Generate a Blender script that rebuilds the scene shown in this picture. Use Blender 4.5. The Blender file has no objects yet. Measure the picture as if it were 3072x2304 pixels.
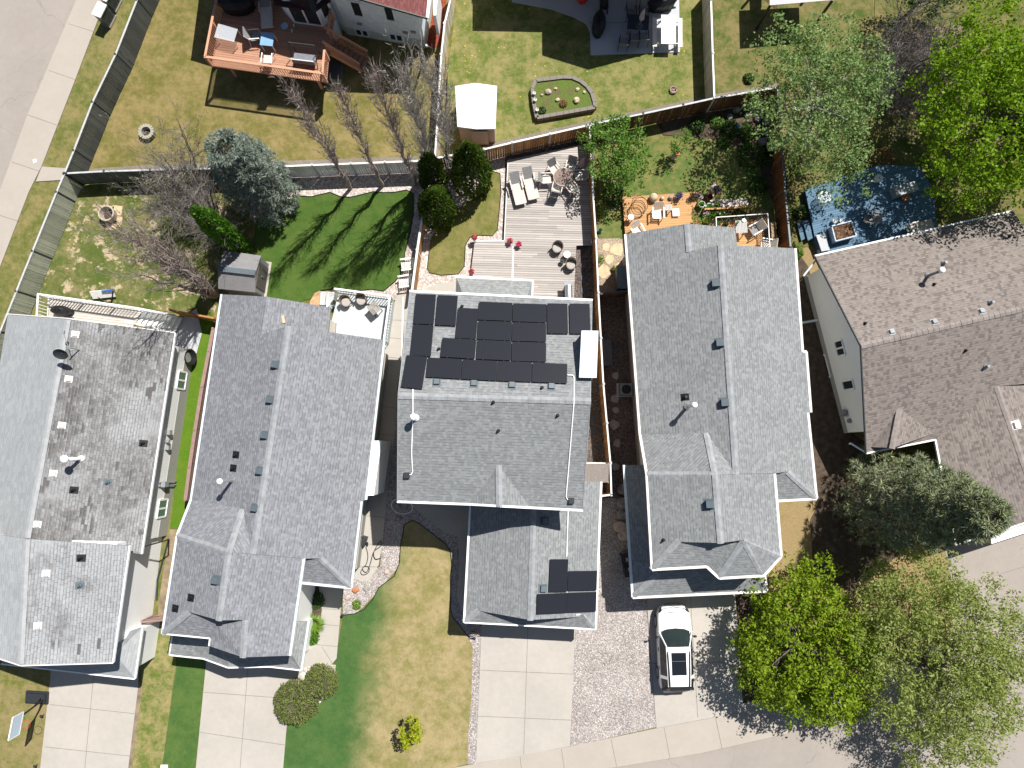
import bpy, bmesh, math, random
from mathutils import Vector, Matrix, geometry, noise
R = random.Random(7)
C = bpy.context.scene.collection
SC = bpy.context.scene
V = Vector
rad = math.radians
# ------------------------------------------------------------------ camera
CAMH, FOC, CX, CY = 42.0, 2130.0, 1536.0, 1152.0
TILT = math.atan(193.0 / FOC)
CAM = V((0, 0, CAMH))
def ray(px, py):
    u, v = (px - CX) / FOC, (CY - py) / FOC
    return V((u, v * math.cos(TILT) + math.sin(TILT), v * math.sin(TILT) - math.cos(TILT)))
def P(px, py, h=0.0):
    d = ray(px, py)
    return CAM + d * ((h - CAMH) / d.z)
def PL(pts, h=0.0):
    return [P(p[0], p[1], p[2] if len(p) > 2 else h) for p in pts]
SUN_AZ, SUN_EL = math.atan2(.63, .777), rad(58)
# ------------------------------------------------------------------ mesh builder
class MB:
    def __init__(s): s.v = []; s.f = []; s.uv = []
    def face(s, pts, uv=None):
        i = len(s.v); s.v += [V(p) for p in pts]; s.f.append(list(range(i, i + len(pts)))); s.uv.append(uv)
    def add(s, vs, fs):
        i = len(s.v); s.v += [V(p) for p in vs]
        for f in fs: s.f.append([i + k for k in f]); s.uv.append(None)
    def box(s, c, d, rz=0.0, m=None):
        x, y, z = d[0] / 2, d[1] / 2, d[2] / 2
        vs = [V((a, b, e)) for e in (-z, z) for a, b in ((-x, -y), (x, -y), (x, y), (-x, y))]
        M_ = m if m is not None else Matrix.Rotation(rz, 3, 'Z')
        c = V(c)
        s.add([c + M_ @ p for p in vs], [(3, 2, 1, 0), (4, 5, 6, 7), (0, 1, 5, 4), (1, 2, 6, 5), (2, 3, 7, 6), (3, 0, 4, 7)])
    def beam(s, a, b, w, h, up=V((0, 0, 1))):
        a, b = V(a), V(b); d = b - a; L = d.length
        if L < 1e-5: return
        x = d / L; y = up.cross(x)
        if y.length < 1e-4: y = V((1, 0, 0)).cross(x)
        y.normalize(); z = x.cross(y)
        s.box((a + b) / 2, (L, w, h), m=Matrix((x, y, z)).transposed())
    def prism(s, pts, z0, z1, bottom=True):
        n = len(pts); A = [V((p[0], p[1], z0)) for p in pts]; B = [V((p[0], p[1], z1)) for p in pts]
        ar = sum(A[i].x * A[(i + 1) % n].y - A[(i + 1) % n].x * A[i].y for i in range(n))
        if ar < 0: A.reverse(); B.reverse()
        fs = [list(range(n, 2 * n))] + [(i, (i + 1) % n, n + (i + 1) % n, n + i) for i in range(n)]
        if bottom: fs.append(list(range(n - 1, -1, -1)))
        s.add(A + B, fs)
    def tube(s, pts, rs, n=6, cap=True):
        pts = [V(p) for p in pts]
        if not hasattr(rs, '__len__'): rs = [rs] * len(pts)
        base = len(s.v); pr = None
        for i, p in enumerate(pts):
            t = (pts[min(i + 1, len(pts) - 1)] - pts[max(i - 1, 0)])
            if t.length < 1e-6: t = V((0, 0, 1))
            t.normalize()
            a = pr if pr is not None else (V((0, 0, 1)) if abs(t.z) < .9 else V((1, 0, 0)))
            x = a - t * a.dot(t)
            if x.length < 1e-4: x = V((1, 0, 0)) - t * t.x
            x.normalize(); y = t.cross(x); pr = x
            for k in range(n):
                an = 2 * math.pi * k / n
                s.v.append(p + (x * math.cos(an) + y * math.sin(an)) * rs[i])
        for i in range(len(pts) - 1):
            for k in range(n):
                a = base + i * n + k; b = base + i * n + (k + 1) % n
                s.f.append([a, b, b + n, a + n]); s.uv.append(None)
        if cap:
            s.f.append([base + k for k in range(n - 1, -1, -1)]); s.uv.append(None)
            e = base + (len(pts) - 1) * n
            s.f.append([e + k for k in range(n)]); s.uv.append(None)
    def ring(s, c, r, t, n=24, m=6, axis=None):
        pts = []
        A = axis or Matrix.Identity(3); c = V(c)
        for k in range(n):
            for j in range(m):
                an, bn = 2 * math.pi * k / n, 2 * math.pi * j / m
                pts.append(c + A @ V(((r + t * math.cos(bn)) * math.cos(an), (r + t * math.cos(bn)) * math.sin(an), t * math.sin(bn))))
        s.add(pts, [(k * m + j, ((k + 1) % n) * m + j, ((k + 1) % n) * m + (j + 1) % m, k * m + (j + 1) % m) for k in range(n) for j in range(m)])
    def lathe(s, c, prof, n=16, cap=True):
        c = V(c); vs = []; fs = []
        for r, z in prof:
            for k in range(n):
                a = 2 * math.pi * k / n
                vs.append(c + V((r * math.cos(a), r * math.sin(a), z)))
        for i in range(len(prof) - 1):
            for k in range(n):
                fs.append((i * n + k, i * n + (k + 1) % n, (i + 1) * n + (k + 1) % n, (i + 1) * n + k))
        if cap:
            fs.append(tuple(range(n - 1, -1, -1))); e = (len(prof) - 1) * n; fs.append(tuple(e + k for k in range(n)))
        s.add(vs, fs)
    def blob(s, c, r, amp=.15, freq=1.5, seed=0, n=10, m=7):
        c = V(c); vs = [c + V((0, 0, -r[2]))]; fs = []
        for i in range(1, m):
            th = math.pi * i / m
            for k in range(n):
                a = 2 * math.pi * k / n
                d = V((math.sin(th) * math.cos(a), math.sin(th) * math.sin(a), -math.cos(th)))
                f = 1 + amp * noise.noise(d * freq + V((seed, seed * .7, 0)))
                vs.append(c + V((d.x * r[0] * f, d.y * r[1] * f, d.z * r[2] * f)))
        vs.append(c + V((0, 0, r[2]))); T = len(vs) - 1
        for k in range(n):
            fs.append((0, 1 + (k + 1) % n, 1 + k))
            for i in range(m - 2):
                a = 1 + i * n
                fs.append((a + k, a + (k + 1) % n, a + n + (k + 1) % n, a + n + k))
            a = 1 + (m - 2) * n
            fs.append((a + k, a + (k + 1) % n, T))
        s.add(vs, fs)
    def build(s, name, mat, parent=None, smooth=False):
        off = V((0, 0, 0)); q = parent
        while q is not None: off = off + q.location; q = q.parent
        me = bpy.data.meshes.new(name)
        me.from_pydata([tuple(p - off) for p in s.v], [], s.f)
        if any(u is not None for u in s.uv):
            l = me.uv_layers.new(name='UVMap'); k = 0
            for f, u in zip(s.f, s.uv):
                for j in range(len(f)):
                    l.data[k].uv = u[j] if u else (0, 0); k += 1
        if smooth: me.polygons.foreach_set('use_smooth', [True] * len(me.polygons))
        me.materials.append(mat)
        o = bpy.data.objects.new(name, me); C.objects.link(o); o.parent = parent
        return o
def tag(o, label=None, cat=None, group=None, kind=None):
    for k, v in (('label', label), ('category', cat), ('group', group), ('kind', kind)):
        if v: o[k] = v
    return o
def thing(name, label, cat, loc=(0, 0, 0), group=None):
    o = bpy.data.objects.new(name, None); C.objects.link(o); o.location = loc; o.empty_display_size = .2
    return tag(o, label, cat, group)
def kids(o):
    return [c for c in C.objects if c.parent is o]
KC = {}
def dup(root, loc, rz=0.0, label=None, scale=1.0):
    ch = KC.get(root.name)
    if ch is None:
        def walk(o): return [(c, walk(c)) for c in kids(o)]
        ch = KC[root.name] = walk(root)
    r = root.copy(); C.objects.link(r); r.location = loc; r.rotation_euler = (0, 0, rz); r.scale = (scale,) * 3
    if label: r['label'] = label
    def cp(lst, par):
        for c, sub in lst:
            n = c.copy(); C.objects.link(n); n.parent = par; cp(sub, n)
    cp(ch, r)
    return r
def place(root, loc, rz=0.0, scale=1.0):
    root.location = loc; root.rotation_euler = (0, 0, rz); root.scale = (scale,) * 3
    return root
def series(make, spots, group=None):
    """spots: (px,py,h,rz_deg,label[,scale]); the first is the built thing, the rest are copies"""
    o = make(); out = []
    if group: o['group'] = group
    for i, sp in enumerate(spots):
        sc = sp[5] if len(sp) > 5 else 1.0
        if i: out.append(dup(o, P(sp[0], sp[1], sp[2]), rad(sp[3]), sp[4], sc))
    sp = spots[0]; KC.pop(o.name, None)
    place(o, P(sp[0], sp[1], sp[2]), rad(sp[3]), sp[5] if len(sp) > 5 else 1.0); o['label'] = sp[4]
    return [o] + out
# ------------------------------------------------------------------ materials
class NT:
    def __init__(s, name):
        s.m = bpy.data.materials.new(name); s.m.use_nodes = True; s.t = s.m.node_tree; s.t.nodes.clear()
        s.out = s.n('ShaderNodeOutputMaterial'); s.b = s.n('ShaderNodeBsdfPrincipled')
        s.l(s.b.outputs[0], s.out.inputs[0])
    def n(s, ty, **kw):
        o = s.t.nodes.new(ty)
        for k, v in kw.items(): setattr(o, k, v)
        return o
    def l(s, a, b): s.t.links.new(a, b)
    def put(s, sock, v):
        if isinstance(v, bpy.types.NodeSocket): s.l(v, sock)
        else: sock.default_value = v
    def math(s, op, a, b=0.0, c=0.0, clamp=False):
        o = s.n('ShaderNodeMath', operation=op, use_clamp=clamp)
        for i, v in enumerate((a, b, c)): s.put(o.inputs[i], v)
        return o.outputs[0]
    def mix(s, f, a, b, mode='MIX'):
        o = s.n('ShaderNodeMix', data_type='RGBA', blend_type=mode)
        s.put(o.inputs[0], f); s.put(o.inputs[6], col(a)); s.put(o.inputs[7], col(b))
        return o.outputs[2]
    def noise(s, vec, sc, det=4, rough=.6):
        o = s.n('ShaderNodeTexNoise'); o.inputs['Scale'].default_value = sc; o.inputs['Detail'].default_value = det; o.inputs['Roughness'].default_value = rough
        if vec is not None: s.l(vec, o.inputs['Vector'])
        return o.outputs['Fac']
    def step(s, v, a, b):
        o = s.n('ShaderNodeMapRange', interpolation_type='SMOOTHSTEP')
        s.put(o.inputs[0], v); o.inputs[1].default_value = a; o.inputs[2].default_value = b
        return o.outputs[0]
    def pos(s): return s.n('ShaderNodeTexCoord').outputs['Object']
    def uv(s): return s.n('ShaderNodeTexCoord').outputs['UV']
    def sep(s, v):
        o = s.n('ShaderNodeSeparateXYZ'); s.l(v, o.inputs[0]); return o.outputs
    def comb(s, x, y, z=0.0):
        o = s.n('ShaderNodeCombineXYZ')
        for i, q in enumerate((x, y, z)): s.put(o.inputs[i], q)
        return o.outputs[0]
    def white(s, v):
        o = s.n('ShaderNodeTexWhiteNoise', noise_dimensions='3D'); s.l(v, o.inputs['Vector']); return o.outputs['Value']
    def bump(s, h, st=.3, d=.02):
        o = s.n('ShaderNodeBump'); o.inputs['Strength'].default_value = st; o.inputs['Distance'].default_value = d
        s.l(h, o.inputs['Height']); s.l(o.outputs[0], s.b.inputs['Normal'])
    def set(s, c=None, rough=.8, metal=0.0, spec=.3):
        if c is not None: s.put(s.b.inputs['Base Color'], col(c))
        s.put(s.b.inputs['Roughness'], rough); s.b.inputs['Metallic'].default_value = metal; s.b.inputs['Specular IOR Level'].default_value = spec
        return s.m
def col(c):
    if isinstance(c, (tuple, list)) and len(c) == 3: return (c[0], c[1], c[2], 1)
    if isinstance(c, (int, float)): return (c, c, c, 1)
    return c
def hx(s):
    q = [int(s[i:i + 2], 16) / 255 for i in (0, 2, 4)]
    return tuple((x / 12.92 if x <= .04045 else ((x + .055) / 1.055) ** 2.4) for x in q)
def plain(name, c, rough=.7, var=.12, sc=6.0, metal=0.0, spec=.3, bump=0.0, fine=60):
    t = NT(name); p = t.pos(); n = t.noise(p, sc, 5); n2 = t.noise(p, fine, 2)
    k = t.math('ADD', t.math('MULTIPLY', n, .7), t.math('MULTIPLY', n2, .3))
    lo = tuple(x * (1 - var * 1.6) for x in c); hi = tuple(min(1, x * (1 + var * 1.6)) for x in c)
    cc = t.mix(t.step(k, .3, .7), lo, hi)
    if bump: t.bump(n2, bump, .01)
    return t.set(cc, rough, metal, spec)
def gradient_fac(t, p, a, b, w, ns=1.2, amp=1.0):
    """0 left of the line a->b (world points), 1 right; w soft width in metres"""
    d = (b - a).to_2d().normalized(); nrm = V((d.y, -d.x))
    s = t.sep(p)
    q = t.math('ADD', t.math('MULTIPLY', t.math('SUBTRACT', s[0], a.x), nrm.x), t.math('MULTIPLY', t.math('SUBTRACT', s[1], a.y), nrm.y))
    q = t.math('ADD', q, t.math('MULTIPLY', t.math('SUBTRACT', t.noise(p, ns, 4), .5), amp * 2))
    return t.step(q, -w, w)
KA = .68
def ks(c): return tuple(x * KA for x in c)
def kg(c): return tuple(x * .98 for x in c)
def grass(name, green, dry, bias=.5, sc=.55, grad=None, spots=None, soil=None, flowers=False, contrast=.085):
    t = NT(name); p = t.pos(); green, dry = kg(green), kg(dry)
    big = t.noise(p, sc, 6, .7); mid_ = t.noise(p, 2.6, 4, .75); fine = t.noise(p, 7, 3, .8); vf = t.noise(p, 26, 2, .8)
    k = t.math('ADD', t.math('ADD', t.math('MULTIPLY', big, .38), t.math('MULTIPLY', mid_, .27)), t.math('ADD', t.math('MULTIPLY', fine, .23), t.math('MULTIPLY', vf, .12)))
    f = t.step(k, bias - contrast, bias + contrast)
    c = t.mix(f, dry, green)
    if grad:
        g2, d2, gf = grad; g2, d2 = kg(g2), kg(d2)
        c2 = t.mix(f, d2, g2); c = t.mix(gradient_fac(t, p, *gf), c, c2)
    v = t.math('ADD', .25, t.math('MULTIPLY', t.math('ADD', t.math('MULTIPLY', fine, .5), t.math('MULTIPLY', vf, .5)), 1.5))
    c = t.mix(1.0, c, t.comb(v, v, v), 'MULTIPLY')
    if soil: c = t.mix(t.step(t.noise(p, soil[1], 5, .7), soil[2], soil[2] + .08), c, kg(soil[0]))
    if flowers:
        vo = t.n('ShaderNodeTexVoronoi', feature='F1'); vo.inputs['Scale'].default_value = 3.2; t.l(p, vo.inputs['Vector'])
        m = t.math('MULTIPLY', t.math('LESS_THAN', vo.outputs['Distance'], .13), t.step(t.noise(p, .5, 2), .5, .62))
        c = t.mix(m, c, (.55, .42, .02))
    t.bump(vf, .5, .04)
    return t.set(c, .95, 0, .1)
def concrete(name, c, var=.1, stain=.25, crack=False):
    t = NT(name); p = t.pos(); c = ks(c)
    a = t.noise(p, .35, 5, .6); b = t.noise(p, 3.0, 5, .7); f = t.noise(p, 60, 2, .8)
    k = t.math('ADD', t.math('MULTIPLY', a, .5), t.math('ADD', t.math('MULTIPLY', b, .3), t.math('MULTIPLY', f, .2)))
    cc = t.mix(t.step(k, .33, .67), tuple(x * (1 - var) for x in c), tuple(min(1, x * (1 + var)) for x in c))
    cc = t.mix(t.math('MULTIPLY', t.step(t.noise(p, .9, 6, .75), .56, .78), stain), cc, tuple(x * .55 for x in c))
    if crack:
        vo = t.n('ShaderNodeTexVoronoi', feature='DISTANCE_TO_EDGE'); vo.inputs['Scale'].default_value = .16
        w = t.n('ShaderNodeVectorMath', operation='ADD'); nn = t.n('ShaderNodeTexNoise'); nn.inputs['Scale'].default_value = 1.1; nn.inputs['Detail'].default_value = 6
        t.l(p, nn.inputs['Vector']); t.l(p, w.inputs[0]); t.l(nn.outputs['Color'], w.inputs[1]); t.l(w.outputs[0], vo.inputs['Vector'])
        cc = t.mix(t.math('MULTIPLY', t.math('LESS_THAN', vo.outputs['Distance'], .0022), .3), cc, tuple(x * .45 for x in c))
    t.bump(f, .2, .006)
    return t.set(cc, .9, 0, .2)
def gravel(name, cols, sc=16, dark=.25):
    t = NT(name); p = t.pos(); cols = [ks(c) for c in cols]
    vo = t.n('ShaderNodeTexVoronoi', feature='F1'); vo.inputs['Scale'].default_value = sc; t.l(p, vo.inputs['Vector'])
    r = t.n('ShaderNodeValToRGB'); r.color_ramp.interpolation = 'CONSTANT'
    e = r.color_ramp.elements
    while len(e) < len(cols): e.new(0.5)
    for i, c in enumerate(cols): e[i].position = i / len(cols); e[i].color = col(c)
    s = t.n('ShaderNodeSeparateColor'); t.l(vo.outputs['Color'], s.inputs[0]); t.l(s.outputs[0], r.inputs[0])
    c = t.mix(t.math('MULTIPLY', t.step(vo.outputs['Distance'], .35, .75), 1 - dark), r.outputs[0], tuple(x * dark for x in cols[0]))
    c = t.mix(t.step(t.noise(p, .7, 4), .35, .75), c, t.mix(1.0, c, (.8, .78, .78), 'MULTIPLY'))
    t.bump(t.math('SUBTRACT', 1.0, vo.outputs['Distance']), .9, .03)
    return t.set(c, .85, 0, .25)
def shingles(name, c, spread=.22, row=.143, wid=.2, worn=0.0, brown=(.05, .04, .034), line=.55, warm=None, mask=None):
    t = NT(name); u, v, _ = t.sep(t.uv()); c = tuple(x * .84 for x in c); brown = ks(brown); warm = ks(warm) if warm else None
    r = t.math('FLOOR', t.math('DIVIDE', v, row)); fr = t.math('FRACT', t.math('DIVIDE', v, row))
    h = t.white(t.comb(r, 3.7))
    uu = t.math('ADD', t.math('DIVIDE', u, wid), t.math('MULTIPLY', h, 7.0))
    cidx = t.math('FLOOR', uu); fu = t.math('FRACT', uu)
    w = t.white(t.comb(cidx, r, 1.3)); w2 = t.white(t.comb(cidx, r, 9.1))
    ramp = t.n('ShaderNodeValToRGB'); e = ramp.color_ramp.elements
    e[0].position = 0; e[0].color = col(tuple(x * (1 - spread) for x in c)); e[1].position = 1; e[1].color = col(tuple(x * (1 + spread) for x in c))
    m_ = e.new(.55); m_.color = col(c); t.l(w, ramp.inputs[0]); cc = ramp.outputs[0]
    if warm: cc = t.mix(t.math('GREATER_THAN', w2, .8), cc, warm)
    pos = t.comb(u, v)
    big = t.noise(pos, .45, 4, .6)
    cc = t.mix(1.0, cc, t.mix(big, (.84, .84, .85), (1.12, 1.12, 1.11)), 'MULTIPLY')
    gr = t.noise(pos, 45, 2, .8); cc = t.mix(1.0, cc, t.mix(gr, (.8, .8, .8), (1.2, 1.2, 1.2)), 'MULTIPLY')
    on_ = t.math('ADD', .15, t.math('MULTIPLY', t.math('GREATER_THAN', w2, .5), .85))
    ln = t.math('MULTIPLY', t.math('MULTIPLY', t.math('LESS_THAN', fr, .26), line), on_)  # course shadow painted as a dark strip on each shingle's lower edge
    ln = t.math('MAXIMUM', ln, t.math('MULTIPLY', t.math('LESS_THAN', fu, .09), line * .35))
    if worn > 0:
        dirty = t.step(t.noise(pos, .28, 5, .62), .56 - worn * .2, .74 - worn * .16)
        streak = t.white(t.comb(t.math('FLOOR', t.math('MULTIPLY', uu, .5)), r, 5.5))
        d = t.math('MULTIPLY', dirty, t.math('ADD', .2, t.math('MULTIPLY', t.math('ADD', t.math('MULTIPLY', w2, .5), t.math('MULTIPLY', streak, .5)), .75)))
        d = t.math('MAXIMUM', d, t.math('MULTIPLY', t.math('MULTIPLY', t.step(t.noise(pos, .4, 3, .6), .5, .6), t.math('LESS_THAN', streak, worn * .3)), .85))
        wob = t.math('MULTIPLY', t.noise(pos, 8, 2), .3)
        cc = t.mix(d, cc, brown)
        lit_ = t.math('MULTIPLY', dirty, t.math('LESS_THAN', t.math('ADD', fr, wob), .34))  # light caught by curled tab edges, painted as a pale strip
        cc = t.mix(t.math('MULTIPLY', lit_, .6), cc, tuple(x * 1.15 for x in c))
        dk = t.math('MAXIMUM', t.math('GREATER_THAN', t.math('ADD', fr, wob), 1.02), t.math('GREATER_THAN', t.math('ADD', fu, wob), 1.1))
        cc = t.mix(t.math('MULTIPLY', t.math('MULTIPLY', dk, t.step(t.noise(pos, .3, 3), .3, .5)), .6), cc, tuple(x * .4 for x in brown))
    cc = t.mix(ln, cc, tuple(x * .35 for x in c))
    t.bump(fr, .3, .01)
    return t.set(cc, .92, 0, .15)
def boards(name, c, wid=.14, ang=0.0, var=.25, gap=.1, rough=.75, streak=True, gapc=None):
    """deck or fence boards: lines run along direction ang in the object's own xy plane"""
    t = NT(name); s = t.sep(t.pos()); ca, sa = math.cos(ang), math.sin(ang); c = tuple(x * .75 for x in c)
    a = t.math('ADD', t.math('MULTIPLY', s[0], ca), t.math('MULTIPLY', s[1], sa))
    b = t.math('SUBTRACT', t.math('MULTIPLY', s[1], ca), t.math('MULTIPLY', s[0], sa))
    q = t.math('DIVIDE', b, wid); i = t.math('FLOOR', q); f = t.math('FRACT', q)
    w = t.white(t.comb(i, t.math('FLOOR', t.math('MULTIPLY', t.math('ADD', a, t.math('MULTIPLY', t.white(t.comb(i, 2.2)), 4)), .27)), 4.4))
    cc = t.mix(w, tuple(x * (1 - var) for x in c), tuple(min(1, x * (1 + var)) for x in c))
    if streak:
        st = t.noise(t.comb(t.math('MULTIPLY', a, 2.0), t.math('MULTIPLY', b, 28), s[2]), 1.0, 5, .7)
        cc = t.mix(1.0, cc, t.mix(st, (.7, .7, .72), (1.25, 1.25, 1.23)), 'MULTIPLY')
    g = t.math('LESS_THAN', f, gap); cc = t.mix(t.math('MULTIPLY', g, .85), cc, gapc or tuple(x * .18 for x in c))
    return t.set(cc, rough, 0, .25)
def siding(name, c, step=.12, var=.05):
    t = NT(name); s = t.sep(t.pos()); f = t.math('FRACT', t.math('DIVIDE', s[2], step))
    n = t.noise(t.pos(), 1.5, 4)
    cc = t.mix(n, tuple(x * (1 - var) for x in c), tuple(min(1, x * (1 + var)) for x in c))
    cc = t.mix(t.math('MULTIPLY', t.math('LESS_THAN', f, .1), .35), cc, tuple(x * .5 for x in c))
    t.bump(f, .3, .01)
    return t.set(cc, .55, 0, .3)
def leaf(name, cs, trans=.35, rough=.55):
    t = NT(name); g = t.n('ShaderNodeNewGeometry')
    r = t.n('ShaderNodeValToRGB'); e = r.color_ramp.elements
    while len(e) < len(cs): e.new(.5)
    for i, c in enumerate(cs): e[i].position = i / max(1, len(cs) - 1); e[i].color = col(tuple(x * .8 for x in c))
    t.l(g.outputs['Random Per Island'], r.inputs[0])
    t.set(r.outputs[0], rough, 0, .25)
    if trans:
        tr = t.n('ShaderNodeBsdfTranslucent'); t.l(r.outputs[0], tr.inputs[0])
        mx = t.n('ShaderNodeMixShader'); mx.inputs[0].default_value = trans
        t.l(t.b.outputs[0], mx.inputs[1]); t.l(tr.outputs[0], mx.inputs[2]); t.l(mx.outputs[0], t.out.inputs[0])
    return t.m
def glassy(name, c, rough=.05):
    t = NT(name); return t.set(t.mix(t.noise(t.pos(), .8, 2), tuple(x * .7 for x in c), tuple(x * 1.3 for x in c)), rough, 0, .6)
def clear(name, tint=(.8, .85, .9), alpha=.35):
    t = NT(name); t.set(tint, .05, 0, .6); t.b.inputs['Alpha'].default_value = alpha; return t.m
M = {}
M['shg'] = shingles('grey shingles', (.258, .268, .274), spread=.15, wid=.16)
M['shg2'] = shingles('blue grey shingles', (.25, .256, .275), spread=.17, wid=.16)
M['shg3'] = shingles('porch shingles', (.29, .3, .3), spread=.14, wid=.16)
M['shw'] = shingles('pale old shingles', (.37, .385, .395), spread=.08, wid=.3, line=.3)
M['shw1'] = shingles('worn old shingles', (.34, .345, .35), spread=.1, wid=.24, line=.45, worn=1.0, brown=(.11, .097, .09))
M['shw2'] = shingles('half worn shingles', (.36, .37, .38), spread=.08, wid=.26, line=.4, worn=.3, brown=(.11, .1, .1))
M['shb'] = shingles('brown shingles', (.255, .22, .2), spread=.11, wid=.17, warm=(.225, .195, .18))
M['shr'] = shingles('red shingles', (.2, .075, .07), spread=.2, wid=.24)
M['shdk'] = shingles('maroon shingles', (.07, .035, .035), spread=.2)
M['cap'] = plain('cap shingles', (.25, .26, .27), .9, .14, 3)
M['capb'] = plain('brown cap shingles', (.225, .195, .18), .9, .14, 3)
M['capw'] = plain('pale cap shingles', (.32, .33, .335), .9, .08, 3)
M['white'] = plain('white paint', (.8, .8, .79), .45, .04, 3)
M['trim'] = plain('off white trim', (.7, .66, .63), .5, .05, 3)
M['mint'] = plain('pale gutter', (.58, .66, .68), .4, .05, 3)
M['sidw'] = siding('white siding', (.84, .84, .83))
M['sidc'] = siding('cream siding', (.6, .55, .46))
M['stucco'] = plain('white stucco', (.72, .78, .82), .95, .07, 3, bump=.5)
M['stuccog'] = plain('green grey stucco', (.52, .56, .53), .95, .06, 2, bump=.4)
M['parge'] = concrete('foundation parging', (.47, .46, .43), .05, .1)
M['glass'] = glassy('window glass', (.025, .035, .04))
M['glassg'] = glassy('green glass', (.1, .15, .13))
M['dark'] = plain('charcoal metal', (.025, .028, .032), .5, .1, 8)
M['black'] = plain('black plastic', (.012, .012, .014), .45, .1, 8)
M['dgrey'] = plain('dark grey plastic', (.07, .075, .085), .5, .1, 8)
M['grey'] = plain('grey metal', (.25, .26, .27), .4, .08, 8)
M['slate'] = plain('slate vent metal', (.1, .125, .14), .45, .08, 8)
M['silver'] = plain('silver metal', (.55, .56, .57), .3, .05, 8, metal=.8)
M['galv'] = plain('chimney cap sheet', (.62, .72, .76), .4, .08, 1.2)
M['concrete'] = concrete('driveway concrete', (.55, .508, .455), .09, .22)
M['walk'] = concrete('walk concrete', (.55, .51, .455), .07, .12)
M['patio'] = concrete('patio concrete', (.62, .635, .66), .06, .2)
M['road'] = concrete('road surface', (.42, .373, .332), .08, .3, crack=True)
M['curb'] = concrete('sidewalk concrete', (.52, .465, .405), .06, .16)
M['joint'] = plain('joint line', (.2, .18, .16), .9, .1, 4)
M['stone'] = gravel('pinkish river stone', [(.8, .68, .6), (.9, .82, .75), (.66, .55, .5), (.82, .66, .56), (.95, .9, .84), (.56, .47, .44)], 10, .5)
M['stone2'] = gravel('grey pink gravel', [(.58, .51, .47), (.68, .61, .56), (.46, .42, .4), (.6, .52, .47), (.84, .8, .76), (.36, .34, .35)], 17, .45)
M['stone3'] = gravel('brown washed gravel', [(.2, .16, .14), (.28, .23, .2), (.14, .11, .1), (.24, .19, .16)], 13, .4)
M['strip'] = gravel('beige crushed strip', [(.36, .31, .25), (.42, .37, .3), (.3, .26, .21)], 30, .6)
M['mulchr'] = gravel('red mulch', [(.42, .09, .045), (.5, .13, .07), (.33, .07, .035)], 18, .4)
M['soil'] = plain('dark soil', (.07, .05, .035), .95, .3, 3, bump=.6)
M['dirt'] = plain('dry dirt', (.2, .155, .1), .95, .25, 2, bump=.4)
# ------------------------------------------------------------------ world, sun, camera
w = bpy.data.worlds.new('World'); SC.world = w; w.use_nodes = True
nt = w.node_tree; bg = nt.nodes['Background']; sky = nt.nodes.new('ShaderNodeTexSky')
sky.sky_type = 'NISHITA'; sky.sun_disc = False; sky.sun_elevation = SUN_EL; sky.sun_rotation = SUN_AZ
nt.links.new(sky.outputs[0], bg.inputs[0]); bg.inputs[1].default_value = .05
sl = bpy.data.lights.new('sun', 'SUN'); sl.energy = 5.0; sl.angle = rad(.5); sl.color = (1, .965, .91)
so = bpy.data.objects.new('sun', sl); C.objects.link(so)
sd = V((math.sin(SUN_AZ) * math.cos(SUN_EL), math.cos(SUN_AZ) * math.cos(SUN_EL), math.sin(SUN_EL)))
so.rotation_euler = sd.to_track_quat('Z', 'Y').to_euler(); so.location = sd * 60
cd = bpy.data.cameras.new('camera'); co = bpy.data.objects.new('camera', cd); C.objects.link(co)
cd.sensor_fit = 'HORIZONTAL'; cd.sensor_width = 36; cd.lens = 36 * FOC / 3072; cd.clip_end = 2000; cd.clip_start = .1
co.location = CAM; co.rotation_euler = (TILT, 0, 0); SC.camera = co
vs = SC.view_settings; vs.view_transform = 'Standard'; vs.look = 'None'; vs.exposure = .62; vs.gamma = 1
SC.render.engine = 'CYCLES'
# ------------------------------------------------------------------ ground sheets
def sheet(name, pts, z, mat, kind='structure', label=None):
    b = MB(); q = PL(pts); b.face([V((p.x, p.y, z)) for p in q])
    o = b.build(name, mat); bmesh_fix(o); return tag(o, kind=kind, label=label)
def bmesh_fix(o):
    bm = bmesh.new(); bm.from_mesh(o.data)
    bmesh.ops.triangulate(bm, faces=bm.faces[:]); bmesh.ops.recalc_face_normals(bm, faces=bm.faces[:])
    for f in bm.faces:
        if f.normal.z < 0: f.normal_flip()
    bm.to_mesh(o.data); bm.free()
def slab(name, pts, z0, z1, mat, kind='structure'):
    b = MB(); b.prism(PL(pts), z0, z1); o = b.build(name, mat); return tag(o, kind=kind)
def joints(name, segs, z, w=.03):
    b = MB()
    for i, (a, c) in enumerate(segs):
        a, c = P(*a), P(*c); d = (c - a).normalized(); n = V((-d.y, d.x, 0)) * w / 2; zz = V((0, 0, z + i * .0007))
        b.face([a - n + zz, c - n + zz, c + n + zz, a + n + zz])
    return tag(b.build(name, M['joint']), kind='structure')
GD = grass('dry yard grass', (.115, .112, .026), (.25, .192, .085), .5, .6, soil=((.2, .155, .1), .5, .7))
GB = grass('boulevard grass', (.085, .11, .022), (.23, .185, .08), .5, .7)
GP = grass('patchy yard grass', (.07, .1, .02), (.21, .175, .085), .47, .7, soil=((.4, .32, .21), 1.0, .53), flowers=True)
GL = grass('lush lawn', (.036, .084, .014), (.072, .115, .024), .52, .8)
GT = grass('tan lawn', (.1, .12, .024), (.21, .175, .07), .5, .8)
GF = grass('front lawn', (.04, .095, .026), (.075, .13, .036), .5, .7,
           grad=((.17, .16, .05), (.34, .265, .145), (P(1085, 2260), P(1165, 1760), 1.2, .55, 1.4)), contrast=.1)
GY = grass('green yellow yard grass', (.08, .12, .02), (.25, .215, .09), .5, .75, flowers=True)
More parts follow.
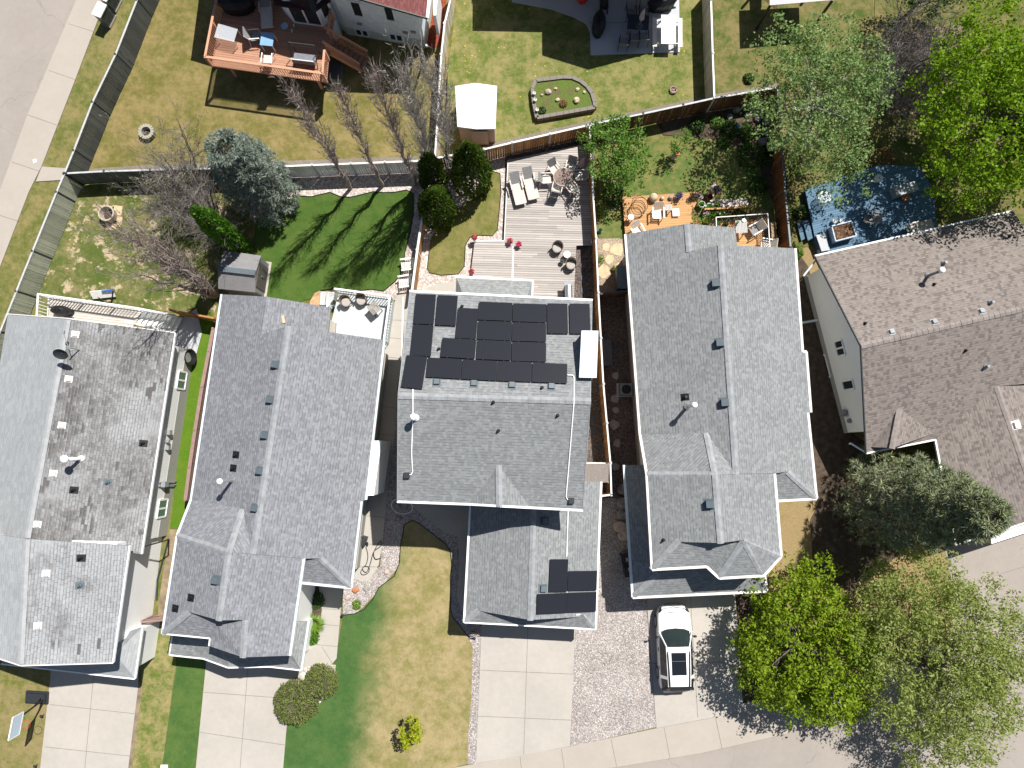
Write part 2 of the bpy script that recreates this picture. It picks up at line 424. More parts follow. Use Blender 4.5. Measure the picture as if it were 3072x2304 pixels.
GS = grass('shady lawn', (.06, .09, .018), (.2, .16, .07), .5, .9)
GH = grass('soft green lawn', (.06, .115, .025), (.19, .17, .06), .5, 1.0)
g = MB(); S = 400
g.face([(-S, -S, -.03), (S, -S, -.03), (S, S, -.03), (-S, S, -.03)])
tag(g.build('ground', GB), kind='structure')
sheet('road', [(358, -300), (231, 0), (83, 350), (3, 570), (-120, 850), (-900, 1000), (-900, -300)], -.008, M['road'])
slab('sidewalk', [(440, -300), (318, 0), (288, 76), (226, 240), (125, 500), (87, 576), (0, 802), (-90, 1010), (-250, 1010), (-122, 850), (1, 571), (81, 351), (229, 1), (356, -299)], -.02, .03, M['curb'])
joints('sidewalk_joint', [((206, 72), (283, 96)), ((148, 212), (228, 240)), ((83, 345), (172, 376)), ((36, 486), (118, 514)), ((-20, 640), (56, 664))], .034)
slab('path', [(126, 500), (197, 505), (190, 540), (108, 545)], -.02, .024, M['curb'])
sheet('lawn', [(481, -40), (440, 90), (264, 514), (450, 506), (820, 496), (1253, 480), (1337, 470), (1345, 140), (1375, -40)], .004, GD)
sheet('gravel_strip', [(268, 507), (450, 494), (820, 484), (1255, 468), (1255, 500), (820, 512), (450, 520), (264, 522)], .01, M['strip'])
sheet('mulch_bed', [(1310, -20), (1342, -20), (1324, 142), (1278, 141)], .012, M['mulchr'])
sheet('lawn', [(1375, -40), (1337, 260), (1335, 470), (1460, 445), (2140, 300), (2140, -40)], .004, GY)
sheet('gravel_strip', [(1460, 432), (1770, 362), (2140, 284), (2330, 250), (2330, 276), (2140, 312), (1770, 392), (1460, 458)], .01, M['strip'])
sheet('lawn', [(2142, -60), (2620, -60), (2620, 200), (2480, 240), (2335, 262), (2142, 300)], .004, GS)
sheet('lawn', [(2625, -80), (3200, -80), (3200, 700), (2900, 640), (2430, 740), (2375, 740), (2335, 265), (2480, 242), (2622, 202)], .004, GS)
sheet('lawn', [(225, 590), (300, 525), (690, 530), (760, 640), (700, 760), (655, 900), (640, 950), (500, 935), (115, 881)], .004, GP)
sheet('gravel_bed', [(690, 522), (1258, 500), (1330, 470), (1460, 440), (1520, 440), (1520, 920), (1180, 900), (1150, 1040), (1060, 1040), (1060, 870), (860, 860), (760, 660)], .006, M['stone'])
LB = [(890, 588), (935, 590), (990, 577), (1020, 590), (1050, 592), (1085, 584), (1120, 575), (1150, 578), (1185, 577), (1220, 570), (1240, 580), (1240, 640), (1230, 700), (1214, 760), (1212, 810), (1185, 845), (1150, 874), (1115, 868), (1060, 874), (1000, 866), (960, 872), (945, 892), (900, 906), (820, 905), (790, 900), (800, 800), (760, 740), (770, 650), (860, 600)]
sheet('lawn', LB, .012, GL)
b = MB(); b.tube([V((p.x, p.y, .02)) for p in PL(LB[:21])], .03, 5); tag(b.build('lawn_edging', M['black']), 'black plastic edging curving round the dark green back lawn', 'edging')
TB = [(1470, 512), (1500, 520), (1503, 576), (1497, 640), (1492, 690), (1476, 708), (1438, 706), (1410, 712), (1396, 736), (1393, 800), (1375, 822), (1325, 826), (1289, 819), (1282, 805), (1288, 750), (1292, 715), (1345, 650), (1400, 605), (1440, 550)]
sheet('lawn', TB, .012, GT)
b = MB(); b.tube([V((p.x, p.y, .02)) for p in PL(TB[:15])], .025, 5); tag(b.build('lawn_edging', M['black']), 'thin dark edging round the small tan lawn beside the grey deck', 'edging')
slab('path', [(1258, 900), (1262, 876), (1300, 856), (1370, 842), (1372, 900)], -.02, .03, M['walk'])
slab('walkway', [(1194, 880), (1236, 880), (1222, 990), (1193, 1152), (1183, 1319), (1167, 1423), (1148, 1628), (1136, 1694), (1117, 1728), (1105, 1742), (1085, 1745), (1060, 1735), (1040, 1500), (1090, 1200), (1150, 1000), (1172, 940)], -.02, .03, M['walk'])
joints('walkway_joint', [((1172, 960), (1222, 962)), ((1160, 1012), (1213, 1018)), ((1150, 1070), (1205, 1076)), ((1140, 1218), (1190, 1225)), ((1135, 1302), (1184, 1306)), ((1130, 1384), (1176, 1387)), ((1110, 1466), (1163, 1470)), ((1090, 1546), (1155, 1552)), ((1075, 1632), (1146, 1632)), ((1062, 1700), (1134, 1700))], .034)
sheet('gravel_bed', [(1230, 990), (1260, 990), (1260, 1480), (1420, 1500), (1412, 1860), (1448, 1880), (1430, 2292), (1402, 2292), (1405, 1912), (1360, 1850), (1200, 1640), (1195, 1700), (1130, 1780), (1060, 1850), (1028, 1850), (1030, 1735), (1060, 1730), (1140, 1700), (1165, 1423), (1190, 1200)], .002, M['stone2'])
FB = [(1202, 1631), (1209, 1600), (1211, 1575), (1237, 1561), (1254, 1568), (1337, 1631), (1351, 1655), (1355, 1694), (1351, 1728), (1352, 1830), (1358, 1850), (1405, 1910), (1418, 1940), (1417, 2000), (1413, 2110), (1405, 2200), (1404, 2290), (1330, 2310), (1300, 2380), (840, 2380), (848, 2304), (862, 2180), (900, 2100), (960, 2060), (1000, 2000), (1016, 1925), (1030, 1845), (1063, 1841), (1091, 1829), (1119, 1797), (1136, 1763), (1183, 1728), (1198, 1690)]
sheet('lawn', FB, .012, GF)
b = MB(); b.tube([V((p.x, p.y, .02)) for p in PL(FB[26:] + FB[:12])], .025, 5); tag(b.build('lawn_edging', M['black']), 'dark edging between the front lawn and the pale gravel beds', 'edging')
slab('path', [(1335, 1490), (1420, 1490), (1408, 1720), (1396, 1860), (1370, 1790), (1378, 1700), (1376, 1610), (1330, 1595), (1225, 1510)], -.02, .02, M['walk'])
slab('walkway', [(955, 1740), (1029, 1740), (1028, 1768), (1010, 1975), (990, 1998), (905, 1998), (925, 1932), (952, 1932), (966, 1830)], -.02, .03, M['walk'])
joints('walkway_joint', [((966, 1826), (1022, 1828)), ((966, 1873), (1020, 1877)), ((945, 1933), (1014, 1939)), ((966, 1940), (998, 1990))], .034)
sheet('planting_bed', [(925, 1745), (968, 1745), (966, 1830), (952, 1932), (922, 1930)], .008, M['soil'])
sheet('gravel_bed', [(890, 1994), (1008, 1994), (1000, 2060), (955, 2115), (905, 2080), (892, 2040)], .016, M['stone'])
slab('driveway', [(616, 1940), (905, 1940), (892, 2040), (860, 2180), (842, 2400), (570, 2400), (588, 2304), (619, 1985)], -.02, .02, M['concrete'])
joints('driveway_joint', [((606, 2076), (880, 2096)), ((600, 2196), (858, 2235)), ((745, 1990), (715, 2380))], .024)
sheet('lawn', [(430, 1880), (530, 1880), (528, 1990), (486, 2304), (478, 2400), (372, 2400), (388, 2304), (424, 2061)], .006, grass('half dry lawn', (.09, .13, .022), (.29, .235, .11), .5, .8))
sheet('lawn', [(528, 1900), (618, 1900), (618, 1990), (586, 2304), (576, 2400), (474, 2400), (486, 2304), (530, 1995)], .009, grass('mown dark lawn', (.045, .1, .024), (.085, .135, .034), .5, .8))
sheet('gravel_strip', [(418, 2040), (428, 2061), (396, 2304), (384, 2400), (374, 2400), (385, 2304)], .012, M['dirt'])
slab('driveway', [(155, 1980), (415, 1980), (415, 2061), (385, 2304), (376, 2400), (108, 2400), (121, 2304), (152, 2030)], -.02, .02, M['concrete'])
joints('driveway_joint', [((150, 2113), (408, 2141)), ((135, 2240), (394, 2268)), ((283, 2010), (248, 2380))], .024)
sheet('lawn', [(-60, 1960), (158, 1960), (152, 2050), (121, 2304), (108, 2400), (-300, 2400), (-300, 1960)], .006, grass('thin front lawn', (.1, .12, .02), (.24, .19, .09), .52, .8))
sheet('lawn', [(560, 950), (640, 940), (640, 1000), (612, 1152), (545, 1585), (510, 1585), (560, 1152), (588, 1010)], .006, grass('bright side strip', (.075, .15, .012), (.12, .17, .02), .45, 1.0))
sheet('side_yard', [(510, 1588), (545, 1588), (505, 1890), (468, 1890), (480, 1780)], .008, M['dirt'])
slab('patio', [(508, 985), (590, 925), (606, 1000), (590, 1060), (540, 1060)], -.02, .024, M['patio'])
slab('driveway', [(1446, 1850), (1726, 1870), (1711, 2238), (1571, 2264), (1428, 2290)], -.02, .02, M['concrete'])
joints('driveway_joint', [((1584, 1870), (1571, 2264)), ((1440, 2010), (1719, 2022)), ((1434, 2148), (1714, 2160))], .024)
sheet('gravel_bed', [(1728, 1860), (1790, 1700), (1795, 1480), (1900, 1480), (1937, 1780), (1968, 2181), (1712, 2240), (1724, 1890)], .008, M['stone2'])
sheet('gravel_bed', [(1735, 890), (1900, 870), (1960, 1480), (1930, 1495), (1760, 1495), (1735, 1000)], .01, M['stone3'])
slab('driveway', [(1937, 1760), (2204, 1755), (2216, 1950), (2228, 2110), (2290, 2100), (2290, 2116), (2133, 2153), (1969, 2184)], -.02, .02, M['concrete'])
joints('driveway_joint', [((2071, 1790), (2093, 2152)), ((1952, 1990), (2215, 1985))], .024)
SW1 = [(1300, 2314), (1428, 2291), (1536, 2270), (1711, 2239), (1968, 2185), (2133, 2154), (2304, 2112), (2500, 2062), (2700, 1992), (2860, 1912)]
SW2 = [(2990, 2010), (2850, 2065), (2600, 2142), (2304, 2214), (2105, 2259), (1876, 2297), (1650, 2330), (1400, 2380)]
slab('sidewalk', SW1 + SW2, -.02, .015, M['curb'])
joints('sidewalk_joint', [((1684, 2246), (1694, 2312)), ((1833, 2217), (1850, 2300)), ((1992, 2182), (2010, 2276)), ((2146, 2152), (2166, 2246)), ((1560, 2268), (1568, 2340))], .019)
sheet('road', [(1300, 2400), (1400, 2381), (1650, 2331), (1876, 2298), (2105, 2260), (2304, 2215), (2600, 2143), (2850, 2066), (2990, 2011), (3500, 1900), (3600, 2900), (1300, 2900)], -.002, M['road'])
slab('driveway', [(2832, 1640), (3150, 1540), (3300, 1900), (2990, 2009), (2860, 1911), (2850, 1728)], -.02, .02, M['road'])
joints('driveway_joint', [((3011, 1790), (3045, 1940)), ((2870, 1840), (3072, 1800)), ((2870, 1760), (3072, 1700))], .024)
sheet('lawn', [(2420, 740), (2480, 800), (2540, 1290), (2640, 1340), (2840, 1600), (2858, 1728), (2866, 1912), (2700, 1990), (2500, 2060), (2296, 2100), (2205, 1770), (2335, 1500), (2430, 1490), (2380, 760)], .004, grass('dry shaded lawn', (.1, .11, .03), (.26, .19, .095), .6, .9))
sheet('side_yard', [(2384, 745), (2425, 800), (2545, 1290), (2700, 1400), (2820, 1580), (2700, 1660), (2560, 1780), (2440, 1720), (2430, 1560), (2460, 1500), (2420, 1480)], .007, M['soil'])  # dark soil sheet laid to deepen the shade by the bungalow and spruce
sheet('planting_bed', [(2208, 1780), (2330, 1770), (2420, 1900), (2440, 2060), (2235, 2112)], .008, M['soil'])
sheet('lawn', [(1795, 470), (2060, 400), (2330, 330), (2360, 620), (2110, 640), (1880, 600), (1878, 715), (1795, 715)], .004, GH)
sheet('planting_bed', [(1960, 350), (2330, 270), (2362, 560), (2345, 640), (2290, 560), (2280, 500), (2180, 420), (1990, 405)], .01, M['soil'])
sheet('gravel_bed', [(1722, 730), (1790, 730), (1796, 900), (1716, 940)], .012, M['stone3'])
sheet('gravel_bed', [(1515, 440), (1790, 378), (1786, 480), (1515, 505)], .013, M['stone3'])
sheet('gravel_bed', [(2130, 600), (2240, 595), (2250, 625), (2135, 632)], .014, M['stone'])
sheet('gravel_bed', [(1792, 716), (1900, 714), (1905, 870), (1797, 880)], .006, gravel('warm side gravel', [(.55, .42, .3), (.62, .5, .38), (.45, .33, .24), (.58, .47, .36)], 14, .5))
slab('patio', [(1536, -60), (1536, 7), (1650, 28), (1720, 52), (1758, 73), (1770, 97), (1772, 167), (1954, 160), (2039, 158), (2036, -60)], -.02, .06, M['patio'])
joints('patio_joint', [((1954, 0), (1954, 160)), ((1768, 70), (2036, 68))], .064)
sheet('planting_bed', [(2640, 120), (2900, 60), (2830, 330), (2660, 350)], .008, M['dirt'])
def stones(name, spots, label, cat, group, mat, z=.03):
    out = []
    for i, (px, py, r) in enumerate(spots):
        p = P(px, py); b = MB(); n = 7
        pts = [(p.x + r * (.75 + .5 * R.random()) * math.cos(2 * math.pi * k / n), p.y + r * (.75 + .5 * R.random()) * math.sin(2 * math.pi * k / n)) for k in range(n)]
        b.prism(pts, -.01, z)
        out.append(tag(b.build(name, mat), label if isinstance(label, str) else label[i], cat, group))
    return out
FS = plain('flagstone', (.5, .38, .24), .9, .15, 3)
stones('flagstone', [(1818, 742, .3), (1852, 750, .42), (1828, 778, .32), (1812, 815, .4), (1860, 800, .3)],
       ['small tan flagstone beside the fence at the sandy path', 'largest tan flagstone near the orange deck', 'pale flagstone beside the little green plant', 'broad flagstone halfway down the sandy path', 'flagstone by the dark storage box'], 'paving stone', 'flagstones on the sandy side path', FS)
stones('stepping_stone', [(1846, 1128, .24), (1846, 1196, .26), (1846, 1230, .2), (1844, 1275, .3), (1846, 1400, .28), (1850, 1330, .25)],
       ['heart shaped grey stepping stone above the air conditioner', 'triangular stepping stone below the air conditioner', 'small oval stepping stone in the dark side yard', 'long stepping stone in the dark side yard', 'stepping stone near the lean-to roof corner', 'reddish stepping stone in the middle of the dark side yard'],
       'paving stone', 'stepping stones between the two houses', plain('grey step stone', (.3, .28, .26), .9, .15, 3))
for (px, py), lb in zip([(1751, 730), (1751, 797), (1751, 834), (1752, 872), (1776, 1253), (1780, 1292)],
                        ['square paver beside the deck corner', 'uppermost round dark paver beside the grill', 'middle round dark paver beside the grill', 'lowest round dark paver beside the grill', 'round dark paver behind the chimney house', 'lower round dark paver behind the chimney house']):
    p = P(px, py); b = MB()
    if lb.startswith('square'): b.box((p.x, p.y, .02), (.5, .5, .06))
    else: b.lathe((p.x, p.y, -.01), [(.22, 0), (.22, .05), (.2, .06)], 16)
    tag(b.build('paver', M['dgrey']), lb, 'paving stone', 'pavers in the fence side gravel')
# ------------------------------------------------------------------ house helpers
def plane3(a, b, c):
    a, b, c = V(a), V(b), V(c); n = (b - a).cross(c - a).normalized()
    if n.z < 0: n.negate()
    return a, n
def on(pl, px, py):
    d = ray(px, py); return CAM + d * ((pl[0] - CAM).dot(pl[1]) / d.dot(pl[1]))
def W(*a):  # pixel+height triples -> world
    return [p if isinstance(p, V) else P(*p) for p in a]
def fuv(pts, n):
    hd = V((0, 0, 1)).cross(n)
    if hd.length < 1e-3: hd = V((1, 0, 0))
    hd.normalize(); vd = n.cross(hd)
    return [(p.dot(hd), p.dot(vd)) for p in pts]
def newell(pts):
    n = V((0, 0, 0))
    for i, p in enumerate(pts):
        q = pts[(i + 1) % len(pts)]
        n += V(((p.y - q.y) * (p.z + q.z), (p.z - q.z) * (p.x + q.x), (p.x - q.x) * (p.y + q.y)))
    n.normalize(); return n
TRIS = {}
def roof(h, name, mat, faces, thick=.1, label=None, caps=(), capm='cap', capw=.32):
    b = MB()
    for pts in faces:
        pts = W(*pts); n = newell(pts)
        if n.z < 0: pts.reverse(); n.negate()
        k = len(pts); fl = [p - V((0, 0, thick)) for p in pts]
        tris = geometry.tessellate_polygon([pts])
        uv = fuv(pts, n)
        for t in tris:
            t = list(t); q = [pts[i] for i in t]
            if newell(q).z < 0: t.reverse(); q.reverse()
            b.face(q, [uv[i] for i in t]); b.face([fl[i] for i in reversed(t)])
            TRIS.setdefault(h.name, []).append((q[0], q[1], q[2], n))
        for i in range(k):
            j = (i + 1) % k; b.face([pts[i], fl[i], fl[j], pts[j]])
    o = b.build(name, mat, h)
    if label: o['label'] = label
    for a, c in caps:
        a, c = W(a, c); L = (c - a).length; n = max(2, int(L / .3)); cb = MB()
        d = (c - a).normalized(); sx = d.cross(V((0, 0, 1))).normalized()
        for i in range(n):
            p = a + d * L * i / n; q = a + d * L * (i + 1.12) / n; up = V((0, 0, .035 + .012 * R.random())); dn = V((0, 0, -.05))
            v = [p + sx * capw / 2 + dn + up, p + up, p - sx * capw / 2 + dn + up, q + sx * capw / 2 + dn + up * .6, q + up * .6, q - sx * capw / 2 + dn + up * .6]
            cb.add(v, [(0, 1, 4, 3), (1, 2, 5, 4), (0, 3, 5, 2)])
        cb.build('ridge_cap', M[capm], o)
    return o
def gutter(h, name, mat, *lines, w=.12, hh=.14, dz=-.05):
    for ln in lines:
        b = MB(); pts = W(*ln)
        for i in range(len(pts) - 1): b.beam(pts[i] + V((0, 0, dz)), pts[i + 1] + V((0, 0, dz)), w, hh)
        b.build(name, mat, h)
def inset(pts, d):
    pts = [p.to_2d() for p in pts]; n = len(pts)
    ar = sum(pts[i].x * pts[(i + 1) % n].y - pts[(i + 1) % n].x * pts[i].y for i in range(n))
    if ar < 0: pts.reverse()
    out = []
    for i in range(n):
        a, b, c = pts[i - 1], pts[i], pts[(i + 1) % n]
        n1 = V((-(b - a).y, (b - a).x)).normalized(); n2 = V((-(c - b).y, (c - b).x)).normalized()
        m = n1 + n2; k = m.dot(n1)
        out.append(b + m * (d / k if abs(k) > .3 else d))
    return out
def walls(h, poly, ov, z0, z1, mat, name='wall', base=None):
    q = inset(W(*poly), ov); b = MB(); b.prism(q, z0, z1); o = b.build(name, mat, h)
    if base:
        b = MB(); b.prism(inset(W(*poly), ov - .025), -.05, base); b.build('foundation', M['parge'], h)
    return o
def gable(h, a, b, c, mat, name='wall'):
    m = MB(); a, b, c = W(a, b, c); n = (b - a).cross(c - a).normalized() * .04
    m.add([a + n, b + n, c + n, a - n, b - n, c - n], [(0, 1, 2), (5, 4, 3), (0, 3, 4, 1), (1, 4, 5, 2), (2, 5, 3, 0)]); return m.build(name, mat, h)
def onroof(h, px, py):
    d = ray(px, py); best = None
    for a, b, c, n in TRIS[h.name]:
        p = geometry.intersect_ray_tri(a, b, c, d, CAM, True)
        if p is not None and (best is None or p.z > best[0].z): best = (p, n)
    return best if best else (P(px, py, 4), V((0, 0, 1)))
def vpt(A, B, px, py):  # point seen at a pixel on the vertical wall above the ground line A-B
    n = V((-(B - A).y, (B - A).x, 0)); d = ray(px, py)
    return CAM + d * ((A - CAM).dot(n) / d.dot(n))
def window(h, A, B, quad, mullion=True, name='window', fr=.07, proud=.03):
    q = [vpt(A, B, *p) for p in quad]
    x0 = sum((p - A).dot((B - A).normalized()) for p in (q[0], q[3])) / 2; x1 = sum((p - A).dot((B - A).normalized()) for p in (q[1], q[2])) / 2
    z1 = (q[0].z + q[1].z) / 2; z0 = (q[2].z + q[3].z) / 2
    win_at(h, A, B, x0, x1, z0, z1, mullion, name, fr, proud)
def win_at(h, A, B, x0, x1, z0, z1, mullion=True, name='window', fr=.07, proud=.03, gm='glass'):
    d = (B - A); d.z = 0; d.normalize(); n = V((d.y, -d.x, 0))
    if n.dot(CAM.to_2d().to_3d() - A) < 0: n.negate()
    if x1 < x0: x0, x1 = x1, x0
    if z1 < z0: z0, z1 = z1, z0
    o = A.copy(); o.z = 0; p = lambda x, z, k=0: o + d * x + V((0, 0, z)) + n * k
    b = MB(); up = V((0, 0, 1))
    for a, c in (((x0, z0), (x1, z0)), ((x0, z1), (x1, z1))): b.beam(p(*a, proud), p(*c, proud), .1, fr)
    xs = [x0, x1] + ([(x0 + x1) / 2] if mullion else [])
    for x in xs: b.beam(p(x, z0 + fr / 2, proud), p(x, z1 - fr / 2, proud), fr, .1, up=d)
    f = b.build(name, M['white'], h)
    b = MB(); b.box(p((x0 + x1) / 2, (z0 + z1) / 2, proud - .02), (x1 - x0, .05, z1 - z0), m=Matrix((d, n, up)).transposed()); b.build('pane', M[gm], f)
def box_vent(h, px, py, m='slate', s=.34, hh=.2, par=None, name='roof_vent'):
    p, n = onroof(h, px, py); t = V((0, 0, 1)).cross(n)
    t = t.normalized() if t.length > .01 else V((1, 0, 0)); s2 = n.cross(t)
    b = MB(); mm = Matrix((t, s2, n)).transposed()
    b.box(p + n * .01, (s * 1.35, s * 1.45, .025), m=mm); x, y = s / 2, s / 2
    vs = [p + mm @ V(q) for q in ((-x, -y, .02), (x, -y, .02), (x, y, .02), (-x, y, .02), (-x * .86, -y * .8, hh), (x * .86, -y * .8, hh), (x * .9, y * .9, hh * .85), (-x * .9, y * .9, hh * .85))]
    b.add(vs, [(4, 5, 6, 7), (0, 1, 5, 4), (1, 2, 6, 5), (2, 3, 7, 6), (3, 0, 4, 7)])
    return b.build(name, M[m], par or h)
def flue(h, px, py, H_=1.6, r=.09, cap=.17, m='silver', flash=True):
    p, n = onroof(h, px, py); b = MB()
    b.lathe(p + V((0, 0, -.1)), [(r * 2.2, 0), (r * 1.9, .16), (r * 1.05, .2), (r, .22), (r, H_)], 14); o = b.build('flue_pipe', M[m], h, True)
    b = MB(); b.lathe(p + V((0, 0, H_ - .12)), [(cap * .95, 0), (cap, .03), (cap, .13), (cap * .5, .19), (.01, .2)], 16); b.build('flue_cap', M['white'], o, True)
def plumb(h, px, py, H_=.32, r=.05, m='black', plate=True):
    p, n = onroof(h, px, py); b = MB()
    if plate:
        t = V((0, 0, 1)).cross(n); t = t.normalized() if t.length > .01 else V((1, 0, 0)); b.box(p + n * .012, (.36, .42, .02), m=Matrix((t, n.cross(t), n)).transposed())
    b.lathe(p + V((0, 0, -.04)), [(r * 2, 0), (r * 1.5, .12), (r, .16), (r, H_)], 10); b.build('vent_pipe', M[m], h)
# ================================================================== house one: far left, worn roof
h1 = thing('house', 'white house with the worn patchy pale grey roof and satellite dish at the far left', 'house', P(250, 1500))
m1 = roof(h1, 'roof', M['shw'], [[(24, 944, 3.7), (-95, 1660, 3.7), (80, 1617, 5.5), (201, 957, 5.5)]], caps=(((203, 960, 5.5), (82, 1612, 5.5)),), capm='capw')
roof(h1, 'roof', M['shw1'], [[(201, 957, 5.5), (80, 1617, 5.5), (424, 1662, 3.7), (525, 1000, 3.7)]], label='roof slope with badly curled brown shingles')
roof(h1, 'garage_roof', M['shw2'], [[(80, 1617, 6.3), (62, 1995, 6.3), (338, 1987, 4.8), (388, 1637, 4.8)]])
roof(h1, 'garage_roof', M['shw'], [[(80, 1617, 6.3), (62, 1995, 6.3), (-215, 1905, 4.8), (-170, 1580, 4.8)]], caps=(((80, 1620, 6.32), (62, 1990, 6.32)),), capm='capw')
roof(h1, 'skirt_roof', M['shw'], [[(3, 1990, 2.7), (404, 2035, 2.7), (346, 1962, 3.3), (40, 1930, 3.3)], [(404, 2035, 2.7), (427, 1881, 2.7), (390, 1893, 3.2), (346, 1962, 3.3)]])
gutter(h1, 'gutter', M['white'], [(526, 1000, 3.7), (425, 1662, 3.7)], [(389, 1637, 4.8), (339, 1988, 4.8)], [(405, 2036, 2.7), (428, 1881, 2.7)], [(3, 1992, 2.7), (404, 2037, 2.7)], w=.07)
gutter(h1, 'fascia', M['trim'], [(24, 942, 3.7), (201, 955, 5.5), (525, 998, 3.7)], [(338, 1989, 4.8), (62, 1997, 6.3), (-215, 1907, 4.8)], w=.05)
walls(h1, [(24, 944, 3.7), (-95, 1660, 3.7), (424, 1662, 3.7), (525, 1000, 3.7)], .55, 1.0, 3.72, M['sidw'], base=1.02)
walls(h1, [(388, 1600, 4.8), (338, 1987, 4.8), (-215, 1905, 4.8), (-170, 1560, 4.8)], .55, 0, 4.82, M['sidw'])
walls(h1, [(404, 2035, 2.7), (427, 1881, 2.7), (60, 1850, 2.7), (30, 1994, 2.7)], .32, 0, 2.72, M['sidw'], 'garage_wall')
gable(h1, (40, 962, 3.7), (505, 1010, 3.7), (201, 974, 5.35), M['sidw']); gable(h1, (-190, 1890, 4.8), (325, 1972, 4.8), (62, 1976, 6.15), M['sidw'])
q = inset(W((24, 944, 3.7), (-95, 1660, 3.7), (424, 1662, 3.7), (525, 1000, 3.7)), .55)
A, B = sorted([p.to_3d() for p in q], key=lambda p: p.x)[-2:]
if A.y < B.y: A, B = B, A
L1 = (B - A).length
for s in (.17, .85): win_at(h1, A, B, L1 * s - .5, L1 * s + .5, .55, 1.55, gm='glassg')
b = MB(); dn = (B - A).normalized(); nn = V((-dn.y, dn.x, 0)); nn = nn if nn.x > 0 else -nn
for s, z, ww in ((.45, 1.7, .26), (.495, 1.75, .16), (.53, 1.6, .24)): 
    b = MB(); b.box(A + dn * L1 * s + nn * .1 + V((0, 0, z)), (.2, ww, ww * 1.2)); b.build('wall_vent', M['grey'], h1)
b = MB(); c0 = A + dn * L1 * .72 + nn * .06
for k in (-.1, .1): b.tube([c0 + dn * k + V((0, 0, 1.9)), c0 + dn * k + V((0, 0, .1)) + nn * .1], .04, 6)
b.box(c0 + V((0, 0, 1.5)) + nn * .12, (.25, .3, .45)); b.build('gas_meter', M['grey'], h1)
p0, p1 = P(480, 1626, 3.0), P(506, 1617, .12); b = MB(); b.tube([P(430, 1640, 3.5), p0 - V((0, 0, .6)), p1, P(472, 1740, .06), P(470, 1800, .06)], .045, 6); b.build('downspout', M['dark'], h1)
for px, py in ((226, 1003), (206, 1137), (186, 1276), (160, 1420), (112, 1573)): box_vent(h1, px, py, 'trim', .25, .12)
for px, py in ((138, 1720), (113, 1877)): box_vent(h1, px, py, 'trim', .25, .12)
flue(h1, 243, 1376, 1.45, .085, .2, 'white')
for px, py in ((430, 1330), (222, 1470), (244, 1674)): plumb(h1, px, py)
for px, py in ((324, 1446), (240, 1756)): plumb(h1, px, py, .25, .07, 'slate')
p, n = onroof(h1, 238, 1050); b = MB(); b.beam(p, p + V((-1.0, .03, .35)), .05, .05); b.tube([p, p + V((0, 0, .75)), p + V((-.05, -.1, 1.0))], .03, 6)
b.tube([p + V((0, -.05, .9)), p + V((-.15, .75, 1.15))], .02, 5); b.box(p + V((-.15, .75, 1.15)), (.12, .16, .1)); dm = b.build('dish_mast', M['grey'], h1)
b = MB(); c = p + V((-.18, -.32, 1.15)); ax = Matrix.Rotation(rad(38), 3, 'X'); prof = [(.01, 0), (.16, .02), (.3, .07), (.38, .12)]
vs = []; n_ = 20
for r_, z_ in prof:
    for k in range(n_): vs.append(c + ax @ V((r_ * math.cos(2 * math.pi * k / n_), r_ * .8 * math.sin(2 * math.pi * k / n_), z_)))
b.add(vs, [(i * n_ + k, i * n_ + (k + 1) % n_, (i + 1) * n_ + (k + 1) % n_, (i + 1) * n_ + k) for i in range(3) for k in range(n_)]); b.build('satellite_dish', M['dark'], h1, True)
# ================================================================== house two
h2 = thing('house', 'long blue grey roofed house with a small white deck in its rear corner', 'house', P(800, 1450))
A2, B2, R2 = P(665, 883, 3.9), P(573, 1499, 3.9), P(757, 1668, 5.7)
pl = plane3(A2, B2, R2); R1 = on(pl, 865, 978); W1 = on(pl, 801, 890); W2 = W1 + (B2 - A2).normalized() * 2.0; F1 = on(pl, 728, 1527)
pr = plane3(R1, R2, P(1153, 1020, 3.9)); E1, E2, E3, E4 = on(pr, 1153, 1020), on(pr, 1098, 1499), on(pr, 1085, 1504), on(pr, 1054, 1764); X1 = on(pr, 961, 1675)
roof(h2, 'roof', M['shg2'], [[A2, B2, R2, R1, W2, W1], [R1, R2, (912, 1676, 4.75), X1, E4, E3, E2, E1], [X1, E4, (906, 1748, E4.z), (908, 1676, X1.z)], [W1, W2, (986, 995, 4.0), (992, 922, 4.0)]], caps=((R1, R2), (X1, E4)))
FR = P(686, 1657, 6.2); GP_ = P(656, 1861, 6.2); C1 = P(531, 1607, 4.85); C2 = P(487, 1901, 4.85); SG = P(736, 1860, 5.68); SP = P(728, 1972, 5.68)
roof(h2, 'garage_roof', M['shg2'], [[B2, F1, FR, C1], [F1, R2, FR], [C1, FR, GP_, on(plane3(C1, C2, FR), 568, 1836), C2],
     [FR, (912, 1676, 5.0), (870, 1967, 4.95), SP, SG, GP_], [SG, SP, (628, 1938, 4.85), (630, 1914, 4.85), (656, 1876, 5.2)], [C2, (630, 1914, 4.85), (656, 1876, 5.2), (738, 1856, 5.5), (568, 1832, 5.42)]],
     caps=((FR, GP_), (F1, FR), (C1, FR), (on(plane3(C1, C2, FR), 568, 1836), C2), (SG, SP)))
gable(h2, (575, 1830, 5.45), (732, 1852, 5.6), (657, 1853, 6.1), M['sidw'], 'garage_wall')
roof(h2, 'skirt_roof', M['shg3'], [[(518, 1900, 3.1), (509, 1964, 2.7), (610, 1975, 2.7), (640, 1900, 3.4)], [(610, 1975, 2.7), (684, 2002, 3.0), (690, 1900, 3.9), (640, 1900, 3.4)], [(684, 2002, 3.0), (807, 1999, 2.75), (800, 1900, 3.4), (690, 1900, 3.9)], [(807, 1999, 2.75), (903, 2010, 2.7), (868, 1950, 3.25), (800, 1900, 3.4)], [(903, 2010, 2.7), (925, 1863, 2.7), (884, 1866, 3.2), (868, 1950, 3.25)]])
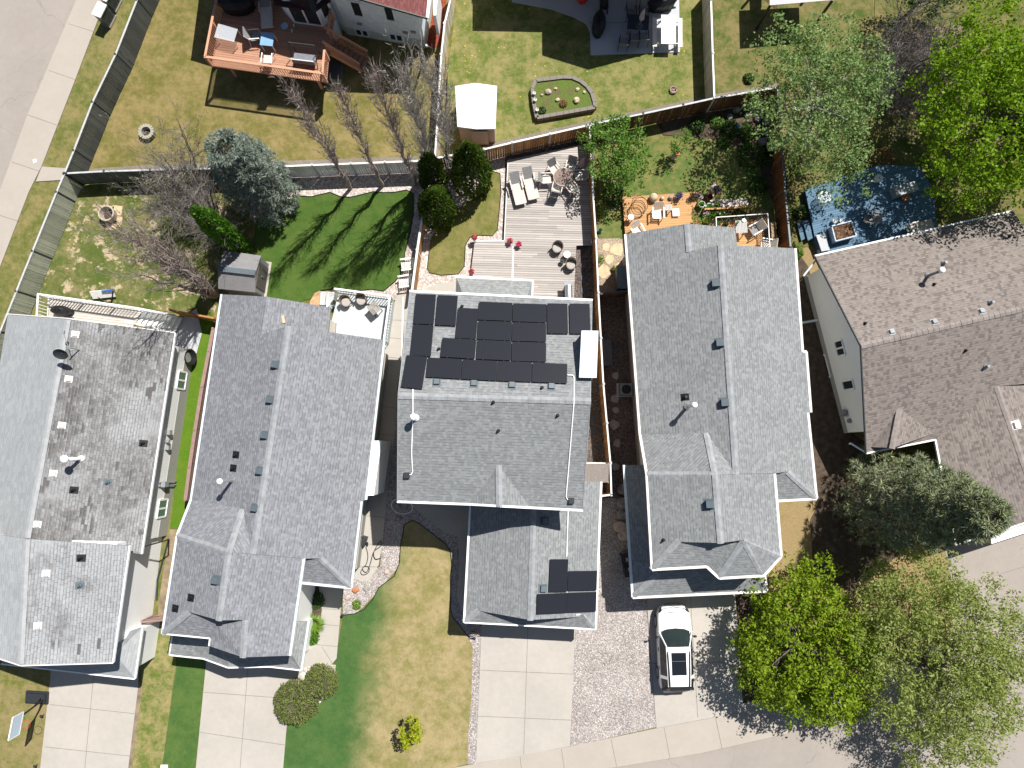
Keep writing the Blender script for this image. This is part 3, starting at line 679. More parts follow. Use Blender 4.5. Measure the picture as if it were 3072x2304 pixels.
gutter(h2, 'gutter', M['mint'], [A2, B2, C1, C2], [E2, E1], [E4, E3], [(906, 1749, 3.9), E4], [(870, 1967, 4.95), (912, 1676, 5.0)], [(904, 2010, 2.7), (926, 1862, 2.7)])
gutter(h2, 'fascia', M['white'], [C2, (630, 1915, 4.85), (627, 1938, 4.85)], [(509, 1965, 2.7), (610, 1976, 2.7), (684, 2003, 3.0), (807, 2000, 2.75), (903, 2011, 2.7)], [(508, 1964, 2.7), (518, 1900, 3.1)], w=.07)
walls(h2, [A2, (573, 1560, 3.9), (900, 1720, 3.9), E4, E3, E2, E1, (988, 991, 3.95), (992, 922, 3.9)], .42, .9, 3.86, M['sidc'], base=.95)
walls(h2, [(535, 1600, 4.85), C2, (870, 1967, 4.95), (912, 1660, 5.0)], .42, 0, 4.84, M['sidw'], 'garage_wall')
walls(h2, [(518, 1880, 2.7), (509, 1964, 2.7), (903, 2010, 2.7), (925, 1863, 2.7)], .35, 0, 2.7, M['sidw'], 'garage_wall')
b = MB(); q = [P(1120, 1322, 3.4), P(1146, 1322, 3.4), P(1123, 1486, 3.4), P(1098, 1486, 3.4)]; b.prism(q, .5, 3.55); b.build('bay_wall', M['sidw'], h2)
for px, py in ((827, 1095), (812, 1200), (796, 1306), (781, 1413), (767, 1524)): box_vent(h2, px, py, 'slate', .34, .22)
box_vent(h2, 650, 1740, 'slate', .36, .24)
flue(h2, 698, 1440, 1.7, .085, .15)
for px, py in ((708, 1364), (700, 1404), (573, 1793), (526, 1825)): plumb(h2, px, py, .3, .06)
p, n = onroof(h2, 850, 958); b = MB(); b.box(p + n * .03, (.14, .42, .03), rad(12)); b.build('roof_patch', plain('loose plywood', (.55, .42, .28)), h2)
# ================================================================== house three: the solar house
h3 = thing('house', 'two storey grey roofed house covered in black solar panels', 'house', P(1480, 1250))
T1, T2, T3, T4 = P(1230, 874, 6), P(1776, 901, 6), P(1192, 1503, 6), P(1748, 1529, 6); K1, K2 = P(1194, 1187, 7.7), P(1771, 1204, 7.7)
pf = plane3(K1, T3, T4); pk = plane3(K1, K2, T1); N1 = on(pf, 1496, 1395); N2 = P(1498, 1518, N1.z)
roof(h3, 'roof', M['shg'], [[T1, T2, K2, K1], [K1, K2, T4, (1590, 1521, 6.0), N1, (1410, 1511, 6.0), T3], [N1, (1410, 1511, 6.0), N2], [N1, N2, (1590, 1521, 6.0)]], caps=((K1, K2), (N1, N2)))
g1, g2 = P(1604, 1440, 3.95), P(1591, 1860, 3.95); ga, gb = P(1412, 1480, 2.7), P(1393, 1865, 2.7); gc, gd = P(1803, 1445, 2.7), P(1786, 1886, 2.7)
pgl, pgr = plane3(g1, ga, gb), plane3(g1, gc, gd)
roof(h3, 'garage_roof', M['shg'], [[g1, ga, gb, on(pgl, 1435, 1832), g2], [g1, g2, on(pgr, 1750, 1850), gd, gc], [gb, gd, (1750, 1846, 3.03), (1435, 1828, 3.03)]], caps=((g1, g2), (on(pgl, 1437, 1831), gb), (on(pgr, 1748, 1849), gd)))
gable(h3, (1445, 1826, 3.0), (1742, 1844, 3.0), (1592, 1846, 3.85), M['sidc'], 'garage_wall')
roof(h3, 'porch_roof', M['shg3'], [[(1369, 831, 2.8), (1597, 842, 2.8), (1578, 900, 3.4), (1392, 892, 3.4)], [(1369, 831, 2.8), (1392, 892, 3.4), (1366, 905, 2.8)], [(1597, 842, 2.8), (1594, 915, 2.8), (1578, 900, 3.4)]])
gutter(h3, 'gutter', M['white'], [(1228, 873, 6), (1778, 900, 6)], [(1191, 1505, 6), (1410, 1513, 6), N2, (1590, 1523, 6.0), (1749, 1531, 6)], [(1411, 1512, 2.7), (1392, 1867, 2.7)], [(1804, 1445, 2.7), (1787, 1887, 2.7)], [(1368, 830, 2.8), (1598, 841, 2.8)], [(1599, 842, 2.8), (1595, 888, 2.8)], w=.11)
gutter(h3, 'fascia', M['white'], [(1392, 1867, 2.7), (1787, 1888, 2.7)], w=.08)
gutter(h3, 'fascia', M['grey'], [T1, K1, T3], [T2, K2, T4], w=.04)
walls(h3, [T1, T2, T4, T3], .4, 0, 6.0, M['sidc'])
walls(h3, [(1412, 1500, 2.7), gb, gd, gc], .35, 0, 2.72, M['sidc'], 'garage_wall')
walls(h3, [(1369, 831, 2.8), (1597, 842, 2.8), (1594, 930, 2.8), (1366, 920, 2.8)], .3, 0, 2.7, M['sidc'], 'porch_wall')
gable(h3, P(1210, 890, 6), P(1208, 1488, 6), P(1203, 1187, 7.55), M['sidc']); gable(h3, P(1760, 915, 6), P(1738, 1515, 6), P(1763, 1204, 7.55), M['sidc'])
SOL = NT('solar cell'); u_, v_, _ = SOL.sep(SOL.uv())
def _ln(x, n, w): return SOL.math('LESS_THAN', SOL.math('FRACT', SOL.math('MULTIPLY', x, n)), w)
g_ = SOL.math('MAXIMUM', _ln(u_, 6, .05), _ln(v_, 10, .05)); fine_ = _ln(u_, 42, .2)
M['solar'] = SOL.set(SOL.mix(SOL.math('MAXIMUM', SOL.math('MULTIPLY', g_, .3), SOL.math('MULTIPLY', fine_, .12)), (.016, .017, .022), (.032, .034, .04)), .2, 0, .4)
def panel(h, quad, lab=None):
    c = [onroof(h, *p) for p in quad]; n = sum((x[1] for x in c), V((0, 0, 0))).normalized()
    cx = sum(p[0] for p in quad) / 4; cy = sum(p[1] for p in quad) / 4; p0, n = onroof(h, cx, cy)
    q = [on((p0 + n * .13, n), *p) for p in quad]
    ct = sum(q, V((0, 0, 0))) / 4; ex = ((q[1] - q[0]) + (q[2] - q[3])) / 2; ey = ((q[3] - q[0]) + (q[2] - q[1])) / 2
    lx, ly = ex.length, ey.length; ex.normalize(); ey = n.cross(ex); ey = -ey if ey.dot(q[3] - q[0]) < 0 else ey
    L, S_ = (1.7, 1.03); lx, ly = (L, S_) if lx > ly else (S_, L)
    b = MB(); mm = Matrix((ex, ey, n if ex.cross(ey).dot(n) > 0 else -n)).transposed()
    b.box(ct, (lx, ly, .04), m=mm); o = b.build('solar_panel', M['black'], h)
    b = MB(); a, e = lx / 2 - .012, ly / 2 - .012; b.face([ct + ex * sx * a + ey * sy * e + n * .024 for sx, sy in ((-1, 1), (1, 1), (1, -1), (-1, -1))], [(0, 0), (1, 0), (1, 1), (0, 1)] if ly > lx else [(0, 0), (0, 1), (1, 1), (1, 0)])
    b.build('cell_sheet', M['solar'], o)
    b = MB()
    for s in (-.3, .3): b.beam(ct + ex * lx * s - ey * ly * .5 - n * .05, ct + ex * lx * s + ey * ly * .5 - n * .05, .04, .05)
    b.build('mounting_rail', M['silver'], o)
for q in ([(1245, 882), (1308, 883), (1305, 974), (1239, 971)], [(1311, 885), (1374, 888), (1369, 977), (1305, 975)], [(1237, 974), (1302, 977), (1296, 1068), (1228, 1066)], [(1373, 924), (1435, 927), (1430, 1017), (1366, 1013)],
          [(1437, 904), (1537, 908), (1536, 964), (1435, 960)], [(1539, 909), (1639, 912), (1639, 968), (1538, 965)], [(1435, 962), (1536, 967), (1534, 1021), (1432, 1018)], [(1538, 967), (1639, 970), (1637, 1025), (1536, 1023)],
          [(1641, 911), (1705, 912), (1705, 1000), (1640, 999)], [(1706, 911), (1774, 913), (1773, 1000), (1706, 1000)], [(1325, 1014), (1429, 1019), (1427, 1077), (1321, 1069)], [(1432, 1020), (1534, 1024), (1532, 1081), (1430, 1077)],
          [(1537, 1025), (1638, 1028), (1637, 1086), (1536, 1083)], [(1214, 1066), (1282, 1071), (1271, 1167), (1204, 1159)], [(1282, 1072), (1387, 1077), (1383, 1137), (1278, 1131)], [(1388, 1078), (1494, 1083), (1486, 1142), (1384, 1137)],
          [(1495, 1083), (1596, 1086), (1592, 1146), (1488, 1142)], [(1598, 1086), (1702, 1092), (1701, 1150), (1597, 1146)],
          [(1649, 1677), (1704, 1677), (1702, 1776), (1647, 1777)], [(1705, 1711), (1791, 1710), (1789, 1773), (1703, 1775)], [(1612, 1780), (1701, 1776), (1700, 1841), (1610, 1845)], [(1703, 1776), (1788, 1773), (1786, 1837), (1702, 1840)]): panel(h3, q)
b = MB(); q = [P(1748, 994, 7.75), P(1792, 995, 7.7), P(1787, 1130, 7.7), P(1741, 1129, 7.75)]; b.prism([p.to_2d() for p in q], .2, 7.55); ch = b.build('chimney', M['sidc'], h3)
b = MB(); b.prism([p.to_2d() for p in inset(q, -.05)], 7.56, 7.68); b.build('chimney_cap', M['galv'], ch)
for px, py in ((1310, 1147), (1422, 1151), (1536, 1156), (1654, 1160)): box_vent(h3, px, py, 'slate', .3, .18)
box_vent(h3, 1628, 1765, 'slate', .34, .2); box_vent(h3, 1634, 1562, 'slate', .34, .2)
flue(h3, 1247, 1253, .85, .09, .17, 'white')
for px, py in ((1495, 1292), (1673, 1246), (1386, 919), (1316, 1047), (1480, 1206), (1626, 1163)): plumb(h3, px, py, .25, .05, plate=False)
def conduit(h, pts, r=.03):
    b = MB(); b.tube([onroof(h, *p)[0] + V((0, 0, .05)) for p in pts], r, 6); return b.build('conduit', M['white'], h)
conduit(h3, [(1239, 1168), (1239, 1186), (1239, 1240), (1235, 1360), (1238, 1415), (1234, 1424), (1228, 1424)]); conduit(h3, [(1702, 1125), (1718, 1126), (1722, 1132), (1722, 1202), (1714, 1300), (1704, 1420), (1698, 1490), (1702, 1498), (1710, 1500)])
conduit(h3, [(1704, 1532), (1700, 1670)]); conduit(h3, [(1703, 1682), (1699, 1838)], .02)
for px, py in ((1221, 1424), (1714, 1500)):
    p, n = onroof(h3, px, py); b = MB(); b.box(p + n * .08, (.28, .28, .14)); b.build('junction_box', M['dark'], h3)
# ================================================================== house four
h4 = thing('house', 'long grey hip and gable roofed house above the white parked car', 'house', P(2150, 1250))
A4, B4 = P(1876, 703, 3.9), P(1920, 1305, 3.9); Q1, Q2 = P(2162, 734, 5.7), P(2208, 1422, 5.7)
pl = plane3(A4, B4, Q2); pr = plane3(Q1, Q2, P(2386, 745, 4.0)); w1 = on(pl, 2061, 671); w2 = w1 + (B4 - A4).normalized() * 1.5; f1 = on(pl, 2119, 1298); Q1 = on(pl, 2162, 734)
e1, e2, e3, e4, e5 = on(pr, 2386, 745), on(pr, 2408, 1055), on(pr, 2419, 1055), on(pr, 2433, 1237), on(pr, 2424, 1238); e6 = on(pr, 2450, 1496); x1 = on(pr, 2362, 1415)
roof(h4, 'roof', M['shg'], [[A4, B4, Q2, Q1, w2, w1], [Q1, Q2, (2325, 1420, 4.85), x1, e6, e5, e4, e3, e2, e1], [x1, e6, (2332, 1502, e6.z), (2324, 1416, x1.z)], [w1, w2, (2212, 738, 4.12), (2205, 683, 4.12)]], caps=((Q1, Q2), (w1, w2), (x1, e6)))
fr = P(2145, 1424, 6.2); gp = P(2162, 1629, 6.2); c1 = P(1940, 1423, 4.85); c2 = P(1956, 1708, 4.85); hp = on(plane3(c1, c2, fr), 2037, 1620); ap = P(2231, 1622, 5.75)
roof(h4, 'garage_roof', M['shg'], [[B4, f1, fr, c1], [f1, Q2, fr], [c1, fr, gp, (2046, 1626, hp.z + .04), hp, c2], [fr, (2324, 1421, 5.05), (2344, 1669, 5.0), ap, (2238, 1619, 5.72), gp],
     [c2, (2120, 1699, 4.85), (2200, 1635, 5.5), (2228, 1614, 5.6), hp], [(2120, 1699, 4.85), (2158, 1733, 4.9), ap, (2200, 1633, 5.52)], [(2158, 1733, 4.9), (2292, 1726, 4.95), ap], [(2292, 1726, 4.95), (2344, 1669, 5.0), ap]],
     caps=((f1, fr), (fr, gp), (c1, fr), (hp, c2), (ap, (2158, 1733, 4.9)), (ap, (2288, 1724, 4.95)), (ap, (2342, 1669, 5.0))))
gable(h4, (2050, 1620, 5.42), (2232, 1613, 5.62), (2161, 1621, 6.1), M['sidw'], 'garage_wall')
roof(h4, 'skirt_roof', M['shg'], [[(1873, 1395, 2.7), (1899, 1791, 2.7), (1978, 1715, 3.4), (1950, 1395, 3.4)], [(1899, 1791, 2.7), (2300, 1772, 2.7), (2260, 1700, 3.4), (1978, 1715, 3.4)], [(2300, 1772, 2.7), (2294, 1722, 2.7), (2260, 1700, 3.4)]], caps=(((1976, 1718, 3.38), (1901, 1789, 2.72)), ((2262, 1704, 3.36), (2298, 1770, 2.72))))
gutter(h4, 'gutter', M['trim'], [A4, B4, c1, c2], [e1, e2, e3, e4], [e5, e6], [(2331, 1503, e6.z), e6], [(2324, 1421, 5.05), (2344, 1669, 5.0), (2292, 1727, 4.95), (2158, 1735, 4.9), (2120, 1700, 4.85), (1956, 1709, 4.85)], [(1898, 1793, 2.7), (2301, 1774, 2.7), (2294, 1724, 2.7)], w=.13)
gutter(h4, 'gutter', M['mint'], [(1872, 1395, 2.7), (1898, 1792, 2.7)], w=.13)
walls(h4, [A4, (1935, 1500, 3.9), (2330, 1502, 3.9), (2450, 1496, 3.95), (2386, 745, 4.0), (2211, 734, 4.0), (2205, 683, 4.0)], .42, .9, 3.88, M['sidw'], base=.95)
walls(h4, [c1, c2, (2120, 1699, 4.85), (2158, 1733, 4.9), (2292, 1726, 4.9), (2344, 1669, 5.0), (2324, 1421, 5.05)], .42, 0, 4.82, M['sidw'], 'garage_wall')
walls(h4, [(1873, 1395, 2.7), (1899, 1791, 2.7), (2300, 1772, 2.7), (2290, 1500, 2.7)], .4, 0, 2.66, M['sidw'], 'garage_wall')
for px, py in ((2148, 851), (2161, 1029), (2176, 1208)): box_vent(h4, px, py, 'slate', .4, .3)
box_vent(h4, 2131, 1512, 'slate', .4, .3)
flue(h4, 2062, 1220, 1.5, .085, .15)
plumb(h4, 2055, 1191, .32, .07); plumb(h4, 1990, 1620, .3, .05, plate=False)
# ================================================================== house five
h5 = thing('house', 'brown roofed bungalow with a bare white gable wall at the right edge', 'house', P(2800, 1050))
r1, r2 = P(2583, 1038, 4.8), P(3215, 892, 4.8); s1, s2 = P(2446, 769, 2.55), P(3040, 634, 2.55); t1 = P(2599, 1360, 2.55); pfr = plane3(r1, r2, t1); t2 = on(pfr, 2806, 1319); gr1 = on(pfr, 2990, 1159); gr2 = P(3128, 1552, gr1.z)
roof(h5, 'roof', M['shb'], [[s1, s2, r2, r1], [r1, r2, (3420, 1120, gr1.z), gr1, t2, t1]], caps=((r1, r2),), capm='capb')
roof(h5, 'garage_roof', M['shb'], [[gr1, gr2, (2866, 1632, 2.5), (2806, 1319, 2.5)], [gr1, gr2, (3420, 1480, 2.5), (3330, 1110, 2.5)]], caps=((gr1, gr2),), capm='capb')
d1 = on(pfr, 2700, 1225); d2 = P(2677, 1344, d1.z)
roof(h5, 'gable_dormer', M['shb'], [[d1, d2, on(pfr, 2612, 1341)], [d1, on(pfr, 2800, 1301), d2]], thick=.06, caps=((d1, d2),), capm='capb')
gutter(h5, 'gutter', M['white'], [(2445, 767, 2.55), (3039, 632, 2.55)], [t1, t2], [(2806, 1319, 2.5), (2867, 1634, 2.5)], [(2867, 1634, 2.5), gr2], w=.09)
gutter(h5, 'fascia', M['dgrey'], [s1, r1, t1], w=.05)
WA, WB = P(2413, 833), P(2533, 1298); b = MB()
b.prism([WA, WB, P(3000, 1190), P(2890, 725)], .45, 2.5); b.build('wall', M['sidw'], h5)
b = MB(); b.prism(inset([WA, WB, P(3000, 1190), P(2890, 725)], -.03), -.05, .46); b.build('foundation', M['parge'], h5)
mid = (WA + WB) / 2; b = MB(); dn = (P(2890, 725) - WA).normalized() * .2
za, zb = V((0, 0, 2.49)), V((0, 0, 4.62)); b.add([WA + za, WB + za, mid + zb, WA + za + dn, WB + za + dn, mid + zb + dn], [(0, 1, 2), (5, 4, 3), (0, 3, 4, 1), (1, 4, 5, 2), (2, 5, 3, 0)]); b.build('gable_wall', M['sidw'], h5)
b = MB(); b.prism([P(2890, 1615, 0), P(2845, 1360), P(3050, 1280), P(3120, 1540)], 0, 2.45); b.build('garage_wall', M['sidw'], h5)
window(h5, WA, WB, [(2530, 1018), (2536, 1065), (2515, 1068), (2507, 1023)]); window(h5, WA, WB, [(2560, 1138), (2565, 1167), (2534, 1169), (2529, 1143)], False)
window(h5, WA, WB, [(2476, 1064), (2494, 1129), (2486, 1132), (2468, 1066)], False)
b = MB(); b.box(WA * .12 + WB * .88 + V((-.18, 0, .9)), (.25, .35, .5), rad(-14)); b.lathe(WA * .07 + WB * .93 + V((-.12, 0, 1.2)), [(.14, 0), (.14, .1), (.02, .12)], 12); b.build('gas_meter', M['grey'], h5)
b = MB(); b.tube([P(2452, 775, 2.4), P(2412, 826, 2.2), P(2412, 828, .1)], .05, 6); b.tube([P(2598, 1358, 2.4), P(2552, 1330, 2.0), P(2548, 1332, .1)], .05, 6); b.build('downspout', M['mint'], h5)
p0 = vpt(WA, WB, 2455, 960); b = MB(); b.beam(P(2408, 968, .9), p0, .12, .1); b.build('downspout', M['mint'], h5)
for px, py in ((2675, 996), (2803, 966), (2945, 934)): box_vent(h5, px, py, 'capw', .26, .14)
box_vent(h5, 3047, 1275, 'trim', .36, .18)
flue(h5, 2783, 828, 1.35, .08, .16, 'grey')
for px, py in ((2830, 790), (2970, 908), (2956, 1100)): plumb(h5, px, py, .34, .08, 'grey', False)
for px, py in ((2595, 970), (2802, 853), (2896, 1052), (3028, 709)): plumb(h5, px, py, .26, .05, plate=False)
# ================================================================== house six, with the raised red deck
h6 = thing('house', 'pale stucco house with dark red roof and brown deck at the top edge', 'house', P(1100, 50))
GA, GB_ = P(1278, 142), P(1045, 103); b = MB()
f6 = [GA, GB_, P(1008, 74), P(830, 48), P(757, 36), P(760, -230), P(1330, -170)]
b.prism(f6, .75, 3.3); wl = b.build('wall', M['stucco'], h6)
b = MB(); b.prism(inset(f6, -.02), -.05, .76); b.build('foundation', M['stuccog'], h6)
def G(px, py, z): p = P(px, py); return V((p.x, p.y, z))
b = MB(); b.prism(f6, 3.28, 4.35); b.build('wall', M['stucco'], h6)
gable(h6, G(1276, 141, 4.3), G(700, 45, 4.3), G(990, 93, 5.85), M['stucco'])
for qd, mu in (([(1048, 2), (1078, 4), (1093, 49), (1063, 44)], False), ([(1149, 18), (1177, 21), (1187, 61), (1160, 58)], False), ([(1064, 84), (1102, 90), (1107, 107), (1071, 103)], True), ([(1168, 98.6), (1206, 103), (1209.6, 121), (1171, 117.5)], True)): window(h6, GA, GB_, qd, mu)
for px, py in ((1079, 70), (1216, 96), (1240, 95)):
    b = MB(); b.box(vpt(GA, GB_, px, py), (.3, .14, .18), rad(-9)); b.build('wall_vent', M['grey'], h6)
e0, p6, w6 = P(1282, 54, 4.4), G(990, 136, 6.0), G(660, 81, 4.4); bk = V((.9, 10.5, 0))
roof(h6, 'roof', M['shr'], [[e0, p6, p6 + bk, e0 + bk], [p6, w6, w6 + bk, p6 + bk]], caps=((p6, p6 + bk),), capm='dark')
gutter(h6, 'gutter', M['white'], [e0, e0 + bk], w=.16)
gutter(h6, 'fascia', M['dark'], [e0, p6, w6], w=.06)
b = MB(); q = [P(852, 35, 1.9), P(880, 66, 1.9), P(976, 79, 1.9), P(1003, 50, 1.9), P(1000, 10, 1.9), P(850, 0, 1.9)]; b.prism(q, 0, 4.0); b.build('bay_wall', M['stucco'], h6)
roof(h6, 'bay_roof', M['shdk'], [[(818, -8, 3.9), (822, 14, 3.9), (944, 34, 3.9), (915, -60, 5.0)], [(944, 34, 3.9), (992, 2, 3.9), (985, -50, 3.9), (915, -60, 5.0)], [(818, -8, 3.9), (915, -60, 5.0), (830, -70, 3.9)]], caps=(((915, -60, 5.0), (943, 33, 3.92)),), capm='dark')
BA, BB = q[1].copy(), q[2].copy(); BA.z = BB.z = 0; Lb = (BB - BA).length
win_at(h6, BA, BB, .12, Lb - .1, 2.0, 3.75, True, 'patio_door', .09)
BC = q[3].copy(); BC.z = 0; win_at(h6, BB, BC, .12, (BC - BB).length - .1, 2.5, 3.7, False)
b = MB(); b.beam(P(1283, 140, .02), P(1279, 135, 3.0), .1, .1); b.build('downspout', M['white'], h6)
b = MB(); q = [P(1300, 46, 3.0), P(1308, 46, 3.0), P(1316, -40, 3.0), P(1300, -40, 3.0)]; b.prism(q, 1.0, 3.0); b.build('chimney', M['white'], h6)
# ================================================================== house seven: just beyond the top edge, throws its shade on the patio
h7 = thing('house', 'house beyond the top edge whose gable shades the concrete patio', 'house', P(1850, -100))
c7 = [P(1480, 10), P(1694, 96), P(1885, 66), P(2040, 40)]
b = MB(); b.prism([P(1475, -60), P(1700, -40), P(2010, -60), P(2010, -500), P(1475, -500)], 0, 3.2); b.build('wall', M['sidc'], h7)
pk7 = P(1885, 67); pk7.z = 6.4; er = P(2018, 85); er.z = 3.3; el = P(1694, 86); el.z = 3.6; back = V((0, 9, 0)); ll = P(1480, 20); ll.z = 3.3; l2 = P(1694, 24); l2.z = 3.3
roof(h7, 'roof', M['shr'], [[pk7, el, el + back, pk7 + back], [pk7, er, er + back, pk7 + back]]); roof(h7, 'porch_roof', M['shr'], [[ll, l2, l2 + back, ll + back]])
# ================================================================== pergola at the top right
ph = thing('pergola', 'pergola with ribbed pale plastic roof and lattice side at the top right edge', 'pergola', P(2420, -40))
b = MB(); a, c, d, e = P(2310, 16, 2.5), P(2500, 0, 2.5), P(2500, -120, 2.6), P(2310, -110, 2.6); n_ = 60
for i in range(n_):
    f0, f1 = i / n_, (i + .62) / n_; b.beam(a.lerp(c, f0), e.lerp(d, f0), .04, .03)
b.face([a, c, d, e]); b.build('roof_sheet', plain('pale mauve plastic', (.3, .23, .27), .4), ph)
for px, py in ((2312, 14), (2498, 0), (2498, -118), (2312, -108)):
    b = MB(); t = P(px, py, 2.45); b.beam(V((t.x, t.y, 0)), t, .12, .12); b.build('post', M['dark'], ph)
b = MB(); s0, s1_ = P(2290, 10, 0), P(2292, -130, 0)
for i in range(30):
    y = s0.y + (s1_.y - s0.y) * i / 30
    for sg in (-1, 1): b.beam(V((s0.x, y, .3)), V((s0.x, y + sg * 1.9, 2.2)), .03, .02)
b.build('lattice_screen', plain('dark stained wood', (.08, .05, .035)), ph)
# ------------------------------------------------------------------ fences
def fence(name, label, pts, ht, mb, mr, mp=None, bay=2.6, bw=.145, post=.11, gap=.012, capw=.1, side=-1, proud=.06, cat='fence'):
    pw = [P(p[0], p[1], ht) for p in pts]; o = thing(name, label, cat, (pw[0].x, pw[0].y, 0)); mp = mp or mr
    for a, c in zip(pw, pw[1:]):
        a = V((a.x, a.y, 0)); c = V((c.x, c.y, 0)); L = (c - a).length; d = (c - a) / L; n = V((-d.y, d.x, 0)) * side
        nb = max(1, round(L / bay))
        for i in range(nb):
            s, e = L * i / nb, L * (i + 1) / nb; b = MB(); x = s + .06
            while x < e - .05:
                w_ = min(bw, e - .05 - x); j = R.uniform(-.008, .008)
                b.box(a + d * (x + w_ / 2) + n * (proud * .5 + j) + V((0, 0, ht / 2)), (w_ - gap, .02, ht - .08 + j), math.atan2(d.y, d.x)); x += bw
            b.build('board_panel', mb, o)
            b = MB(); q = a + d * s; b.box(q + V((0, 0, ht / 2 + .02)) - n * .03, (post, post, ht + .08), math.atan2(d.y, d.x)); b.build('post', mp, o)
        b = MB(); b.beam(a + V((0, 0, ht)) , c + V((0, 0, ht)), capw, .04); b.build('top_rail', mr, o)
        for _z in (.35,): b = MB(); b.beam(a + V((0, 0, .35)) - n * .04, c + V((0, 0, .35)) - n * .04, .04, .09); b.build('stringer', mp, o)
        b = MB(); b.beam(a + V((0, 0, ht - .3)) - n * .04, c + V((0, 0, ht - .3)) - n * .04, .04, .09); b.build('stringer', mp, o)
    e = pw[-1]; b = MB(); b.box((e.x, e.y, ht / 2 + .02), (post, post, ht + .08)); b.build('post', mp, o)
    return o
def wood(name, c, var=.3): return boards(name, c, .145, 0, var, .0)
def planks(name, c, var=.3):
    c = tuple(x * .75 for x in c); t = NT(name); g_ = t.n('ShaderNodeNewGeometry'); w_ = g_.outputs['Random Per Island']; s = t.sep(t.pos())
    st = t.noise(t.comb(t.math('MULTIPLY', s[0], 14), t.math('MULTIPLY', s[1], 14), s[2]), 1.5, 5, .7)
    c_ = t.mix(w_, tuple(x * (1 - var) for x in c), tuple(min(1, x * (1 + var)) for x in c))
    c_ = t.mix(1.0, c_, t.mix(st, (.65, .65, .66), (1.3, 1.3, 1.28)), 'MULTIPLY')
    return t.set(c_, .85, 0, .15)
M['f_green'] = planks('dark green fence stain', (.13, .14, .135), .2)
M['f_weather'] = planks('weathered green fence', (.5, .52, .43), .2)
M['f_pale'] = planks('pale grey fence', (.8, .83, .85), .1)
M['f_cedar'] = planks('cedar fence', (.5, .24, .09), .3)
M['f_brown'] = planks('dark brown fence', (.15, .08, .04), .3)
M['f_beige'] = planks('beige fence', (.75, .68, .56), .12)
M['f_tan'] = planks('orange tan fence', (.46, .25, .11), .16)
M['rail'] = plain('grey rail', (.42, .43, .43), .6, .1, 5)
M['railw'] = plain('pale rail', (.66, .65, .63), .6, .06, 5)
M['railb'] = plain('brown rail', (.26, .17, .15), .6, .08, 5)
M['postd'] = plain('dark post', (.05, .055, .06), .7, .15, 5)
fence('fence', 'dark green board fence beside the road, upper stretch by the mailbox', [(452, -95), (411, 0), (347, 163), (278, 306), (222, 451), (194, 519)], 1.75, M['f_green'], M['rail'], M['postd'], side=1)
fence('fence', 'weathered grey green board fence beside the road, lower stretch by the worn roof', [(193, 522), (170, 576), (98, 753), (0, 996), (-60, 1145)], 1.75, M['f_weather'], M['rail'], M['postd'], side=1)
fence('fence', 'dark board fence running behind the bare shrub and blue spruce', [(200, 520), (312, 514), (451, 510), (690, 504)], 1.7, M['f_green'], M['rail'], M['postd'], side=-1)
fence('fence', 'pale grey board fence behind the row of bare poplars', [(692, 504), (820, 500), (1053, 491), (1256, 483)], 1.7, M['f_pale'], M['railw'], M['rail'], side=-1)
fence('fence', 'orange brown cedar fence behind the grey deck', [(1258, 484), (1337, 469), (1452, 448), (1536, 428), (1650, 402), (1768, 375)], 1.72, M['f_cedar'], M['railw'], M['rail'], side=-1)
fence('fence', 'dark brown board fence behind the shaded garden with boulders', [(1770, 374), (1930, 341), (2050, 315), (2145, 294), (2333, 262)], 1.72, M['f_brown'], M['rail'], M['postd'], side=-1)
fence('fence', 'long cedar fence between the solar house and the house with the car', [(1769, 377), (1779, 576), (1788, 715), (1795, 878), (1810, 1152), (1831, 1388), (1834, 1482)], 1.72, M['f_cedar'], M['railw'], M['rail'], side=-1, capw=.09)
fence('fence', 'short fence return closing the narrow gap beside the solar garage', [(1834, 1484), (1803, 1488)], 1.72, M['f_cedar'], M['railw'], M['rail'])
fence('fence', 'dark brown fence on the right of the shaded garden beside the blue deck', [(2333, 264), (2345, 420), (2356, 576), (2372, 742), (2380, 800)], 1.75, planks('rust brown fence', (.24, .1, .04), .3), M['slate'], M['postd'], side=-1)
fence('fence', 'beige fence between the brown deck yard and the yard with the white shed', [(1354, -60), (1351, 0), (1334, 70), (1324, 163), (1314, 330), (1305, 470)], 1.75, M['f_beige'], M['railw'], M['railw'], side=1)
fence('fence', 'beige fence right of the concrete patio', [(2131, -60), (2133, 0), (2138, 160), (2143, 294)], 1.75, M['f_beige'], M['railw'], M['rail'], side=-1)
fence('fence', 'orange tan fence with white top beside the two slatted chairs', [(1270, 600), (1268, 642), (1252, 750), (1236, 872)], 1.5, M['f_tan'], M['railw'], M['railw'], side=1, capw=.13)
fence('fence', 'short cedar fence between the white deck stairs and the next house', [(508, 930), (575, 942), (640, 954)], 1.5, M['f_cedar'], M['f_cedar'], side=-1)
fence('fence', 'low brown rail fence along the strip of bright grass', [(640, 985), (627, 1052), (606, 1160), (585, 1290), (569, 1400), (556, 1500)], 1.1, M['railb'], M['railb'], M['railb'], capw=.2, bay=2.6, side=1)
fence('gate', 'striped wooden gate between the two left garages', [(426, 1866), (492, 1860)], 1.6, planks('mixed wood gate', (.4, .3, .22), .4), M['railb'], cat='gate')
fence('gate', 'dark gate across the side path below the storage box', [(1797, 882), (1888, 872)], 1.4, M['f_brown'], M['postd'], cat='gate')
fence('gate', 'low gate behind the solar garage at the fence', [(1758, 1392), (1832, 1390)], 1.3, M['f_pale'], M['railw'], cat='gate')
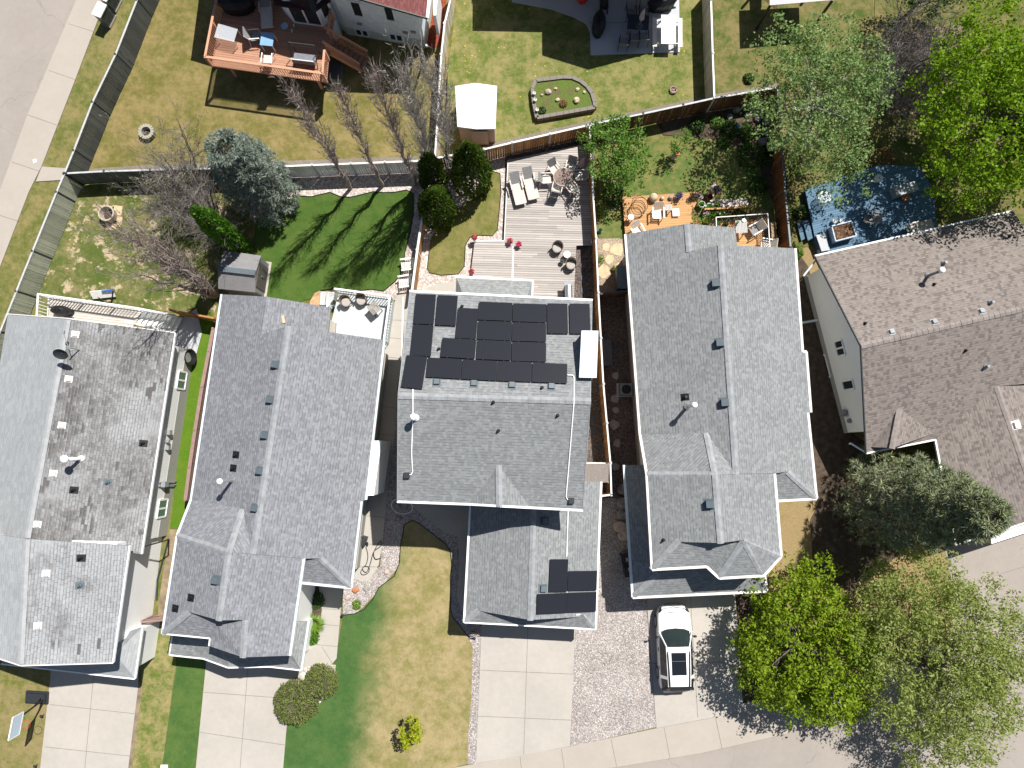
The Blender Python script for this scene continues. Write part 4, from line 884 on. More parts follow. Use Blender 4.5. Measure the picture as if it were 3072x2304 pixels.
# lean-to roof beside the solar garage
o = thing('lean_to', 'small brown lean-to roof wedged between the solar garage and the cedar fence', 'shed', P(1795, 1420))
b = MB(); q = [P(1756, 1391, 2.2), P(1827, 1391, 1.9), P(1825, 1447, 1.9), P(1754, 1450, 2.2)]
b.add(q + [p - V((0, 0, .08)) for p in q], [(0, 1, 2, 3), (7, 6, 5, 4), (0, 4, 5, 1), (1, 5, 6, 2), (2, 6, 7, 3), (3, 7, 4, 0)]); b.build('roof', plain('brown felt', (.19, .165, .15), .9, .12, 12), o)
b = MB()
for p in q: b.beam(V((p.x, p.y, 0)), p - V((0, 0, .1)), .09, .09, up=V((1, 0, 0)))
b.build('post', M['railb'], o)
# ------------------------------------------------------------------ decks
def railing(par, pts, ht, mat, sp=.13, bal=.035, top=.09, mt=None, post=True, slope=None):
    """pts: world points at floor level"""
    for k, (a, c) in enumerate(zip(pts, pts[1:])):
        L = (c - a).length; d = (c - a) / L; b = MB(); n = max(2, int(L / sp)); up = V((0, 0, 1))
        for i in range(1, n):
            q = a + d * L * i / n; b.beam(q + up * .06, q + up * (ht - .03), bal, bal, up=V((d.x, d.y, 0)).normalized())
        b.beam(a + up * .08, c + up * .08, bal, .05); b.build('baluster_panel', mat, par)
        b = MB(); b.beam(a + up * ht, c + up * ht, top, .05); b.build('handrail', mt or mat, par)
        if post:
            b = MB(); b.box(a + up * ht / 2, (top, top, ht)); b.build('post', mat, par)
def deck(name, label, poly, z, mat, thick=.14, under=None, base=None):
    o = thing(name, label, 'deck', (poly[0].x, poly[0].y, 0)); b = MB(); b.prism([p.to_2d() for p in poly], z - .05, z); b.build('floor', mat, o)
    b = MB(); b.prism(inset(poly, .03), (z - thick) if under is None else 0, z - .052); b.build('skirt', under or mat, o)
    return o
def zz(p, z): return V((p.x, p.y, z))
M['dk_red'] = boards('red brown deck boards', (.52, .28, .18), .14, math.atan2(*[(P(967, 220, 2.95) - P(615, 170, 2.95))[i] for i in (1, 0)]), .12, .12)
M['dk_grey'] = boards('weathered grey deck boards', (.5, .455, .42), .14, rad(-1.5), .2, .16)
M['dk_orange'] = boards('orange cedar deck boards', (.6, .33, .14), .14, rad(3), .13, .1)
M['dk_blue'] = boards('blue painted deck boards', (.12, .22, .32), .14, rad(14), .16, .12)
M['dk_white'] = plain('white vinyl deck', (.42, .445, .46), .5, .04, 2)
M['dk_pale'] = boards('pale deck boards', (.6, .55, .49), .14, rad(-7), .14, .12)
M['redrail'] = planks('red brown rail', (.72, .38, .25), .1)
# brown deck
z = 1.95; r_ = [zz(P(*p, 2.95), z) for p in ((990, 28), (982, 101), (973, 152), (967, 220), (615, 170), (635, 66), (648, 0), (658, -80))]
D6 = deck('deck', 'raised red brown deck with slatted railing behind the stucco house', [zz(P(1000, 60, z), z)] + r_[1:] + [zz(P(830, -60, z), z)], z, M['dk_red'], under=None)
railing(D6, r_[3:], 1.0, M['redrail'], .15, .035, .13); railing(D6, r_[2:4], 1.0, M['redrail'], .15, .035, .13); railing(D6, r_[:2], 1.0, M['redrail'], .15, .035, .12)
cen_ = P(800, 110, 1.95)
for p in (r_[3].lerp(cen_, .22), r_[4].lerp(cen_, .22), r_[5].lerp(cen_, .2), ((r_[3] + r_[4]) / 2).lerp(cen_, .5)):
    b = MB(); b.box(V((p.x, p.y, .97)), (.14, .14, 1.84)); b.build('post', M['redrail'], D6)
ST = thing('staircase', 'brown wooden stairs leading down from the raised red deck', 'stairs', P(1060, 160)); n_ = 8
sa, sb = zz(P(984, 108, 1.95), 0), zz(P(979, 152, 1.95), 0); ea, eb = P(1112, 180), P(1088, 217)
sa, sb = sa, sb
for i in range(n_):
    f = (i + .5) / n_; a = sa.lerp(ea, f); c = sb.lerp(eb, f); h_ = 1.95 * (1 - (i + 1) / (n_ + 1)); b = MB(); b.beam(a + V((0, 0, h_)), c + V((0, 0, h_)), .27, .045); b.build('tread', M['dk_red'], ST)
for a, c in ((sa, ea), (sb, eb)):
    b = MB(); b.beam(a + V((0, 0, 1.8)), c + V((0, 0, .05)), .05, .28); b.build('stringer', M['redrail'], ST)
    b = MB(); b.beam(a + V((0, 0, 2.9)), c + V((0, 0, 1.0)), .12, .05); b.build('handrail', M['redrail'], ST); b = MB()
    for i in range(1, 20):
        q = a.lerp(c, i / 20); h_ = 1.9 * (1 - i / 20); b.beam(q + V((0, 0, h_)), q + V((0, 0, h_ + 1.0)), .04, .04, up=V((1, 0, 0)))
    b.build('baluster_panel', M['redrail'], ST)
# white deck of house two
z = .95; a, c, d = (zz(P(*p, 1.9), z) for p in ((1004, 866), (1170, 888), (1152, 1018)))
e = P(987, 996, z); D2 = deck('deck', 'small white vinyl deck with slatted white railing in the house corner', [a, c, d, zz(P(1150, 1040, z), z), e], z, M['dk_white'], under=M['dk_white'])
railing(D2, [a, c, d, zz(P(1149, 1036, 1.9), z)], .95, M['mint'], .16, .035, .1, M['white'])
railing(D2, [zz(P(994, 924, z), z), e], .9, M['mint'], .12, .04, .11, M['white'])
o = thing('step', 'white ribbed steps beside the small white vinyl deck', 'steps', P(985, 900))
for i, hh in enumerate((.3, .6)):
    b = MB(); q = [P(p[0] + i * 18, p[1], hh) for p in ((962, 874), (1002, 876), (998, 918), (958, 914))]; q[1] = P(1004, 876, hh); q[2] = P(998, 918, hh); b.prism([p.to_2d() for p in q], 0, hh); b.build('tread', boards('white ribbed boards', (.66, .68, .67), .09, rad(82), .06, .12), o)
b = MB(); b.prism(PL([(930, 905), (945, 880), (962, 872), (958, 918), (930, 912)]), -.01, .05); tag(b.build('paver_pad', plain('orange flagstone', (.45, .27, .15), .9, .2, 3)), 'orange stone pad at the foot of the white deck steps', 'paving')
# grey deck of house three
z = .35; D3 = deck('deck', 'big weathered grey wooden deck with loungers and a round table', [zz(P(*p, z), z) for p in ((1524, 480), (1771, 428), (1780, 576), (1774, 736), (1729, 737), (1720, 930), (1594, 920), (1594, 845), (1411, 832), (1424, 723), (1512, 722))], z, M['dk_grey'], under=M['postd'])
b = MB(); b.beam(P(1540, 738, z + .003), P(1537, 842, z + .003), .09, .006); b.beam(P(1513, 722, z + .002), P(1424, 723, z + .002), .06, .006); b.beam(P(1524, 480, z + .002), P(1513, 720, z + .002), .05, .006); b.build('edge_board', M['railw'], D3)
# orange decks of house four
z = .3; D4 = deck('deck', 'low orange cedar deck with slatted chairs behind the grey hip roof', [P(*p, z) for p in ((1867, 590), (2106, 575), (2078, 632), (2074, 655), (2130, 690), (2130, 760), (1880, 760))], z, M['dk_orange'], under=M['f_brown'])
z = .75; D4b = deck('deck', 'small raised orange deck with white topped railing and grey table', [zz(P(*p, 1.7), z) for p in ((2148, 652), (2303, 641), (2312, 790), (2160, 800))], z, M['dk_orange'], under=M['f_brown'])
rr = [zz(P(*p, 1.7), z) for p in ((2150, 690), (2148, 652), (2303, 641), (2311, 760))]; railing(D4b, rr, .95, M['postd'], .13, .03, .045, M['railw'])
b = MB(); b.beam(P(2112, 630, .45), P(2256, 621, .45), .12, .3); tag(b.build('planter_board', M['dk_orange']), 'orange board edging the pot garden beside the raised orange deck', 'planter edge')
b = MB(); b.beam(P(2317, 668, .7), P(2322, 742, .7), .22, .08); b.beam(P(2317, 668, .35), P(2322, 742, .35), .18, .5); tag(b.build('bench', planks('old bench wood', (.42, .28, .18), .2)), 'narrow wooden bench against the rust brown fence', 'bench')
# blue deck of house five
z = .5; D5 = deck('deck', 'blue painted deck in dappled tree shade behind the bungalow', [P(*p, z) for p in ((2415, 567), (2640, 494), (2760, 500), (2800, 570), (2812, 690), (2600, 770), (2478, 790), (2446, 720))], z, M['dk_blue'], under=plain('navy skirt', (.05, .1, .2)))
o = thing('step', 'pair of blue wooden steps at the left of the blue deck', 'steps', P(2410, 690))
for (x0, h_) in ((2389, .2), (2409, .36)):
    b = MB(); q = PL([(x0, 664), (x0 + 17, 659), (x0 + 30, 714), (x0 + 15, 722)], h_); b.prism([p.to_2d() for p in q], h_ - .05, h_); b.build('tread', M['dk_blue'], o)
o = thing('planter_box', 'blue framed square planter box of bark on the blue deck', 'planter', P(2530, 700, .5)); q = PL([(2494, 679), (2553, 664), (2568, 708), (2506, 724)], 1.05)
b = MB(); b.prism([p.to_2d() for p in q], .5, .98); b.build('box', plain('pale blue paint', (.36, .46, .6)), o); qi = inset(q, .05)
b = MB()
for i in range(4): b.beam(q[i], q[(i + 1) % 4], .07, .14)
b.build('rim', plain('pale blue rim', (.4, .48, .58)), o)
b = MB(); b.prism(qi, .9, 1.03); b.build('soil', gravel('bark chips', [(.12, .06, .03), (.18, .09, .05), (.3, .18, .1)], 12), o)
o = thing('step_slab', 'pale concrete landing block beside the blue planter box', 'slab', P(2450, 740)); b = MB(); b.prism(PL([(2436, 716), (2464, 708), (2474, 758), (2452, 762)]), 0, .6); b.build('block', M['patio'], o); b = MB(); b.prism(inset(PL([(2436, 716), (2464, 708), (2474, 758), (2452, 762)], .0), -.02), .6, .64); b.build('top', M['patio'], o)
# white deck of house one
z = 1.6; a, c = zz(P(114, 882, 2.6), z), zz(P(398, 922, 2.6), z); w_ = zz(P(110, 952, 2.6), z)
D1 = deck('deck', 'narrow pale deck with white baluster railing behind the worn roof', [a, c, zz(P(400, 985, z), z), zz(P(150, 990, z), z), w_], z, M['dk_pale'], under=None)
railing(D1, [w_, a, a.lerp(c, .38), a.lerp(c, .72), c], 1.0, M['white'], .17, .04, .09)
for p in (a, c, w_):
    b = MB(); b.box(V((p.x, p.y, .78)), (.12, .12, 1.56)); b.build('post', M['white'], D1)
ST = thing('staircase', 'white stairs descending from the narrow pale deck behind the worn roof', 'stairs', P(470, 980)); n_ = 8
sa, sb = zz(c, 0), zz(P(401, 972, 1.6), 0); ea, eb = zz(P(526, 946, 1.0), 0), zz(P(520, 1000, .3), 0)
for i in range(n_):
    f = (i + .6) / n_; p, q = sa.lerp(ea, f), sb.lerp(eb, f); h_ = 1.6 * (1 - (i + .8) / (n_ + 1)); b = MB(); b.beam(p + V((0, 0, h_)), q + V((0, 0, h_)), .26, .05); b.build('tread', M['white'], ST)
for p, q in ((sa, ea), (sb, eb)):
    b = MB(); b.beam(p + V((0, 0, 1.5)), q + V((0, 0, .1)), .05, .25); b.build('stringer', M['white'], ST); b = MB(); b.beam(p + V((0, 0, 2.55)), q + V((0, 0, 1.0)), .1, .05); b.build('handrail', M['white'], ST); b = MB()
    for i in range(1, 18):
        t_ = p.lerp(q, i / 18); h_ = 1.55 * (1 - i / 18); b.beam(t_ + V((0, 0, h_)), t_ + V((0, 0, h_ + 1.0)), .045, .045, up=V((1, 0, 0)))
    b.build('baluster_panel', M['white'], ST)
# ------------------------------------------------------------------ plants
M['bark'] = plain('grey brown bark', (.16, .13, .11), .95, .25, 5, bump=.6)
M['barkp'] = plain('pale poplar bark', (.42, .38, .34), .9, .2, 4)
M['twig'] = plain('dry twig bark', (.32, .26, .23), .95, .2, 4)
M['barkd'] = plain('dark grey twig bark', (.19, .17, .16), .95, .2, 4)
def rv(s=1.0):
    while True:
        v = V((R.uniform(-1, 1), R.uniform(-1, 1), R.uniform(-1, 1)))
        if .05 < v.length < 1: return v.normalized() * s
def leafq(b, p, n, L, w, d=None):
    n = n.normalized(); t = d if d is not None else rv(); t = t - n * t.dot(n)
    if t.length < .01: t = n.orthogonal()
    t.normalize(); s = n.cross(t) * w / 2
    b.face([p - t * L * .5, p + s, p + t * L * .5, p - s])
def stem(b, a, c, r0, r1, n=5, wob=.06, k=3):
    pts = [a.lerp(c, i / k) + (rv(wob * (c - a).length) if 0 < i < k else V((0, 0, 0))) for i in range(k + 1)]
    b.tube(pts, [r0 + (r1 - r0) * i / k for i in range(k + 1)], n, cap=False); return pts
def leafy(name, label, base, ht, lobes, nclump, per, lsize, spread, mat, cat='tree', group=None, trunk=.14, limbs=9, bark='bark', up=.35, stems=1, shell=.55, aspect=.62):
    """lobes: (dx,dy,z, rx,ry,rz) relative to the base, clumps sit near each lobe's surface"""
    o = thing(name, label, cat, base, group); tb = MB(); base = V(base); lb = MB()
    lw = [l[3] * l[4] * l[5] for l in lobes]; sw = sum(lw)
    cl = []
    for l, wgt in zip(lobes, lw):
        c = base + V(l[:3])
        for i in range(max(3, int(nclump * wgt / sw))):
            d = rv(); f = (shell + (1 - shell) * R.random() ** .5) * (1 + .22 * noise.noise(d * 2.3 + c))
            cl.append(c + V((d.x * l[3], d.y * l[4], d.z * l[5])) * f)
    cl = [c for c in cl if c.z > .1]
    for c in cl:
        sz = spread * R.uniform(.6, 1.35); ax = rv()
        for i in range(int(per * R.uniform(.6, 1.3))):
            q = rv() * sz * R.random() ** .45; q.z *= .75
            n = (rv() + V((0, 0, up * 1.6)) + q.normalized() * .5)
            s = lsize * R.uniform(.65, 1.3); leafq(lb, c + q, n, s, s * aspect)
    top = max(c.z for c in cl); ctr = sum((V(l[:3]) for l in lobes), V((0, 0, 0))) / len(lobes)
    for s_ in range(stems):
        off = V((R.uniform(-.3, .3), R.uniform(-.3, .3), 0)) if stems > 1 else V((0, 0, 0))
        tp = base + off + V((ctr.x * .6, ctr.y * .6, max(.3, ht * .62)))
        pts = stem(tb, base + off, tp, trunk, trunk * .45, 7, .03, 4)
        for i in range(limbs // stems):
            c = R.choice(cl); t_ = R.uniform(.35, 1); a = (base + off).lerp(tp, t_); m = stem(tb, a, a.lerp(c, .6) + V((0, 0, .1)), trunk * .38, trunk * .2, 5, .08)
            for j in range(4):
                c2 = min(R.sample(cl, min(len(cl), 14)), key=lambda q: (q - m[-1]).length); stem(tb, m[R.randint(1, 3)], c2, trunk * .16, .008, 4, .1)
    tb.build('trunk', M[bark], o, True); lb.build('crown', mat, o)
    return o
def bare(name, label, base, ht, crown, nbr, mat, cat='tree', trunk=.1, lean=(0, 0), group=None, ang=.3, twigs=9, tl=.5, tw=.008, leaves=None, stems=1, pw=1.0, low=.06):
    """fastigiate or spreading leafless tree; crown(t) gives the radius at height fraction t"""
    o = thing(name, label, cat, base, group); base = V(base); tb = MB(); cb = MB(); fl = MB()
    for s_ in range(stems):
        a0 = R.uniform(0, 6.28); off = V((math.cos(a0), math.sin(a0), 0)) * (.12 if stems > 1 else 0)
        tip = base + V((lean[0], lean[1], ht)) + (V((math.cos(a0), math.sin(a0), -R.random())) * crown(.75) if stems > 1 else V((0, 0, 0)))
        pts = stem(tb, base + off, tip, trunk, .01, 7, .012, 9)
        def at(t): i = min(8, int(t * 9)); return pts[i].lerp(pts[i + 1], t * 9 - i)
        for i in range(nbr // stems):
            t = low + (1 - low) * (R.random() ** pw) * .95; a = at(t); r = crown(t) * R.uniform(.35, 1.05); az = R.uniform(0, 6.283)
            rise = r / math.tan(ang * R.uniform(.7, 1.5)) if ang < 1.4 else r * R.uniform(-.15, .6)
            rise = min(rise, ht * .3); e = a + V((math.cos(az) * r, math.sin(az) * r, rise)); mpt = a.lerp(e, .5) + V((math.cos(az), math.sin(az), 0)) * r * .18
            r0 = max(.012, trunk * .3 * (1 - t * .8)); bp = [a, mpt, e]; cb.tube([a, a.lerp(mpt, .5) + rv(.04), mpt, mpt.lerp(e, .5) + rv(.05), e], [r0, r0 * .8, r0 * .6, r0 * .4, tw * .7], 4, cap=False)
            for j in range(twigs):
                f = R.random(); q = a.lerp(mpt, f * 2) if f < .5 else mpt.lerp(e, f * 2 - 1); d = (e - a).normalized() * 1.0 + rv(.75) + V((0, 0, .15)); d.normalize(); L = tl * R.uniform(.4, 1.2)
                k = q + d * L * .5 + rv(.04); cb.tube([q, k, q + d * L + rv(.07)], [tw, tw * .8, tw * .4], 3, cap=False)
                if leaves and R.random() < leaves[1]:
                    for _ in range(R.randint(1, 3)): leafq(fl, q + d * L * R.random() + rv(.04), rv() + V((0, 0, .6)), leaves[2], leaves[2] * .6)
    tb.build('trunk', mat, o, True); cb.build('branch_crown', mat, o)
    if leaves: fl.build('leaves', leaves[0], o)
    return o
def spruce(name, label, base, ht, prof, nb, mat, tuft=.26, lean=(0, 0), per=16, group=None, layers=5):
    o = thing(name, label, 'tree', base, group); base = V(base); tb = MB(); nbm = MB()
    stem(tb, base, base + V((lean[0], lean[1], ht)), .16, .02, 7, .005, 6)
    for i in range(nb):
        t = (i + R.random()) / nb; t = .03 + .96 * t ** .9; r = prof(t) * R.uniform(.82, 1.12); az = i * 2.39996 + R.uniform(-.3, .3); az2 = az
        a = base + V((lean[0] * t, lean[1] * t, ht * t)); d = V((math.cos(az), math.sin(az), -.16 + .35 * t)); e = a + d * r
        tb.tube([a, a + d * r * .5 + V((0, 0, .05)), e], [.03 * (1.1 - t), .018 * (1.1 - t), .006], 4, cap=False)
        for j in range(layers):
            f = 1 - (j / layers) ** 1.3 * .75; wd = r * .34 * (1.05 - f) + .12
            for s in (-1, 0, 1):
                if R.random() < (.38 if s else .12): continue
                c = a + d * r * f + V((-d.y, d.x, 0)) * s * wd * R.uniform(.6, 1.2) + V((0, 0, R.uniform(-.05, .12)))
                T_ = tuft * R.uniform(.7, 1.25); dd = (d * .7 + V((-d.y, d.x, 0)) * s * .7 + V((0, 0, .45))).normalized()
                for k in range(per):
                    v = (dd * .75 + rv(.95)).normalized(); L = T_ * R.uniform(.5, 1.0); sd = v.cross(rv()); sd = sd.normalized() * .021 if sd.length > .01 else V((.021, 0, 0))
                    nbm.face([c - sd, c + sd, c + v * L + sd * .3, c + v * L - sd * .3])
    tb.build('trunk', M['bark'], o, True); nbm.build('crown', mat, o); return o
def conifer(name, label, base, ht, prof, n, mat, size=.17, cat='tree', group=None, lean=(0, 0)):
    """dense upright cedar made of small outward leaf sprays"""
    o = thing(name, label, cat, base, group); base = V(base); tb = MB(); lb = MB()
    stem(tb, base, base + V((lean[0] * .8, lean[1] * .8, ht * .8)), .1, .02, 6, .01, 3)
    for i in range(n):
        t = R.random() ** .85; az = R.uniform(0, 6.283); bump_ = 1 + .22 * noise.noise(V((math.cos(az) * 1.6, math.sin(az) * 1.6, t * ht * 1.1)) + base)
        r = prof(t) * bump_ * (1 - .3 * R.random() ** 2); d = V((math.cos(az), math.sin(az), 0)); c = base + V((lean[0] * t, lean[1] * t, 0)) + d * r + V((0, 0, ht * t))
        s = size * R.uniform(.6, 1.3); leafq(lb, c, V((-d.y, d.x, 0)) + rv(.7), s * 1.4, s * .7, (d * .8 + V((0, 0, .8)) + rv(.4)))
    tb.build('trunk', M['bark'], o, True); lb.build('crown', mat, o); return o
LM = {}
LM['maple'] = leaf('bright maple leaves', [(.15, .25, .012), (.25, .37, .016), (.36, .47, .03), (.2, .31, .014)], .45)
LM['lime'] = leaf('lime leaves', [(.15, .29, .01), (.24, .4, .012), (.32, .48, .02)], .48)
LM['willow'] = leaf('pale willow leaves', [(.22, .3, .055), (.34, .42, .1), (.46, .5, .16), (.28, .37, .07)], .45)
LM['poplar'] = leaf('grey green leaves', [(.16, .28, .07), (.27, .4, .13), (.36, .48, .19)], .45)
LM['apple'] = leaf('apple green leaves', [(.1, .22, .03), (.17, .33, .045), (.23, .4, .07)], .42)
LM['yellow'] = leaf('yellow green leaves', [(.3, .38, .01), (.4, .46, .015), (.47, .48, .03)], .35)
LM['column'] = leaf('glossy green leaves', [(.06, .17, .012), (.1, .25, .02), (.15, .3, .03)], .35)
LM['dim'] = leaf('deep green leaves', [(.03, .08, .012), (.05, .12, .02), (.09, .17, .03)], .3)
LM['cedar'] = leaf('cedar sprays', [(.05, .1, .01), (.085, .15, .015), (.12, .19, .02)], .2)
LM['spruce'] = leaf('blue spruce needles', [(.17, .225, .18), (.25, .31, .25), (.34, .38, .31), (.22, .28, .24)], .1)
LM['spruce2'] = leaf('green spruce needles', [(.16, .21, .13), (.25, .3, .15), (.36, .38, .17), (.27, .32, .25)], .1)
LM['spirea'] = leaf('spirea leaves', [(.16, .22, .04), (.2, .3, .035), (.24, .17, .14), (.18, .27, .04)], .3)
LM['grassy'] = leaf('daylily blades', [(.12, .26, .02), (.2, .34, .04), (.26, .38, .05)], .3)
LM['bud'] = leaf('pale spring buds', [(.35, .38, .12), (.42, .44, .2)], .3)
LM['pink'] = leaf('hot pink petals', [(.7, .02, .14), (.8, .06, .22), (.55, .01, .08)], .2)
LM['purple'] = leaf('purple petals', [(.07, .02, .12), (.12, .05, .28), (.05, .12, .03)], .2)
LM['maroon'] = leaf('maroon leaves', [(.05, .01, .02), (.1, .02, .03)], .2)
LM['pale'] = leaf('pale pink petals', [(.6, .45, .48), (.7, .6, .6), (.45, .3, .38)], .2)
LM['dry'] = leaf('rusty dry leaves', [(.25, .12, .05), (.32, .2, .08)], .2)
GP0 = lambda px, py: P(px, py)
# bare poplars in a row
PG = 'bare poplars standing in a row'
for (bx, by, h_, rr, lab, nb) in ((1052, 566, 11.6, .62, 'leftmost and most leaning bare poplar of the row behind the lawn', 80), (1150, 556, 11.4, .45, 'second bare poplar from the left, thin and sparse', 62), (1245, 556, 13.0, .55, 'bare poplar in the middle of the row', 85), (1306, 545, 12.4, .85, 'densest bare poplar of the row beside the round cedar', 130), (1358, 520, 11.8, .8, 'rightmost bare poplar, next to the white shed', 120)):
    bare('poplar', lab, GP0(bx, by), h_, lambda t, r=rr: r * (.5 + 1.1 * t) * min(1, (1.02 - t) * 4) * min(1, .25 + t * 3), nb, M['barkp' if nb > 100 else 'twig'], trunk=.12, ang=.2, twigs=11, tl=.55, tw=.012, group=PG, low=.08, pw=.8)
bare('bare_tree', 'leafless many stemmed tree leaning over the patchy yard beside the worn roof', GP0(648, 884), 10.6, lambda t: 1.25 * min(1, .15 + t * 1.6) * min(1, (1.05 - t) * 3), 190, M['twig'], trunk=.14, ang=.24, twigs=10, tl=.7, tw=.011, stems=7, low=.05)
bare('bare_tree', 'tangled grey leafless tree in front of the bright columnar tree', GP0(655, 690), 4.6, lambda t: 1.9, 170, M['barkd'], trunk=.08, ang=.8, twigs=11, tl=.75, tw=.01, stems=6)
bare('bare_tree', 'leafless shrub with a few pale buds at the dark fence corner', GP0(590, 600), 4.8, lambda t: 1.9, 170, M['barkd'], trunk=.07, ang=.7, twigs=10, tl=.7, tw=.009, stems=6, leaves=(LM['bud'], .4, .08))
bare('bare_tree', 'thin budding tree behind the dark fence near the stone fire ring', GP0(600, 540), 5.6, lambda t: 1.7, 80, M['barkd'], trunk=.06, ang=.7, twigs=8, tl=.6, tw=.008, stems=4, leaves=(LM['bud'], .6, .08))
conifer('columnar_tree', 'bright green columnar tree leaning over the grey shed', GP0(745, 752), 7.4, lambda t: .52 * min(1, .5 + t) * min(1, (1.03 - t) * 3) + .12, 3600, LM['column'], .17)
spruce('blue_spruce', 'big blue spruce behind the dark green back lawn', GP0(822, 598), 7.6, lambda t: 2.15 * (1.0 - .62 * t ** 1.3) * min(1, .75 + t) , 185, LM['spruce'], .3, per=20, layers=4)
spruce('blue_spruce', 'large spruce in front of the brown roofed bungalow', GP0(2625, 1495), 10.4, lambda t: 3.1 * (1 - .8 * t ** 1.25) * min(1, .8 + t), 235, LM['spruce2'], .36, per=22, layers=4)
CG = 'round green cedars by the tan lawn'
conifer('cedar', 'tall egg shaped cedar against the orange fence corner', GP0(1420, 552), 5.8, lambda t: 1.12 * math.sin(math.pi * min(1, .3 + t * .72)) ** .7, 6500, LM['cedar'], .16, group=CG)
conifer('cedar', 'squat round cedar at the end of the pale fence', GP0(1320, 648), 4.2, lambda t: 1.08 * math.sin(math.pi * min(1, .32 + t * .7)) ** .7, 5600, LM['cedar'], .16, group=CG)
conifer('cedar', 'cedar half hidden behind the densest bare poplar', GP0(1305, 552), 4.6, lambda t: .8 * math.sin(math.pi * min(1, .32 + t * .7)) ** .7, 3800, LM['cedar'], .16, group=CG)
# leafy trees
leafy('apple_tree', 'leafy bright green tree at the corner of the shaded garden', GP0(1822, 520), 4.6, [(0.0, 0.23, 3.0, 1.72, 1.84, 1.2), (1.03, -0.46, 2.5, 1.26, 1.38, 1.0), (-1.03, 0.8, 3.2, 1.15, 1.03, 0.8), (0.46, 1.26, 3.4, 1.26, 1.03, 0.8), (0.23, -1.38, 2.2, 1.15, 0.92, 0.8)], 220, 28, 0.15, 0.34, LM['apple'], trunk=.1, limbs=12, shell=.45)
leafy('young_tree', 'small leafy tree in the shaded garden beside a red pot', GP0(2020, 468), 2.4, [(0, .15, 1.4, .5, .6, .8), (.25, .5, 1.8, .35, .4, .5)], 34, 22, .12, .22, LM['apple'], trunk=.03, limbs=5)
leafy('poplar_tree', 'large airy grey green tree with pale branches at the upper right', GP0(2335, 432), 8.2, [(0.0, 0.0, 5.2, 3.58, 3.36, 2.2), (2.13, 0.9, 5.6, 2.13, 2.24, 1.6), (-1.46, 2.46, 5.8, 2.13, 1.79, 1.4), (1.34, -2.13, 4.4, 2.13, 1.9, 1.5), (0.67, 2.91, 6.2, 2.46, 1.57, 1.3), (2.13, -3.81, 3.4, 1.79, 1.46, 1.1)], 700, 26, .16, .46, LM['poplar'], trunk=.16, limbs=34, bark='barkp', shell=.2, stems=3)
leafy('maple_tree', 'broad vivid green maple shading the blue deck at the right edge', GP0(2795, 500), 9.4, [(0.0, 0.5, 6.0, 4.25, 4.25, 2.64), (3.25, 1.5, 6.2, 3.5, 3.5, 2.42), (-1.5, 3.0, 5.6, 2.5, 2.5, 1.76), (1.12, 4.75, 6.0, 3.12, 2.62, 1.98), (3.62, -2.0, 5.2, 3.25, 2.5, 1.87), (-0.75, -2.38, 4.4, 2.25, 1.88, 1.54), (5.75, 4.5, 5.8, 3.0, 3.0, 1.98)], 1150, 36, .19, .52, LM['lime'], trunk=.24, limbs=22, shell=.45)
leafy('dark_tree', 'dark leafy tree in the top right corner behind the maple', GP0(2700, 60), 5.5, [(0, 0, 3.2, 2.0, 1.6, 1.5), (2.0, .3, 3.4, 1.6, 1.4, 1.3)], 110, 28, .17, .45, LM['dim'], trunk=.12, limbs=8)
bare('bare_tree', 'spreading leafless grey tree over the brush pile at the upper right', GP0(2655, 235), 5.2, lambda t: 2.3, 220, M['barkd'], trunk=.1, ang=.9, twigs=11, tl=.85, tw=.01, stems=7)
leafy('maple_tree', 'yellow green maple in the curbside bed right of the white car', GP0(2352, 1905), 6.0, [(0.0, 0.0, 3.4, 3.64, 3.56, 2.18), (1.71, -1.08, 3.0, 2.48, 2.48, 1.61), (-1.08, 2.94, 3.0, 2.02, 1.86, 1.38), (0.93, 3.26, 2.8, 1.55, 1.55, 1.15), (1.4, -2.48, 2.7, 2.33, 1.71, 1.15), (-1.71, -0.78, 2.8, 1.86, 2.48, 1.38)], 760, 36, 0.18, 0.42, LM['maple'], trunk=.13, limbs=14)
leafy('willow_tree', 'pale feathery green tree overhanging the road at the lower right', GP0(2650, 1895), 7.4, [(0.0, 0.0, 4.2, 4.2, 4.2, 2.4), (2.55, 0.75, 4.4, 3.0, 3.0, 1.8), (1.8, -3.15, 3.8, 3.0, 2.7, 1.68), (-0.3, 3.0, 4.0, 3.0, 2.4, 1.68), (3.45, -2.1, 3.9, 2.4, 2.1, 1.44), (0.6, -4.8, 3.0, 2.1, 1.8, 1.32)], 1150, 38, .18, .5, LM['willow'], trunk=.15, limbs=20, aspect=.42, shell=.5)
leafy('young_tree', 'little yellow leaved tree on the tan front lawn', GP0(1243, 2160), 2.7, [(0, 0, 1.7, .55, .75, .7), (.25, .45, 2.0, .4, .5, .5), (-.1, -.6, 1.4, .4, .45, .4), (.4, -.2, 1.5, .4, .4, .4)], 62, 24, .13, .17, LM['yellow'], trunk=.035, limbs=9)
